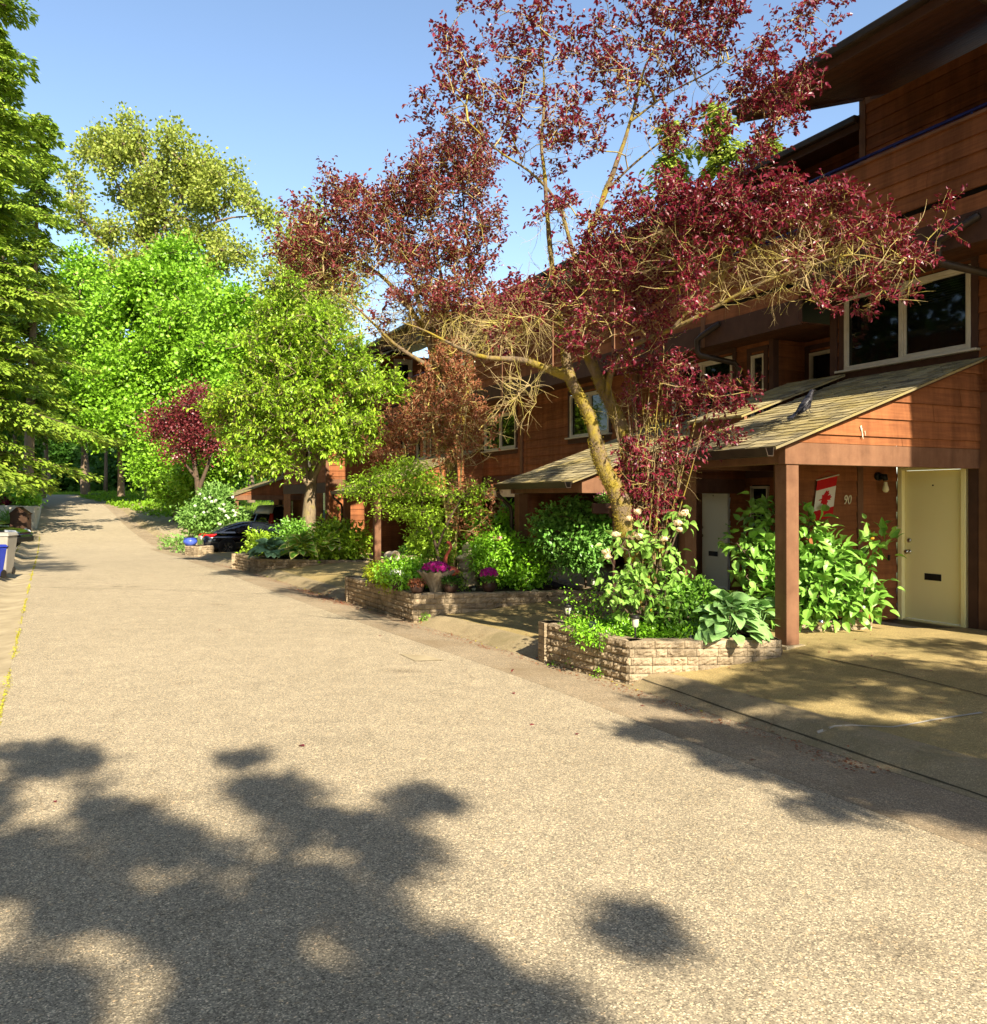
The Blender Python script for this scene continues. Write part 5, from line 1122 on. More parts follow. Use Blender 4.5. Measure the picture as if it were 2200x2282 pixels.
mb = MB(); mb.box8([(x-.09, y-.09, z+.05), (x+.09, y-.09, z+.05), (x+.09, y+.09, z+.05), (x-.09, y+.09, z+.05), (x-.04, y-.04, z+.11), (x+.04, y-.04, z+.11), (x+.04, y+.04, z+.11), (x-.04, y+.04, z+.11)]); mb.build('roof', M['trim'], t)
mb = MB(); mb.tube([(x, y, z-.08), (x, y, .3)], .02, 6); mb.build('pole', M['lumber'], t)
# ------------------------------------------------------------------ trees and plants
def limb(pts, r0, r1, Y=None):
    """pts [(px,py,Y)] -> world points and tapering radii"""
    P = [at(*p) if len(p) == 3 else at(p[0], p[1], Y) for p in pts]; n_ = len(P)
    return P, [r0+(r1-r0)*(i/(n_-1))**.8 for i in range(n_)]
def c8(L, Y, dY, n0=1.0, s=.476, ox=600, oy=0): return [(x*s+ox, y*s+oy, rx*s, ry*s, Y, dY, max(1, int(n_*n0))) for x, y, rx, ry, n_ in L]
def toground(pts): return pts
# ---- plum 1: mossy leaning trunk in the nearest planter
Y1 = 10.1
base1 = at(1452, 1382, 9.95); base1[2] = .38
limbs1 = [
 limb([(1452, 1388, 9.95), (1432, 1290, 10), (1412, 1215, 10), (1390, 1172, 10), (1387, 1109, 10), (1364, 1077, 10), (1337, 1032, 10), (1327, 982, 10), (1320, 937, 10), (1290, 884, 10), (1266, 838, 10), (1262, 788, 10.1), (1251, 738, 10.1), (1243, 705, 10.1), (1229, 595, 10.1), (1219, 452, 10.1), (1205, 333, 10.1), (1214, 190, 10.1), (1210, 95, 10.1)], .145, .007),
 limb([(1266, 838, 10), (1240, 830, 9.9), (1217, 826, 9.8), (1178, 797, 9.7), (1140, 799, 9.6), (1085, 800, 9.5), (1010, 770, 9.5), (960, 740, 9.5), (900, 720, 9.6)], .060, .007),
 limb([(1440, 1330, 10.1), (1432, 1200, 10.2), (1412, 1060, 10.3), (1390, 960, 10.3), (1352, 891, 10.3), (1330, 830, 10.3), (1305, 780, 10.3), (1286, 720, 10.3), (1288, 600, 10.3), (1320, 500, 10.3), (1348, 428, 10.3), (1380, 340, 10.3), (1405, 271, 10.3), (1438, 143, 10.3), (1500, 40, 10.3)], .115, .007),
 limb([(1288, 600, 10.3), (1265, 520, 10.2), (1240, 440, 10.2), (1180, 380, 10), (1100, 330, 9.9), (1040, 270, 9.8)], .030, .007),
 limb([(1352, 891, 10.3), (1362, 819, 10.0), (1419, 762, 9.6), (1500, 733, 9.3), (1580, 690, 9.1), (1680, 640, 8.9), (1790, 600, 8.7), (1900, 560, 8.55), (2000, 590, 8.45)], .04, .005),
 limb([(1500, 733, 9.3), (1570, 640, 9.1), (1660, 560, 8.9), (1760, 500, 8.8), (1850, 480, 8.7)], .02, .005),
 limb([(1405, 271, 10.3), (1500, 200, 10.2), (1600, 150, 10.1), (1680, 100, 10.0), (1760, 50, 10)], .014, .004),
 limb([(1348, 428, 10.3), (1450, 330, 10.2), (1560, 260, 10.1), (1690, 205, 10)], .016, .004),
]
rs = np.random.default_rng(17)
for k in range(34):
    x0 = rs.uniform(1425, 1475); x1 = x0+(x0-1445)*2.2+rs.uniform(-50, 60); y1 = rs.uniform(780, 1020); yy = 10.1+rs.uniform(-.25, .25)
    limbs1.append(limb([(x0, 1300, yy), ((x0*.6+x1*.4)+rs.uniform(-10, 10), 1300*.55+y1*.45, yy), (x1, y1, yy+rs.uniform(-.2, .2))], .011, .004))
up1 = [(900,190,90,50,12),(1040,120,60,50,8),(1280,60,50,40,7),(1250,170,90,70,14),(1130,240,90,60,14),(1400,210,90,70,18),(1560,160,90,60,16),(1700,70,80,60,14),(1830,110,90,80,20),(1600,280,110,60,18),(880,290,60,40,8),(970,350,70,50,11),(850,410,70,40,10),(735,495,55,35,9),(840,545,50,25,5),(1000,495,90,50,14),(1130,450,80,60,13),(1220,330,70,80,10),(1150,595,80,45,15),(1340,600,90,70,16),(1390,680,110,60,18),(1690,400,110,80,12),(1820,350,80,90,14),(1850,620,90,70,14),(1480,420,80,100,6),(1620,560,100,100,5),(1450,560,90,70,6),(1250,780,80,60,6),(1560,700,90,80,6)]
rt1 = [(120,60,110,70,22),(250,60,110,50,16),(300,190,70,60,16),(100,350,90,80,18),(270,330,60,50,6),(30,200,60,90,12),(390,430,90,60,18),(480,560,110,70,30),(620,590,110,50,20),(740,450,65,35,9),(830,60,85,60,16),(940,125,45,35,6),(640,250,55,25,6),(460,390,60,40,6),(520,300,60,25,4),(730,650,60,50,8),(540,840,60,90,16),(450,930,80,50,12),(420,1010,70,30,8),(60,760,70,60,8),(200,880,90,60,8),(640,700,50,50,6)]
mid1 = [(1350,960,120,110,22),(1700,960,150,110,34),(1850,930,90,90,26),(1600,1120,160,110,50),(1800,1120,140,120,60),(1500,1260,150,120,36),(1700,1330,180,120,60),(1850,1320,90,120,36),(1400,1400,140,120,36),(1600,1520,160,110,34),(1800,1540,120,100,34),(1250,1450,90,90,22),(1150,1400,100,90,18),(1120,1560,100,80,16),(1450,1620,110,90,20),(1700,1700,120,90,22),(1850,1750,80,90,18)]
arm1 = [(80,1180,110,70,42),(260,1200,110,80,50),(80,1330,110,90,46),(240,1340,120,80,46),(400,1340,110,70,42),(560,1160,90,50,30),(650,1120,60,40,16),(560,1330,100,70,26),(850,1180,90,60,24),(960,1200,90,50,20),(1130,1290,110,40,14),(700,1290,90,60,20),(1000,1400,110,50,18),(1240,1440,110,40,16),(1380,1520,100,50,24),(1260,1530,110,50,20),(900,1430,110,50,14),(1100,1640,110,30,14),(1190,1760,70,25,8),(700,1530,100,60,12),(300,1500,120,60,14),(80,1560,90,80,18),(780,1730,60,30,6),(900,1790,60,25,7),(1420,1700,40,20,4),(1510,1250,50,25,4),(1520,1330,45,20,4),(60,1700,80,60,12),(110,1820,80,40,8)]
low1 = [(640,200,90,90,22),(700,350,100,90,26),(560,400,60,80,12),(820,300,110,110,30),(860,450,90,90,24),(900,130,110,70,22),(1060,230,60,40,8),(700,560,90,80,22),(860,620,80,90,18),(780,720,70,60,12),(1100,80,120,40,12),(1300,40,100,40,12),(1360,100,50,30,6),(1450,140,60,30,5)]
c_up = ell(c8(up1, 10.1, .9, 1.15)); c_rt = ell(c8(rt1, 9.9, .8, 1.1, .3827, 1500, 0)); c_mid = ell(c8(mid1, 9.7, .7, .85)); c_arm = ell(c8(arm1, 8.85, .45, .95, .3827, 1500, 0)); c_low = ell(c8(low1, 10.1, .4, .55, .3175, 1200, 950))
brush = ell([(1480, 880, 110, 80, 10.1, .5, 40), (1430, 1000, 70, 80, 10.1, .4, 14), (1560, 870, 90, 60, 9.9, .5, 40), (1640, 890, 50, 40, 9.7, .3, 12)])
TW1 = ([(1640, 600, 220, 100, 9.0, .4, 190), (1560, 560, 150, 60, 9.1, .4, 90), (1860, 580, 160, 65, 8.7, .3, 120), (2040, 520, 60, 16, 8.5, .1, 4), (2040, 650, 40, 30, 8.5, .1, 6), (1790, 480, 90, 50, 8.9, .3, 40), (1150, 250, 150, 150, 9.9, .8, 60), (1450, 200, 200, 150, 10, .8, 50), (1250, 700, 160, 100, 10, .7, 110), (1120, 740, 130, 50, 9.6, .4, 110), (1160, 870, 60, 50, 9.5, .2, 40), (1110, 920, 30, 40, 9.4, .1, 10), (1450, 980, 90, 170, 10.1, .4, 80), (1330, 560, 150, 120, 10, .6, 90)])
bare1 = ell([(1300, 250, 200, 200, 10, .8, 30), (1160, 880, 50, 40, 9.5, .2, 8)])
bare1_old = None and ell([(1620, 650, 170, 55, 9.0, .4, 190), (1560, 560, 150, 60, 9.2, .4, 90), (1860, 590, 150, 55, 8.7, .3, 100), (2050, 510, 50, 16, 8.5, .1, 3), (2040, 660, 40, 30, 8.5, .1, 4), (1800, 470, 80, 60, 8.9, .3, 30), (1150, 250, 150, 150, 9.9, .8, 40), (1450, 200, 200, 150, 10, .8, 30), (1250, 700, 160, 100, 10, .7, 60), (1140, 740, 100, 60, 9.7, .4, 50), (1160, 880, 60, 50, 9.5, .2, 22), (1110, 920, 30, 40, 9.4, .1, 5), (1450, 980, 90, 170, 10.1, .4, 60), (1300, 250, 200, 200, 10, .8, 60), (1500, 560, 160, 90, 9.9, .6, 60), (1700, 580, 170, 60, 8.9, .4, 60), (1380, 640, 130, 110, 10, .6, 50)])
pts1 = np.concatenate([c_up, c_rt, c_mid, c_arm, c_low, brush])
tP1, gP1 = tree('purple_plum_tree', 'tall purple-leaved plum with a mossy leaning trunk in the nearest stone planter', 'tree', base1, limbs1, pts1, 'l_plum', 15, .065, .062, T_leaf(.12, .2, .30), 'b_plum', 'purple plum trees', .12, .035, .0026, .03, bare1, up=.35, down=.35, twig='b_twig', seed=11, sides=12, alpha=.12, k=4, pipe=.38, sprig=(4, .17, 5))
def barkmoss(t, g, m, seed, rmin=.03, dens=3200, sz=.011):
    rng = np.random.default_rng(seed); P = []; Nn = []
    for q, r in g[0]:
        for a, b, ra in zip(q[:-1], q[1:], r[:-1]):
            if ra < rmin: continue
            L_ = np.linalg.norm(b-a); k = int(dens*L_*ra*6)
            if rng.random() < .35: continue
            d = (b-a)/L_; v = rdir(k, rng)+np.array([-.5, -.3, .5]); v = norm(v-np.outer(v@d, d)); u = rng.random((k, 1)); P.append(a+(b-a)*u+v*ra*1.02); Nn.append(v)
    P = np.concatenate(P); Nn = np.concatenate(Nn); V, F, r, e = scatter(T_dia(.4), P, Nn+rdir(len(P), rng)*.6, rdir(len(P), rng)+Nn, sz*rng.uniform(.5, 1.6, len(P)), None, rng); npmesh('moss', V, F, r, M[m], t)
barkmoss(tP1, gP1, 'l_bark_moss', 18)
tangle(tP1, gP1, TW1, 1150, 'b_twig', 181, .45, .0048)
# ---- plum 2, in the long planter, half dead
base2 = at(1000, 1262, 16.2); base2[2] = .35
Y2 = 16.0
limbs2 = [
 limb([(1000, 1275), (1006, 1200), (1012, 1120), (1006, 1033), (1003, 985), (995, 940), (985, 890), (975, 830), (962, 780), (950, 740), (920, 690), (880, 640), (820, 590), (760, 570)], .16, .02, Y2),
 limb([(1006, 1033), (1020, 970), (1036, 900), (1046, 850), (1052, 780), (1060, 700), (1050, 620), (1040, 520), (1030, 420)], .10, .015, Y2+.4),
 limb([(990, 930), (1005, 860), (1000, 790), (1000, 700), (980, 600), (960, 500), (940, 430)], .07, .012, Y2),
 limb([(950, 740), (930, 650), (900, 560), (890, 480), (870, 420)], .05, .012, Y2-.2),
 limb([(975, 830), (930, 800), (880, 770), (840, 730), (800, 690), (740, 650)], .05, .012, Y2-.3),
 limb([(1000, 985), (970, 930), (930, 900), (880, 880)], .03, .01, Y2-.4)]
cr2 = [(330,940,100,60,50),(200,1080,120,90,70),(130,1220,110,60,50),(300,1200,140,100,90),(420,1060,130,90,80),(480,950,100,60,46),(620,920,80,60,40),(580,1050,120,90,70),(700,880,110,80,70),(800,780,110,70,60),(900,690,100,60,60),(1000,720,80,60,40),(780,980,130,100,80),(950,880,110,100,70),(640,1200,140,90,70),(820,1170,130,90,70),(1000,1050,110,100,60),(960,1240,100,90,46),(480,1200,100,90,36),(760,1330,130,80,50),(940,1400,120,80,46),(650,1440,100,60,28),(520,1530,70,50,12),(820,1500,120,70,30),(1040,1560,100,80,26),(250,1330,90,50,18),(420,1330,80,40,14),(850,1460,130,60,50),(1050,1480,130,60,50),(1180,1400,100,70,30),(760,1440,90,60,26)]
p2 = ell(c8(cr2, Y2, 1.3, .85))
br2 = ell([(900, 730, 120, 60, Y2, .8, 12), (780, 620, 90, 60, Y2, .8, 8), (960, 680, 120, 80, Y2, .8, 12), (1020, 960, 90, 90, Y2-.1, .5, 60), (1100, 780, 80, 50, Y2, .5, 26), (930, 600, 150, 80, Y2, .8, 60), (1080, 720, 110, 60, Y2-.3, .6, 60), (880, 640, 120, 50, Y2, .6, 40)])
tP2, gP2 = tree('purple_plum_tree', 'wide purple-leaved plum with a thick pruned trunk in the long stone planter', 'tree', base2, limbs2, p2, 'l_plum2', 15, .11, .08, T_leaf(.12, .2, .30), 'b_plum', 'purple plum trees', .18, .05, .0042, .05, br2, up=.35, down=.3, twig='b_twig', seed=12, sides=12, alpha=.12, pipe=.4, sprig=(4, .24, 5))
barkmoss(tP2, gP2, 'l_bark_moss', 19, .04, 1600, .016)
tangle(tP2, gP2, [(900, 730, 130, 60, Y2, .8, 60), (780, 620, 110, 60, Y2, .8, 40), (960, 680, 140, 70, Y2, .8, 70), (1020, 960, 90, 100, Y2-.1, .5, 60), (1080, 730, 110, 60, Y2-.3, .6, 70), (900, 560, 200, 110, Y2, .8, 60)], 700, 'b_twig', 191, .7, .006)
lowp = ell([(1000, 860, 90, 60, 15.6, .5, 66), (960, 930, 110, 60, 15.5, .5, 72), (900, 960, 60, 40, 15.5, .4, 44), (1050, 950, 60, 70, 15.6, .4, 50), (1000, 1020, 70, 40, 15.6, .4, 20), (850, 1010, 60, 30, 15.5, .3, 26), (1060, 1130, 60, 70, 15.4, .3, 40), (1010, 800, 50, 50, 15.6, .4, 26)])
tree('bronze_shrub', 'bronze brown leafy regrowth climbing the thick pruned trunk', 'shrub', base2+np.array([.25, -.3, 0]), [limb([(1010, 1270), (1020, 1150), (1030, 1000), (1040, 900)], .03, .01, 15.6), limb([(1005, 1270), (990, 1100), (970, 980), (960, 920)], .03, .01, 15.6)], lowp, 'l_bronze', 15, .10, .065, T_leaf(), 'b_twig', None, .2, .04, .004, .03, seed=13, up=.4, sprig=(4, .2, 5))
# green laceleaf maple in the long planter
g2 = ell([(850, 1075, 60, 35, 15.0, .5, 70), (800, 1090, 40, 25, 15.0, .3, 34), (920, 1070, 60, 40, 15.0, .5, 66), (970, 1090, 50, 40, 15.2, .5, 44), (900, 1130, 80, 35, 15.0, .5, 60), (950, 1160, 50, 24, 15.0, .4, 24), (1060, 1110, 36, 50, 15.2, .4, 30), (900, 1040, 50, 25, 15.1, .4, 30)])
tree('maple_shrub', 'light green spreading laceleaf maple at the left of the long planter', 'shrub', at(985, 1290, 15.1), [limb([(985, 1300), (975, 1220), (950, 1150), (900, 1100)], .035, .012, 15.1), limb([(975, 1220), (1000, 1150), (1030, 1110)], .02, .01, 15.1), limb([(950, 1150), (870, 1120), (820, 1100)], .015, .006, 15.0)], g2, 'l_bright2', 20, .09, .055, T_leaf(.1, .15, .3), 'b_dark', None, .2, .05, .003, .03, seed=14, up=1.2, flat=.4)
# ---- cherry tree in the far planter
Y3 = 27.0
limbs3 = [limb([(686, 1212), (688, 1150), (690, 1110), (690, 1075), (700, 1030), (720, 960), (730, 880), (740, 800), (735, 720)], .26, .03, Y3),
 limb([(690, 1080), (668, 1055), (640, 1040), (600, 1000), (560, 960)], .11, .03, Y3-.3), limb([(688, 1070), (672, 1010), (665, 930), (660, 830), (650, 740)], .12, .03, Y3),
 limb([(694, 1075), (712, 1030), (760, 970), (800, 920), (850, 880), (885, 860)], .10, .02, Y3-.2), limb([(665, 930), (620, 860), (570, 800)], .06, .02, Y3+.3), limb([(720, 960), (780, 880), (810, 800)], .06, .02, Y3+.2)]
cr3 = lumps([(660, 720, 70, 60, Y3, 1.6, 110), (600, 790, 90, 80, Y3, 1.8, 150), (720, 780, 90, 80, Y3, 1.8, 150), (560, 880, 80, 80, Y3, 1.8, 130), (650, 880, 110, 90, Y3-.4, 1.9, 200), (760, 880, 80, 90, Y3, 1.8, 130), (800, 840, 50, 60, Y3, 1, 50), (850, 880, 40, 22, Y3-.3, .5, 26), (885, 862, 14, 10, Y3-.3, .2, 6), (600, 980, 80, 60, Y3-.3, 1.6, 110), (700, 990, 90, 50, Y3-.3, 1.6, 110), (780, 970, 60, 50, Y3-.3, 1.4, 70), (520, 940, 40, 60, Y3, 1.3, 50), (620, 1040, 60, 26, Y3-.4, 1, 40), (810, 930, 40, 40, Y3, .8, 30), (650, 670, 40, 40, Y3, 1, 34), (600, 700, 40, 40, Y3, 1, 26)], np.random.default_rng(15), 7, .42)
tree('cherry_tree', 'leafy green cherry tree with pale lower trunk in the low far planter', 'tree', onground(686, Y3), limbs3, cr3, 'l_cherry', 12, .18, .17, T_leaf(.14, .25, .26), 'b_cherry', None, .4, .1, .008, .12, seed=15, up=.9, down=.25, sprig=(3, .5, 6))
# ---- shrubs helper
def bush(label, ells, leaf, per, spread, size, T=None, Yb=None, pxb=None, seed=0, stems=5, name='shrub', cat='shrub', zb=.35, up=.9, twigm='b_dark', minr=.003, flat=1, down=0, step=.15):
    pts = ell(ells, np.random.default_rng(seed)); c = pts.mean(0); zb = min(zb, pts[:, 2].min()); base = np.array([c[0] if pxb is None else (pxb-1100)/FPX*(Yb or c[1]), Yb or c[1], zb]); L_ = []
    rng = np.random.default_rng(seed+100)
    for k in range(stems):
        q = pts[rng.integers(len(pts))]; L_.append(([base+rng.normal(size=3)*np.array([.05, .05, 0]), base*.5+q*.5+rng.normal(size=3)*.05, base*.1+q*.9], [minr*4, minr*3, minr*1.5]))
    return tree(name, label, cat, base, L_, pts, leaf, per, spread, size, T, twigm, None, step, .03, minr, minr*6, seed=seed, sides=6, up=up, flat=flat, down=down, k=3)
TB = T_big(.36, 5, .25, .12, .6, 0); TH = T_big(.42, 7, .45, .16, 1.0, .012)
# lilac-like shrub with cream flower heads round the trunk
bush('tall leafy shrub with cream flower heads around the mossy trunk', [(1440, 1205, 50, 40, 9.75, .25, 18), (1430, 1270, 56, 36, 9.7, .25, 24), (1400, 1310, 40, 30, 9.6, .2, 14), (1495, 1255, 26, 44, 9.7, .2, 14), (1518, 1160, 18, 24, 9.8, .15, 8), (1370, 1215, 30, 25, 9.7, .2, 10), (1400, 1320, 50, 30, 9.6, .2, 16), (1460, 1340, 60, 40, 9.6, .25, 22), (1390, 1330, 30, 40, 9.6, .2, 10)], 'l_lilac', 4, .06, .085, TB, 9.8, 1450, 21, 7, minr=.004, up=.8, down=.4, name='lilac_shrub')
def heads(name, label, L, Y, fm, n_=60, r=.05, fs=.018):
    t = thing(name, label, 'flowers', tuple(at(L[0][0], L[0][1], Y)), None); rng = np.random.default_rng(5); parts = []
    for x, y, s in L:
        c = at(x, y, Y+rng.uniform(-.1, .1)); d = rdir(n_, rng); f = c+d*r*s*np.array([1.1, 1, .7])*(.4+.6*rng.random((n_, 1)))
        for k in range(4): parts.append(scatter(T_dia(.4), f, np.cross(d, rdir(n_, rng)), d, fs*rng.uniform(.8, 1.3, n_), rng.random(n_), rng))
    V, F, r_, e = join(parts); npmesh('blossoms', V, F, r_, M[fm], t)
heads('lilac_blossoms', 'cream flower clusters on the tall leafy shrub', [(1372, 1190, 1.2), (1352, 1230, 1.1), (1425, 1195, 1.4), (1420, 1140, 1.0), (1402, 1155, .8), (1525, 1143, 1.3), (1512, 1165, 1.2), (1515, 1180, .8), (1480, 1200, 1.0), (1355, 1240, .9)], 9.65, 'flower_cream')
def rosette(label, px, py, Y, n_, rad, size, leaf, seed, hgt=.25, T=None, name='hosta', cat='hosta', dr=.5, tilt=.75, dome=1.0):
    rng = np.random.default_rng(seed); b = at(px, py, Y); t = thing(name, label, cat, tuple(b)); an = rng.random(n_)*2*np.pi; u = rng.random(n_)**.6
    r = rad*u; pos = b+np.stack([r*np.cos(an)*.75, r*np.sin(an)*.75, hgt*(1.05-dome*u**2)*(.8+.4*rng.random(n_))], 1)
    xd = np.stack([np.cos(an), np.sin(an), tilt*(1-u)-dr*u*.55+rng.normal(size=n_)*.12], 1)+rng.normal(size=(n_, 3))*.15
    zd = np.stack([np.cos(an)*.35, np.sin(an)*.35-.35, np.full(n_, 1.1)], 1)+rng.normal(size=(n_, 3))*.25
    V, F, r_, e = scatter(T or T_big(.50, 8, .38, .10, 1.1, .012), pos, xd, zd, size*rng.uniform(.65, 1.15, n_), None, rng); npmesh('leaves', V, F, r_, M[leaf], t, True, e)
    mb = MB(); [mb.tube([b+np.array([0, 0, -.05]), (b+p_)/2+np.array([0, 0, hgt*.3]), p_], .005, 4, False) for p_ in pos[::2]]; mb.build('stalks', M[leaf], t); return t
rosette('big blue-green hosta spilling over the nearest planter wall', 1622, 1412, 9.42, 110, .48, .165, 'l_hosta', 31, .36)
rosette('second smaller hosta against the porch post', 1690, 1395, 9.7, 40, .30, .16, 'l_hosta', 32, .26)
rosette('blue-grey hosta at the corner of the low far planter', 605, 1237, 24.6, 60, .62, .30, 'l_hosta_b', 33, .35)
rosette('hosta with yellow-edged leaves below the cherry tree', 672, 1232, 24.3, 34, .55, .34, 'l_hosta_v', 34, .42)
rosette('small clump with yellow-edged leaves right of the cherry trunk', 736, 1232, 24.0, 12, .28, .28, 'l_hosta_v', 35, .40)
bush('leafy perennials with orange buds between lilac and hosta', [(1530, 1330, 60, 40, 9.8, .3, 60), (1580, 1350, 50, 40, 9.6, .25, 40), (1500, 1370, 50, 30, 9.6, .25, 34), (1545, 1325, 40, 20, 9.9, .2, 16)], 'l_shrub', 9, .06, .075, T_leaf(.12, .3, .3), 9.75, 1540, 22, 8)
heads('flower_buds', 'yellow-orange buds among the perennials', [(1488, 1355, .4), (1507, 1352, .35), (1452, 1360, .35), (1512, 1345, .3)], 9.5, 'flower_yel', 20, .035, .014)
def cover(label, poly_px, n_, leaf, size, z, seed, name='groundcover', sp=.05, h=.10, T=None):
    rng = np.random.default_rng(seed); pts = []
    (x0, y0), (x1, y1), (x2, y2), (x3, y3) = poly_px
    for _ in range(n_):
        u, v = rng.random(2); q = (np.array([x0, y0])*(1-u)+np.array([x1, y1])*u)*(1-v)+(np.array([x3, y3])*(1-u)+np.array([x2, y2])*u)*v; pts.append((q[0], q[1], z+h*rng.random()+.03*math.sin(q[0]*9)))
    pts = np.array(pts); t = link(name, bpy.data.meshes.new('x'), None) if False else None
    V, F, r, e = leaves_at(pts, 7, sp, size, T or T_leaf(), 1.2, rng=rng); o = npmesh(name, V, F, r, M[leaf]); o['label'] = label; o['category'] = 'groundcover'; o['kind'] = 'stuff'; return o
cover('bright green ferny groundcover in the nearest planter', [P2(1300, 9.5), P2(1570, 9.25), (2.4, 10.3), P2(1260, 10.4)], 1500, 'l_bush', .042, .38, 41, h=.09)
bush('thin flowering weeds at the left of the nearest planter', [(1310, 1360, 40, 40, 10.2, .2, 26), (1350, 1345, 40, 40, 10.1, .2, 24), (1290, 1385, 30, 16, 10.1, .2, 14), (1270, 1335, 20, 18, 10.3, .1, 5)], 'l_bush', 7, .06, .04, None, 10.15, 1320, 23, 6, name='weeds', cat='plant')
# hydrangea beside the door wall, behind the post
hyd = [(1830, 1235, 55, 34, 10.75, .3, 40), (1850, 1290, 70, 40, 10.75, .3, 56), (1810, 1330, 50, 45, 10.6, .25, 46), (1880, 1340, 50, 40, 10.7, .3, 40), (1900, 1265, 36, 40, 10.85, .25, 20), (1940, 1320, 35, 40, 10.8, .2, 14), (1950, 1215, 30, 25, 10.8, .2, 8), (1722, 1255, 34, 50, 10.9, .3, 34), (1722, 1330, 44, 40, 10.8, .3, 36), (1680, 1225, 36, 40, 10.9, .3, 24), (1690, 1160, 26, 30, 11.3, .2, 10), (1632, 1212, 14, 10, 10.7, .1, 3), (1715, 1170, 26, 30, 11.2, .2, 9), (1800, 1175, 40, 14, 11.0, .2, 8), (1770, 1280, 30, 60, 10.9, .2, 26), (1672, 1290, 22, 24, 10.8, .2, 6), (1760, 1360, 60, 22, 10.6, .2, 16)]
bush('large broad-leaved hydrangea behind the porch post, reaching towards the cream door', hyd, 'l_hyd', 5, .09, .135, T_big(.36, 5, .3, .12, .4, 0), 10.9, 1800, 24, 14, name='hydrangea', minr=.004, zb=.32, up=1.0)
heads('flower_buds', 'flat green-yellow hydrangea buds', [(1775, 1150, .4), (1945, 1200, .4)], 10.7, 'flower_yel', 26, .05, .012)
heads('wall_flowers', 'two small white flowers low in the hydrangea', [(1902, 1349, .35), (1925, 1353, .3)], 10.5, 'flower_white', 20, .04, .02)
# long planter plants
bush('rounded bright green bush beside the stone statue', [(1130, 1240, 75, 45, 15.2, .65, 190), (1180, 1260, 60, 45, 15.1, .55, 130), (1090, 1240, 45, 45, 15.2, .5, 90), (1150, 1280, 70, 30, 15.0, .5, 90), (1110, 1215, 50, 22, 15.3, .4, 60)], 'l_bush', 16, .08, .062, T_leaf(.1, .15, .32), 15.2, 1130, 51, 10)
bush('small standard tree with light veined leaves over the planter end', [(1265, 1155, 62, 24, 14.6, .4, 80), (1230, 1190, 46, 34, 14.6, .4, 80), (1300, 1200, 56, 38, 14.6, .4, 110), (1336, 1185, 30, 30, 14.6, .3, 40), (1270, 1235, 50, 22, 14.6, .3, 60), (1310, 1250, 32, 16, 14.6, .3, 24), (1285, 1132, 26, 8, 14.6, .2, 14)], 'l_euon', 14, .09, .085, T_leaf(.1, .2, .34), 14.9, 1306, 52, 1, name='standard_tree', cat='small tree', zb=.36, minr=.006)
mb = MB(); t_ = thing('standard_trunk', 'x', 'y') if False else None
for lab, px, pyt, sd in (('spindly rhododendron with two leafy whorls left of the carport post', 1128, 1140, 53), ('rhododendron stems with long leaves behind the bright green bush', 1065, 1160, 54)):
    bush(lab, [(px, pyt, 26, 16, 15.8, .2, 12), (px-3, pyt+40, 28, 14, 15.8, .2, 12), (px+10, pyt+70, 40, 18, 15.8, .2, 18), (px-20, pyt+66, 30, 26, 15.8, .2, 18)], 'l_bush', 9, .05, .15, T_leaf(.1, .3, .2), 15.8, px, sd, 3, name='rhododendron')
heads('pink_blossom', 'pink rhododendron blossom above the bright green bush', [(1104, 1202, 1.1), (1112, 1200, .8)], 15.1, 'flower_pink', 26, .07, .035)
bush('leafy green shrub left of the flamingo', [(950, 1220, 40, 30, 15.4, .3, 60), (970, 1190, 30, 22, 15.4, .3, 34), (930, 1200, 26, 30, 15.4, .3, 34), (985, 1235, 30, 30, 15.4, .3, 34)], 'l_bright2', 14, .07, .06, T_leaf(), 15.5, 955, 55, 6)
bush('low bright foliage behind the flower pots', [(890, 1270, 60, 20, 14.9, .5, 110), (930, 1275, 50, 22, 15.0, .4, 80), (970, 1285, 40, 18, 15.1, .3, 40), (900, 1295, 40, 18, 14.6, .3, 50)], 'l_bush', 14, .06, .06, T_leaf(), 15, 910, 56, 8, name='perennials', cat='plant')
bush('yellow-green dwarf shrub at the left end of the long planter', [(845, 1280, 28, 18, 15.7, .3, 56), (865, 1295, 26, 14, 15.0, .3, 40), (835, 1265, 18, 10, 16, .2, 20)], 'l_yel', 12, .05, .05, T_leaf(), 15.6, 850, 57, 5, name='dwarf_shrub')
bush('thin upright plant between the urn and the statue', [(1030, 1300, 16, 34, 14.6, .12, 26)], 'l_bright2', 9, .04, .035, T_leaf(), 14.6, 1028, 58, 4, name='upright_plant', cat='plant')
bush('small weeds at the foot of the long planter', [(946, 1378, 18, 7, 13.85, .06, 14)], 'l_bush', 6, .03, .03, T_leaf(), 13.85, 946, 59, 2, name='weeds', cat='plant', zb=.0)
bush('small weeds at the foot of the nearest planter', [(1275, 1485, 14, 16, 10.0, .05, 12), (1240, 1478, 14, 6, 10.25, .05, 7), (1335, 1500, 12, 6, 9.5, .05, 8)], 'l_bush', 6, .03, .03, T_leaf(), 9.95, 1275, 60, 2, name='weeds', cat='plant', zb=.0)
bush('plants beside the fallen white pot', [(910, 1232, 20, 9, 24.5, .3, 24), (950, 1225, 26, 14, 24.5, .3, 24)], 'l_dark', 12, .08, .09, T_leaf(), 24.5, 930, 61, 4, zb=.2)
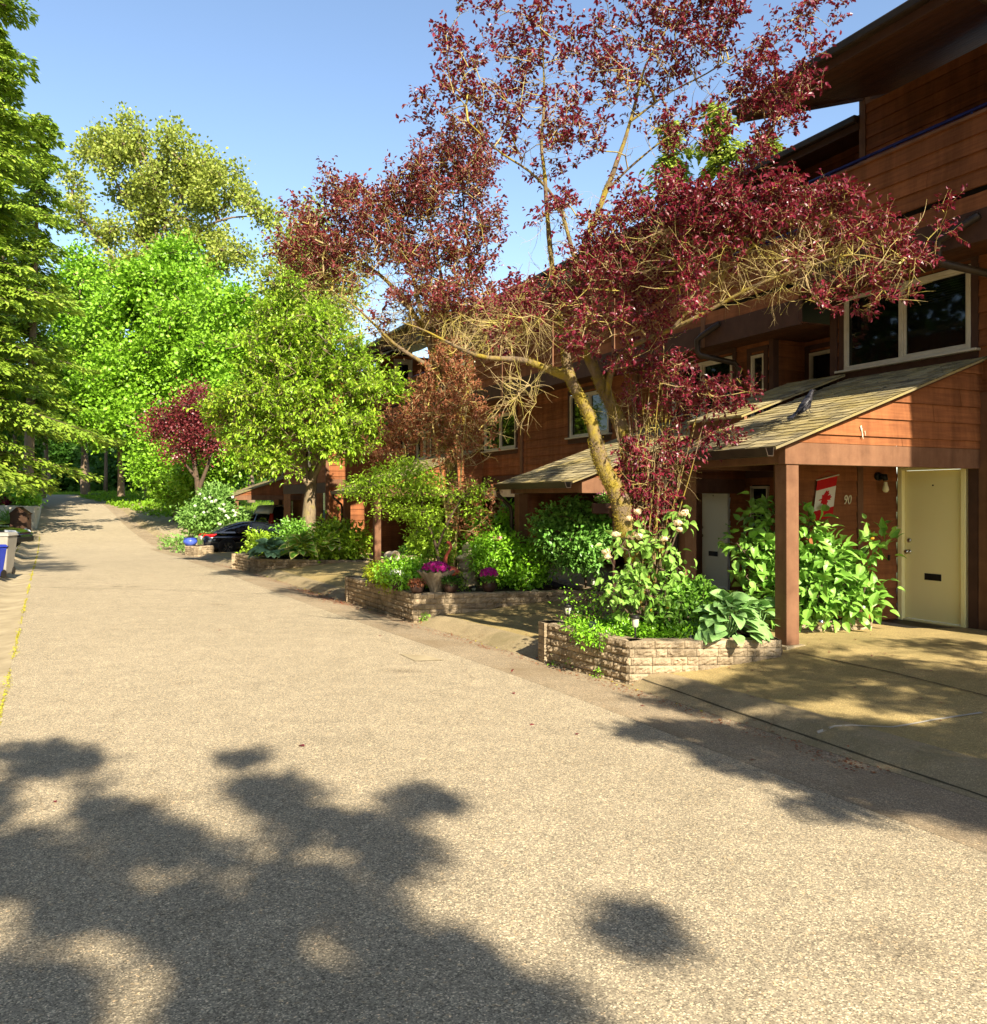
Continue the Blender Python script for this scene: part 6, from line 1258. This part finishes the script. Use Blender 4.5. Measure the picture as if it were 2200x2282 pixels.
# far planter shrubs
bush('mixed green shrub on the right of the cherry trunk', [(740, 1195, 40, 30, 25, .7, 90), (790, 1205, 30, 26, 24.8, .6, 60), (720, 1225, 40, 20, 24.6, .6, 50), (770, 1225, 40, 20, 24.6, .6, 50)], 'l_cherry', 14, .14, .13, T_leaf(), 25, 745, 62, 8, zb=.1)
bush('dark green bush left of the cherry trunk', [(655, 1190, 30, 22, 26, .6, 60), (640, 1210, 30, 16, 25.6, .5, 40), (670, 1205, 24, 20, 25.8, .5, 34)], 'l_shrub', 14, .13, .12, T_leaf(), 26, 655, 63, 5, zb=.1)
bush('young sapling shrub hiding the side of the black sedan', [(572, 1210, 22, 16, 26.2, .5, 40), (590, 1222, 22, 12, 26, .4, 34), (612, 1216, 22, 12, 25.6, .4, 30)], 'l_bright2', 12, .13, .12, T_leaf(), 26.2, 570, 64, 6, zb=.05)
bush('rounded light grey-green shrub dotted with white flowers behind the black sedan', [(478, 1140, 42, 34, 43.5, 1.6, 170), (446, 1165, 26, 20, 43, 1.2, 70), (512, 1158, 24, 28, 43.5, 1.2, 80), (482, 1108, 26, 16, 43.5, 1.0, 46), (424, 1150, 14, 7, 43, .6, 12)], 'l_white', 24, .24, .2, T_leaf(), 43.5, 475, 65, 10, zb=-.3, minr=.012, step=.4)
heads('white_blossoms', 'white flower dots on the grey-green shrub', [(int(430+random.random()*100), int(1085+random.random()*85), .5) for _ in range(22)], 41.8, 'flower_white', 10, .12, .06)
bush('low plants beside the small far planter', [(380, 1205, 26, 8, 40, .6, 24), (405, 1215, 16, 8, 38, .4, 16)], 'l_white', 10, .15, .14, T_leaf(), 39, 390, 66, 3, zb=-.3)
# white wall top planting
bush('clipped green hedge spilling over the white retaining wall', [(30, 1108, 46, 14, 53, 1.5, 120), (60, 1112, 20, 12, 52, .8, 50), (-20, 1095, 50, 18, 54, 2, 100), (20, 1085, 50, 14, 57, 2, 90)], 'l_bush', 16, .22, .2, T_leaf(), 53, 25, 67, 8, zb=1.2, minr=.012, step=.4, name='hedge', cat='hedge')
bush('purple-leaved plant in the hedge on the white wall', [(12, 1120, 16, 5, 51.6, .5, 24)], 'l_plum', 12, .15, .14, T_leaf(), 51.6, 12, 68, 2, zb=1.2)
bush('spiky green plant below the white wall', [(14, 1158, 8, 9, 49.5, .5, 16)], 'l_shrub', 12, .1, .5, T_blade(), 49.5, 14, 69, 2, zb=.2, name='iris_plant', cat='plant')
# ---- far trees
def far_tree(name, label, px, Y, limbs, ells, leaf, per, spread, size, seed, bark_='b_grey', group=None, step=1.2, minr=.03, maxr=.22, up=.7, down=0, jit=.3, alpha=.12, lk=.24):
    pts = lumps(ells, np.random.default_rng(seed), 9, lk); return tree(name, label, 'tree', onground(px, Y), limbs, pts, leaf, per, spread, size, T_dia(.36), bark_, group, step, jit, minr, maxr, seed=seed, sides=8, up=up, down=down, k=3, alpha=alpha)
far_tree('purple_plum_tree', 'far round-headed purple plum tree standing before the green maples', 440, 46, [limb([(447, 1185), (445, 1120), (440, 1060), (430, 1010), (410, 960)], .22, .06, 46), limb([(443, 1090), (462, 1040), (475, 980)], .14, .05, 46), limb([(441, 1070), (415, 1040), (390, 1000)], .10, .04, 46)],
 [(430, 900, 34, 28, 46, 2, 90), (390, 950, 44, 30, 46, 2.4, 100), (450, 945, 36, 38, 46, 2.2, 90), (345, 965, 36, 16, 46, 1.5, 26), (400, 995, 56, 22, 46, 2, 40), (462, 1010, 22, 50, 46, 1.2, 50)], 'l_plum2', 26, .34, .14, 71, 'b_dark', None, .6, .015, .1)
GM = 'bright green maples at the bend'
far_tree('maple_tree', 'tallest bright green maple, its rounded top in front of the poplar', 330, 72, [limb([(330, 1122), (330, 1000), (340, 900), (370, 780), (385, 640)], .38, .08, 72), limb([(335, 950), (290, 860), (260, 780)], .2, .06, 72), limb([(345, 880), (420, 800), (470, 730)], .2, .06, 72)],
 [(390, 585, 40, 46, 72, 4, 90), (340, 650, 80, 60, 72, 6, 260), (430, 660, 70, 60, 72, 6, 230), (300, 730, 80, 70, 71, 6, 300), (400, 750, 100, 80, 70, 7, 420), (480, 730, 60, 60, 71, 5, 180), (330, 830, 90, 60, 69, 6, 300), (430, 840, 90, 60, 69, 6, 260), (240, 790, 50, 60, 71, 5, 150)], 'l_bright', 34, .52, .34, 72, group=GM)
far_tree('maple_tree', 'bright green maple left of the tallest one, with a slim trunk at the bend', 267, 68, [limb([(270, 1106), (268, 1000), (265, 900), (250, 800)], .30, .08, 68), limb([(268, 960), (300, 900), (310, 860)], .14, .05, 68), limb([(267, 940), (220, 880), (200, 830)], .14, .05, 68)],
 [(240, 880, 60, 50, 67, 4, 190), (300, 920, 50, 40, 66, 4, 150), (200, 900, 40, 46, 67, 4, 110), (330, 960, 40, 40, 65, 3.5, 110), (250, 960, 60, 26, 66, 4, 90)], 'l_bright', 34, .48, .32, 73, group=GM)
far_tree('maple_tree', 'slender pale green maple beside the conifer', 187, 78, [limb([(187, 1102), (186, 1000), (188, 900), (180, 760), (175, 640)], .34, .06, 78), limb([(187, 940), (150, 880), (130, 800)], .14, .05, 78)],
 [(185, 600, 34, 44, 80, 3, 70), (180, 680, 60, 60, 79, 5, 180), (140, 720, 40, 60, 78, 4, 110), (210, 760, 60, 60, 78, 5, 170), (150, 820, 70, 60, 77, 5, 190), (220, 850, 50, 50, 77, 4, 120), (180, 910, 60, 46, 76, 5, 120)], 'l_bright', 32, .55, .36, 74, group=GM)
far_tree('maple_tree', 'bright green maple rising behind the cherry tree', 560, 64, [limb([(560, 1120), (555, 1000), (545, 860), (530, 740)], .3, .08, 64)],
 [(510, 720, 60, 50, 64, 5, 150), (570, 700, 50, 46, 65, 5, 120), (500, 800, 70, 60, 62, 5, 190), (590, 770, 60, 60, 63, 5, 160), (480, 880, 60, 60, 61, 5, 160), (540, 900, 70, 70, 60, 5, 160), (640, 720, 40, 46, 66, 4, 70)], 'l_bright', 32, .5, .32, 75, group=GM)
far_tree('maple_tree', 'low maple with sunlit leaves behind the grey-green shrub', 392, 54, [limb([(392, 1172), (392, 1080), (400, 1000)], .2, .06, 54), limb([(392, 1100), (350, 1040)], .1, .04, 54), limb([(392, 1080), (470, 1010), (520, 980)], .1, .04, 54)],
 [(360, 1040, 40, 34, 54, 3, 120), (385, 1090, 34, 26, 53, 2.4, 90), (500, 1020, 50, 50, 52, 3, 170), (450, 1060, 46, 36, 52, 3, 120), (540, 990, 46, 46, 53, 3, 110), (420, 1000, 50, 30, 54, 3, 80), (345, 990, 24, 24, 54, 2, 30)], 'l_bright', 36, .42, .22, 76, 'b_grey', GM, .9, .02)
far_tree('poplar_tree', 'tall open-crowned poplar with pale olive leaves, topping the skyline', 300, 100, [limb([(300, 1100), (310, 900), (330, 740), (345, 560), (350, 420), (300, 300)], .7, .08, 100), limb([(330, 760), (280, 640), (250, 560), (200, 500), (160, 460)], .3, .06, 98), limb([(345, 600), (300, 480), (255, 400), (230, 340)], .25, .06, 100), limb([(340, 640), (400, 560), (450, 500), (520, 480), (580, 480)], .3, .06, 100), limb([(350, 540), (400, 440), (440, 380)], .22, .06, 100), limb([(345, 700), (430, 620), (500, 600)], .2, .06, 100), limb([(335, 500), (330, 400), (290, 300)], .2, .05, 100)],
 [(290, 300, 50, 36, 100, 5, 90), (230, 340, 46, 36, 100, 5, 80), (330, 350, 60, 50, 100, 6, 130), (400, 340, 50, 46, 100, 5, 90), (440, 370, 40, 40, 100, 5, 60), (270, 400, 60, 50, 100, 6, 120), (360, 430, 70, 60, 100, 7, 170), (450, 420, 60, 50, 100, 6, 120), (520, 400, 30, 36, 100, 4, 44), (510, 450, 50, 30, 100, 5, 60), (560, 470, 46, 18, 100, 4, 44), (300, 490, 50, 50, 100, 5, 90), (400, 510, 60, 50, 100, 6, 100), (160, 420, 26, 30, 98, 3, 24), (190, 470, 40, 40, 98, 4, 50), (230, 510, 40, 30, 98, 4, 44), (350, 580, 80, 50, 100, 6, 110), (480, 570, 60, 30, 100, 5, 70), (530, 570, 36, 20, 100, 3, 30), (470, 540, 40, 26, 100, 4, 30), (250, 620, 40, 40, 99, 5, 60), (220, 680, 40, 40, 98, 5, 50), (450, 620, 50, 30, 100, 5, 50)], 'l_poplar', 20, .6, .42, 77, 'b_grey', None, 1.5, .035, .4, up=.3)
far_tree('alder_tree', 'dull olive tree showing between the cherry and the wide plum', 640, 58, [limb([(700, 1080), (690, 900), (680, 700), (670, 560)], .3, .06, 58)],
 [(700, 500, 30, 34, 58, 2.5, 36), (660, 560, 50, 46, 58, 3.5, 80), (720, 600, 60, 60, 58, 4, 110), (660, 660, 60, 50, 58, 4, 110), (740, 700, 60, 60, 58, 4, 110), (620, 640, 30, 40, 58, 3, 40), (690, 760, 80, 50, 58, 4, 90)], 'l_poplar', 22, .6, .26, 78, up=.3)
# dead grey branch tips on the poplar's right
# ---- conifers
def conifer(name, label, px, Y, top_py, rad, leaf, seed, base_h=4, group=None, dens=1.0, droop=.35, n_spray=16, size=.5, rmin=.4, trunk=.4, lean=0, gapside=None, z_skip=None):
    rng = np.random.default_rng(seed); b = onground(px, Y); ht = H-(top_py-1113)/FPX*Y-b[2]; t = thing(name, label, 'conifer', tuple(b), group)
    ax = lambda z: b+np.array([lean*z/ht, 0, z]); tr = MB(); tr.tube([ax(z) for z in np.linspace(-.3, ht, 16)], [trunk*(1-z/ht*.93) for z in np.linspace(0, ht, 16)], 10); tr.build('trunk', M['b_grey'], t, True)
    pos = []; xd = []; zd = []; sz = []; p0 = []; p1 = []; r0 = []; r1 = []; z = base_h
    while z < ht-.2:
        k = z/ht; L_ = (rad*(1-k)**.75+rmin*(1-k*.6))*rng.uniform(.5, 1.2)
        for _ in range(max(2, int(3*dens))):
            an = rng.random()*2*np.pi; o = ax(z+rng.uniform(-.3, .3)); d = np.array([math.cos(an), math.sin(an), 0]); L1 = L_*rng.uniform(.5, 1.35); n_ = max(4, int(L1/.45)); prev = o
            for s in range(1, n_+1):
                u = s/n_; q = o+d*L1*u+np.array([0, 0, L1*(.10*u-droop*u*u+.12*u**4)]); p0.append(prev); p1.append(q); r0.append(.05*(1-u)+.015); r1.append(.05*(1-u)+.012); prev = q
                m_ = n_spray; sw = (.25+.75*math.sin(math.pi*min(1, u*.9+.1)))*L1*.24
                side = np.array([-d[1], d[0], 0]); ss = rng.uniform(-1, 1, m_)
                pp = q+np.outer(ss, side)*sw+rng.normal(size=(m_, 3))*.10-np.outer(np.abs(ss), [0, 0, 1])*sw*.35
                pos.append(pp); xd.append(d*.8+np.outer(np.sign(ss), side)*.8+rng.normal(size=(m_, 3))*.25+np.array([0, 0, -droop*.9])); zd.append(np.tile([0, 0, 1.], (m_, 1))+rng.normal(size=(m_, 3))*.3)
        z += ht/60/dens**.3*rng.uniform(.7, 1.3)
    pos = np.concatenate(pos); xd = np.concatenate(xd); zd = np.concatenate(zd)
    V, F, r, e = scatter(T_dia(.20), pos, xd, zd, size*rng.uniform(.5, 1.25, len(pos)), None, rng); npmesh('crown', V, F, r, M[leaf], t, False)
    V, F = frusta(np.array(p0), np.array(p1), np.array(r0), np.array(r1), 3); npmesh('branches', V, F, np.zeros(len(V)), M['b_dark'], t, True)
    return t
GC = 'conifers on the left'
conifer('spruce_tree', 'large dark spruce at the left edge with drooping sunlit branches', -35, 46, -330, 3.3, 'l_spruce', 81, 3.5, GC, 1.7, .42, 26, .46, 1.7)
conifer('spruce_tree', 'spruce beside the bend, crown narrower and yellower', 60, 58, 250, 2.7, 'l_spruce', 82, 7.5, GC, 1.5, .42, 26, .42, 1.5, lean=.9)
conifer('spruce_tree', 'dark spruce behind the hedge at the left edge', 5, 66, 80, 4.2, 'l_spruce', 83, 5.5, GC, 1.5, .42, 24, .5, 1.7)
conifer('cedar_tree', 'feathery yellow-green cedar tip above the brown roofs', 1605, 36, 225, 2.8, 'l_cedar', 84, 6, None, 1.5, .55, 14, .34, 1.0)
conifer('cedar_tree', 'smaller cedar tip right of the feathery one, above the brown roofs', 1712, 34, 280, 1.8, 'l_cedar', 85, 6, None, 1.4, .55, 12, .3, .7)
conifer('cedar_tree', 'third cedar tip at the left, over the brown roofs', 1500, 38, 250, 2.4, 'l_cedar', 86, 6, None, 1.4, .55, 12, .34, .8)
# plain trunks of the wood at the bend
for px, pyb, pyt, Y, r, lab in ((97, 1100, 900, 76, .30, 'leaning'), (35, 1085, 930, 62, .30, 'pale'), (110, 1104, 880, 88, .34, 'third'), (197, 1100, 900, 90, .3, 'thin dark'), (371, 1132, 980, 66, .30, 'short'), (235, 1104, 930, 92, .32, 'dark')):
    b = onground(px, Y); t = thing('bare_trunk', {'leaning': 'bare trunk with reddish bark at the head of the road', 'pale': 'pale bare trunk behind the hedge', 'third': 'stout reddish trunk at the bend', 'thin dark': 'thin dark trunk right beside the slim maple trunk', 'short': 'bare trunk on the grassy verge right of the bend', 'dark': 'dark trunk deep in the wood behind the bend'}[lab], 'tree trunk', tuple(b)); top = at(px+random.uniform(-6, 6), pyt, Y)
    mb = MB(); mid = (b+top)/2+np.array([random.uniform(-.4, .4), 0, 0]); mb.tube([b+np.array([0, 0, -.4]), b*.75+top*.25, mid, top], [r*.75, r*.6, r*.5, r*.38], 10); mb.build('trunk', M['b_grey'], t, True)
    pts = top+rdir(60)*np.array([2.5, 2.5, 1.8]); V, F, rr, e = leaves_at(pts, 22, .6, .4, T_dia(.36)); npmesh('crown', V, F, rr, M['l_dark'], t)
# wood behind the bend: dense understory and dark trees
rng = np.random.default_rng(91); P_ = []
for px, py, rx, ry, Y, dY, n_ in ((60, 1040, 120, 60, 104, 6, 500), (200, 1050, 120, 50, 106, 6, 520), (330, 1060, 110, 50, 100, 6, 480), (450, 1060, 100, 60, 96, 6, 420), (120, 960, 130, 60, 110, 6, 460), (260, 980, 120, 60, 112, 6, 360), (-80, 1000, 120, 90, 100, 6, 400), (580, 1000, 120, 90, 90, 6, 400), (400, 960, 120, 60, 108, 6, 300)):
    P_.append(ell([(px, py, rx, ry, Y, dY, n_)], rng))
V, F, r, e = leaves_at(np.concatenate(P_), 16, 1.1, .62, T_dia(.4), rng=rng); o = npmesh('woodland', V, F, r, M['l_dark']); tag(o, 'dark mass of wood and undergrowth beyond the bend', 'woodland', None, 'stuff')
cover('bright low growth along the verge at the bend', [(-38, 78), (-22, 56), (-20, 60), (-36, 84)], 900, 'l_grass', .22, 0, 92, 'verge_growth')
o = COL.objects['verge_growth']
def drape(o, dz=.0):
    for v in o.data.vertices: v.co.z += G(v.co.x, v.co.y)+dz
drape(o)
# grass verge on the right of the far road
rng = np.random.default_rng(93); n_ = 26000; yy = rng.uniform(41, 86, n_); ee = rng.uniform(2.4, 11, n_); xx = REdge(yy)+n(ee); zz = gz(xx, yy)-.02
V, F, r, e = scatter(T_blade(), np.stack([xx, yy, zz], 1), rdir(n_, rng)*.6+np.array([0, 0, 1.]), rdir(n_, rng), .22*rng.uniform(.5, 1.4, n_), None, rng); o = npmesh('grass', V, F, r, M['l_grass']); tag(o, 'rough sunlit grass on the verge right of the far road', 'grass', None, 'stuff')
n_ = 9000; yy = rng.uniform(84, 97, n_); xx = rng.uniform(-62, -20, n_); zz = gz(xx, yy)-.02
V, F, r, e = scatter(T_blade(), np.stack([xx, yy, zz], 1), rdir(n_, rng)*.6+np.array([0, 0, 1.]), rdir(n_, rng), .3*rng.uniform(.5, 1.4, n_), None, rng); o = npmesh('grass', V, F, r, M['l_grass']); tag(o, 'grass strip under the trees beyond the bend', 'grass', None, 'stuff')
# moss line in the gutter joint on the left, and weeds
def mossline(label, fx, y0, y1, n_, w_, leaf, seed, sz=.03):
    rng = np.random.default_rng(seed); yy = y0+(y1-y0)*rng.random(n_); k = (np.sin(yy*1.7)+np.sin(yy*4.1+1)+1.4) ; keep = rng.random(n_)*2.6 < k; yy = yy[keep]; xx = fx(yy)+rng.normal(size=len(yy))*w_*(.6+.4*np.sin(yy*3)); zz = gz(xx, yy)+.004
    V, F, r, e = scatter(T_dia(.5), np.stack([xx, yy, zz], 1), rdir(len(yy), rng)*np.array([1, 1, .5]), np.tile([0, 0, 1.], (len(yy), 1))+rdir(len(yy), rng)*.4, sz*rng.uniform(.5, 1.6, len(yy)), None, rng); o = npmesh('moss', V, F, r, M[leaf]); tag(o, label, 'moss', None, 'stuff')
mossline('yellow-green moss line in the joint of the left gutter', lambda y: LEdge(y), 5, 48, 20000, .024, 'l_moss', 95, .016)
mossline('broken moss line along the left driveway edge', lambda y: LEdge(y)-n(.82), 12, 46, 7000, .03, 'l_moss', 96, .016)
mossline('sparse moss along the right gutter joint', lambda y: REdge(y)-n(.05), 7, 34, 500, .02, 'l_moss', 97, .02)
# leaf litter
def litter(label, n_, fx, y0, y1, leaf, sz, seed):
    rng = np.random.default_rng(seed); yy = rng.uniform(y0, y1, n_); xx = fx(yy, rng); zz = gz(xx, yy)+.006
    V, F, r, e = scatter(T_dia(.35), np.stack([xx, yy, zz], 1), rdir(n_, rng)*np.array([1, 1, .15]), np.tile([0, 0, 1.], (n_, 1)), sz*rng.uniform(.4, 1.4, n_), None, rng); o = npmesh('leaf_litter', V, F, r, M[leaf]); tag(o, label, 'leaf litter', None, 'stuff')
litter('reddish leaf litter drifted along the right gutter', 2600, lambda y, r: REdge(y)-n(.12)+r.normal(size=len(y))*.10, 6, 30, 'l_bronze', .028, 98)
litter('dense reddish debris at the kerb by the long planter', 1500, lambda y, r: REdge(y)-n(.1)+r.normal(size=len(y))*.22, 16.4, 19.5, 'l_bronze', .035, 99)
litter('scattered fallen leaves on the road', 60, lambda y, r: LEdge(y)+(REdge(y)-LEdge(y))*r.random(len(y)), 4, 34, 'l_plum2', .05, 100)
litter('fallen purple leaves on the driveway', 160, lambda y, r: REdge(y)+r.uniform(.2, 4, len(y)), 5, 13, 'l_plum2', .03, 101)
# ---- trees outside the picture whose shadows fall on the road
GAPS = [(430,1585,65,35),(60,1580,60,25),(240,1480,50,25),(620,1650,80,25),(170,1640,60,20),(470,1730,60,25),(610,1850,70,50),(230,1870,80,70),(790,1720,60,40),(50,1800,60,35),(310,1700,80,22),(400,1690,50,20),(640,1720,60,20),(310,1930,50,40),(320,1500,50,30),(740,1790,40,20),(560,1600,20,12)]
def shadow_pts(L, h0, h1, seed, gaps=()):
    """clusters of a real crown standing towards the sun from the shaded ground"""
    rng = np.random.default_rng(seed); out = []
    for px, py, rx, ry, n_ in L:
        Y = H*FPX/(py-1113)
        for _ in range(n_):
            a = rng.random()*2*np.pi; u = rng.random()**.5; x_, y_ = px+rx*u*math.cos(a), py+ry*u*math.sin(a); Yg = (H-.05)*FPX/max(60, y_-1113); 
            if any(((x_/1.164-g[0])/g[2])**2+((y_/1.164-g[1])/g[3])**2 < 1.9 for g in gaps): continue
            g_ = np.array([(x_-1100)/FPX*Yg, Yg, .05]); h_ = rng.uniform(h0, h1)
            out.append(g_+np.array(sv)*(h_/sv[2]))
    return np.array(out)
k_ = 1.164
fg = [(50,1460,80,35,9),(0,1560,90,60,12),(150,1480,60,30,6),(100,1430,80,14,3),(470,1450,60,14,3),(520,1530,80,34,9),(590,1590,70,36,9),(700,1600,80,40,10),(760,1640,60,40,8),(660,1680,120,40,14),(800,1540,70,20,4),(300,1610,130,55,20),(100,1650,120,60,18),(250,1720,150,50,18),(450,1680,130,40,14),(60,1800,90,70,16),(550,1760,150,60,22),(700,1780,90,60,14),(800,1860,80,50,12),(370,1790,110,50,14),(480,1900,120,70,20),(680,1920,120,60,18),(100,1930,120,60,18),(860,1930,70,40,8),(1000,1945,60,20,4),(1190,1795,70,28,5),(220,1560,50,25,5),(20,1690,70,40,8),(380,1950,90,30,8)]
q = shadow_pts([(x*k_, y*k_, rx*k_*.95, ry*k_*.95, int(n_*1.5)+1) for x, y, rx, ry, n_ in fg], 8.4, 9.0, 111, GAPS)
cb = q.mean(0); bt = np.array([cb[0]+1.5, cb[1]-2.5, G(cb[0]+1.5, cb[1]-2.5)])
tree('street_tree', 'large leafy tree behind the photographer', 'tree', bt, [([bt, bt+np.array([.1, .2, 4]), (bt+cb)/2+np.array([0, 0, 2]), cb+np.array([0, 0, -.5])], [.32, .26, .18, .06])], q, 'l_bright2', 36, .065, .10, T_leaf(), 'b_grey', None, .5, .08, .003, .035, seed=112, flat=.25, up=3.0)
dr = [(1500,1300,110,26,16),(1620,1330,120,30,22),(1750,1350,110,34,24),(1850,1400,60,50,18),(1400,1340,120,22,16),(1300,1330,90,16,8),(1450,1400,130,26,20),(1580,1420,120,30,18),(1700,1440,120,30,18),(1300,1400,110,18,9),(1260,1400,60,14,5),(1500,1470,130,22,14),(1650,1500,120,26,18),(1780,1520,110,34,22),(1870,1560,40,30,12),(1380,1440,90,14,6),(1600,1550,90,16,6),(1780,1280,90,20,8),(1250,1260,60,20,6),(1860,1480,50,40,12),(1700,1270,70,14,5)]
q = shadow_pts([(x*k_, y*k_, rx*k_, ry*k_, int(n_*1.9)) for x, y, rx, ry, n_ in dr], 4.8, 7.0, 113)
q = q[q[:, 0] > .60*np.maximum(q[:, 1], 0)+.35]
bt = np.array([6.0, 3.6, .3]); cb = q.mean(0)
tree('purple_plum_tree', 'purple plum beside the driveway, outside the right of the photo', 'tree', bt, [([bt, bt*.6+cb*.4, cb], [.10, .08, .03]), ([bt*.7+cb*.3, cb+np.array([1.0, 1, .2])], [.05, .02]), ([bt*.7+cb*.3, cb+np.array([-.8, -1, .2])], [.05, .02])], q, 'l_plum', 36, .085, .085, T_leaf(), 'b_plum', 'purple plum trees', .2, .06, .004, .04, seed=114, flat=.3, up=2.5)
# unseen trees added to block sky light and be mirrored in the windows
def big_tree(label, x, y, ht, r, seed, leaf='l_dark', lo=.3, n_=330, per=46, sz=.42):
    rng = np.random.default_rng(seed); b = np.array([x, y, G(x, y)]); m_ = 22; d = rdir(m_, rng)*(.4+.6*rng.random((m_, 1))); c = b+np.array([0, 0, ht*(lo+1)/2])+d*np.array([r, r, ht*(1-lo)/2]); idx = rng.integers(m_, size=n_)
    pts = c[idx]+rdir(n_, rng)*rng.random((n_, 1))**.4*r*.42
    return tree('street_tree', label, 'tree', b, [([b, b+np.array([.1, 0, ht*.35]), b+np.array([0, .1, ht*.8])], [.35, .28, .08])], pts, leaf, per, .6, sz, T_dia(.4), 'b_grey', 'street trees outside the picture', 1.0, .2, .02, .2, seed=seed, k=3)
for i, (x, y, ht, r, lf) in enumerate(((-12.5, 5, 21, 4.4, 'l_dark'), (-16, 12, 24, 5, 'l_dark'), (-20.5, 19, 24, 5.4, 'l_dark'), (-25, 27, 22, 5, 'l_dark'), (-31, 37, 22, 5, 'l_dark'), (-13, -5, 22, 5.5, 'l_dark'), (-8, -14, 22, 6, 'l_dark'), (-22, 3, 22, 5, 'l_dark'), (-1, -22, 20, 6, 'l_dark'))):
    big_tree(['broad dark tree at the left roadside, nearest outside the frame', 'dark leafy tree, second along the left roadside', 'dark leafy tree, third along the left roadside', 'dark tree by the left roadside opposite the far planter', 'dark leafy tree, fifth along the left roadside', 'dark leafy tree behind the photographer, on the left', 'broad dark tree close behind the photographer', 'tall dark tree far out on the left', 'dark tree down the road behind the photographer'][i], x, y, ht, r, 120+i, lf)
# overhanging conifer limbs whose shadows stripe the left edge of the road
rng = np.random.default_rng(131); q = []
for k in range(26):
    y0 = rng.uniform(25, 47); x0 = float(LEdge(y0)); x1 = x0+rng.uniform(.2, 3.4)*(1 if y0 > 30 else .6)
    for j in range(16): u = rng.random(); q.append(np.array([x0-2.2+(x1-x0+2.2)*u, y0+rng.normal()*.22*(1.15-u), G(x0, y0)])+np.array(sv)*(rng.uniform(15, 17)/sv[2]))
q = np.array(q); q = q[np.abs(q[:, 0])/np.maximum(q[:, 1], .1) > .61]; bt = np.array([-19.5, 12, G(-19.5, 12)])
tree('street_tree', 'tall tree leaning over the left of the road, above the frame', 'tree', bt, [([bt, bt+np.array([.5, .5, 9]), bt+np.array([3, 3, 15])], [.4, .3, .15])], q, 'l_spruce', 22, .22, .22, T_dia(.35), 'b_grey', 'street trees outside the picture', .9, .2, .012, .15, seed=132, k=3)
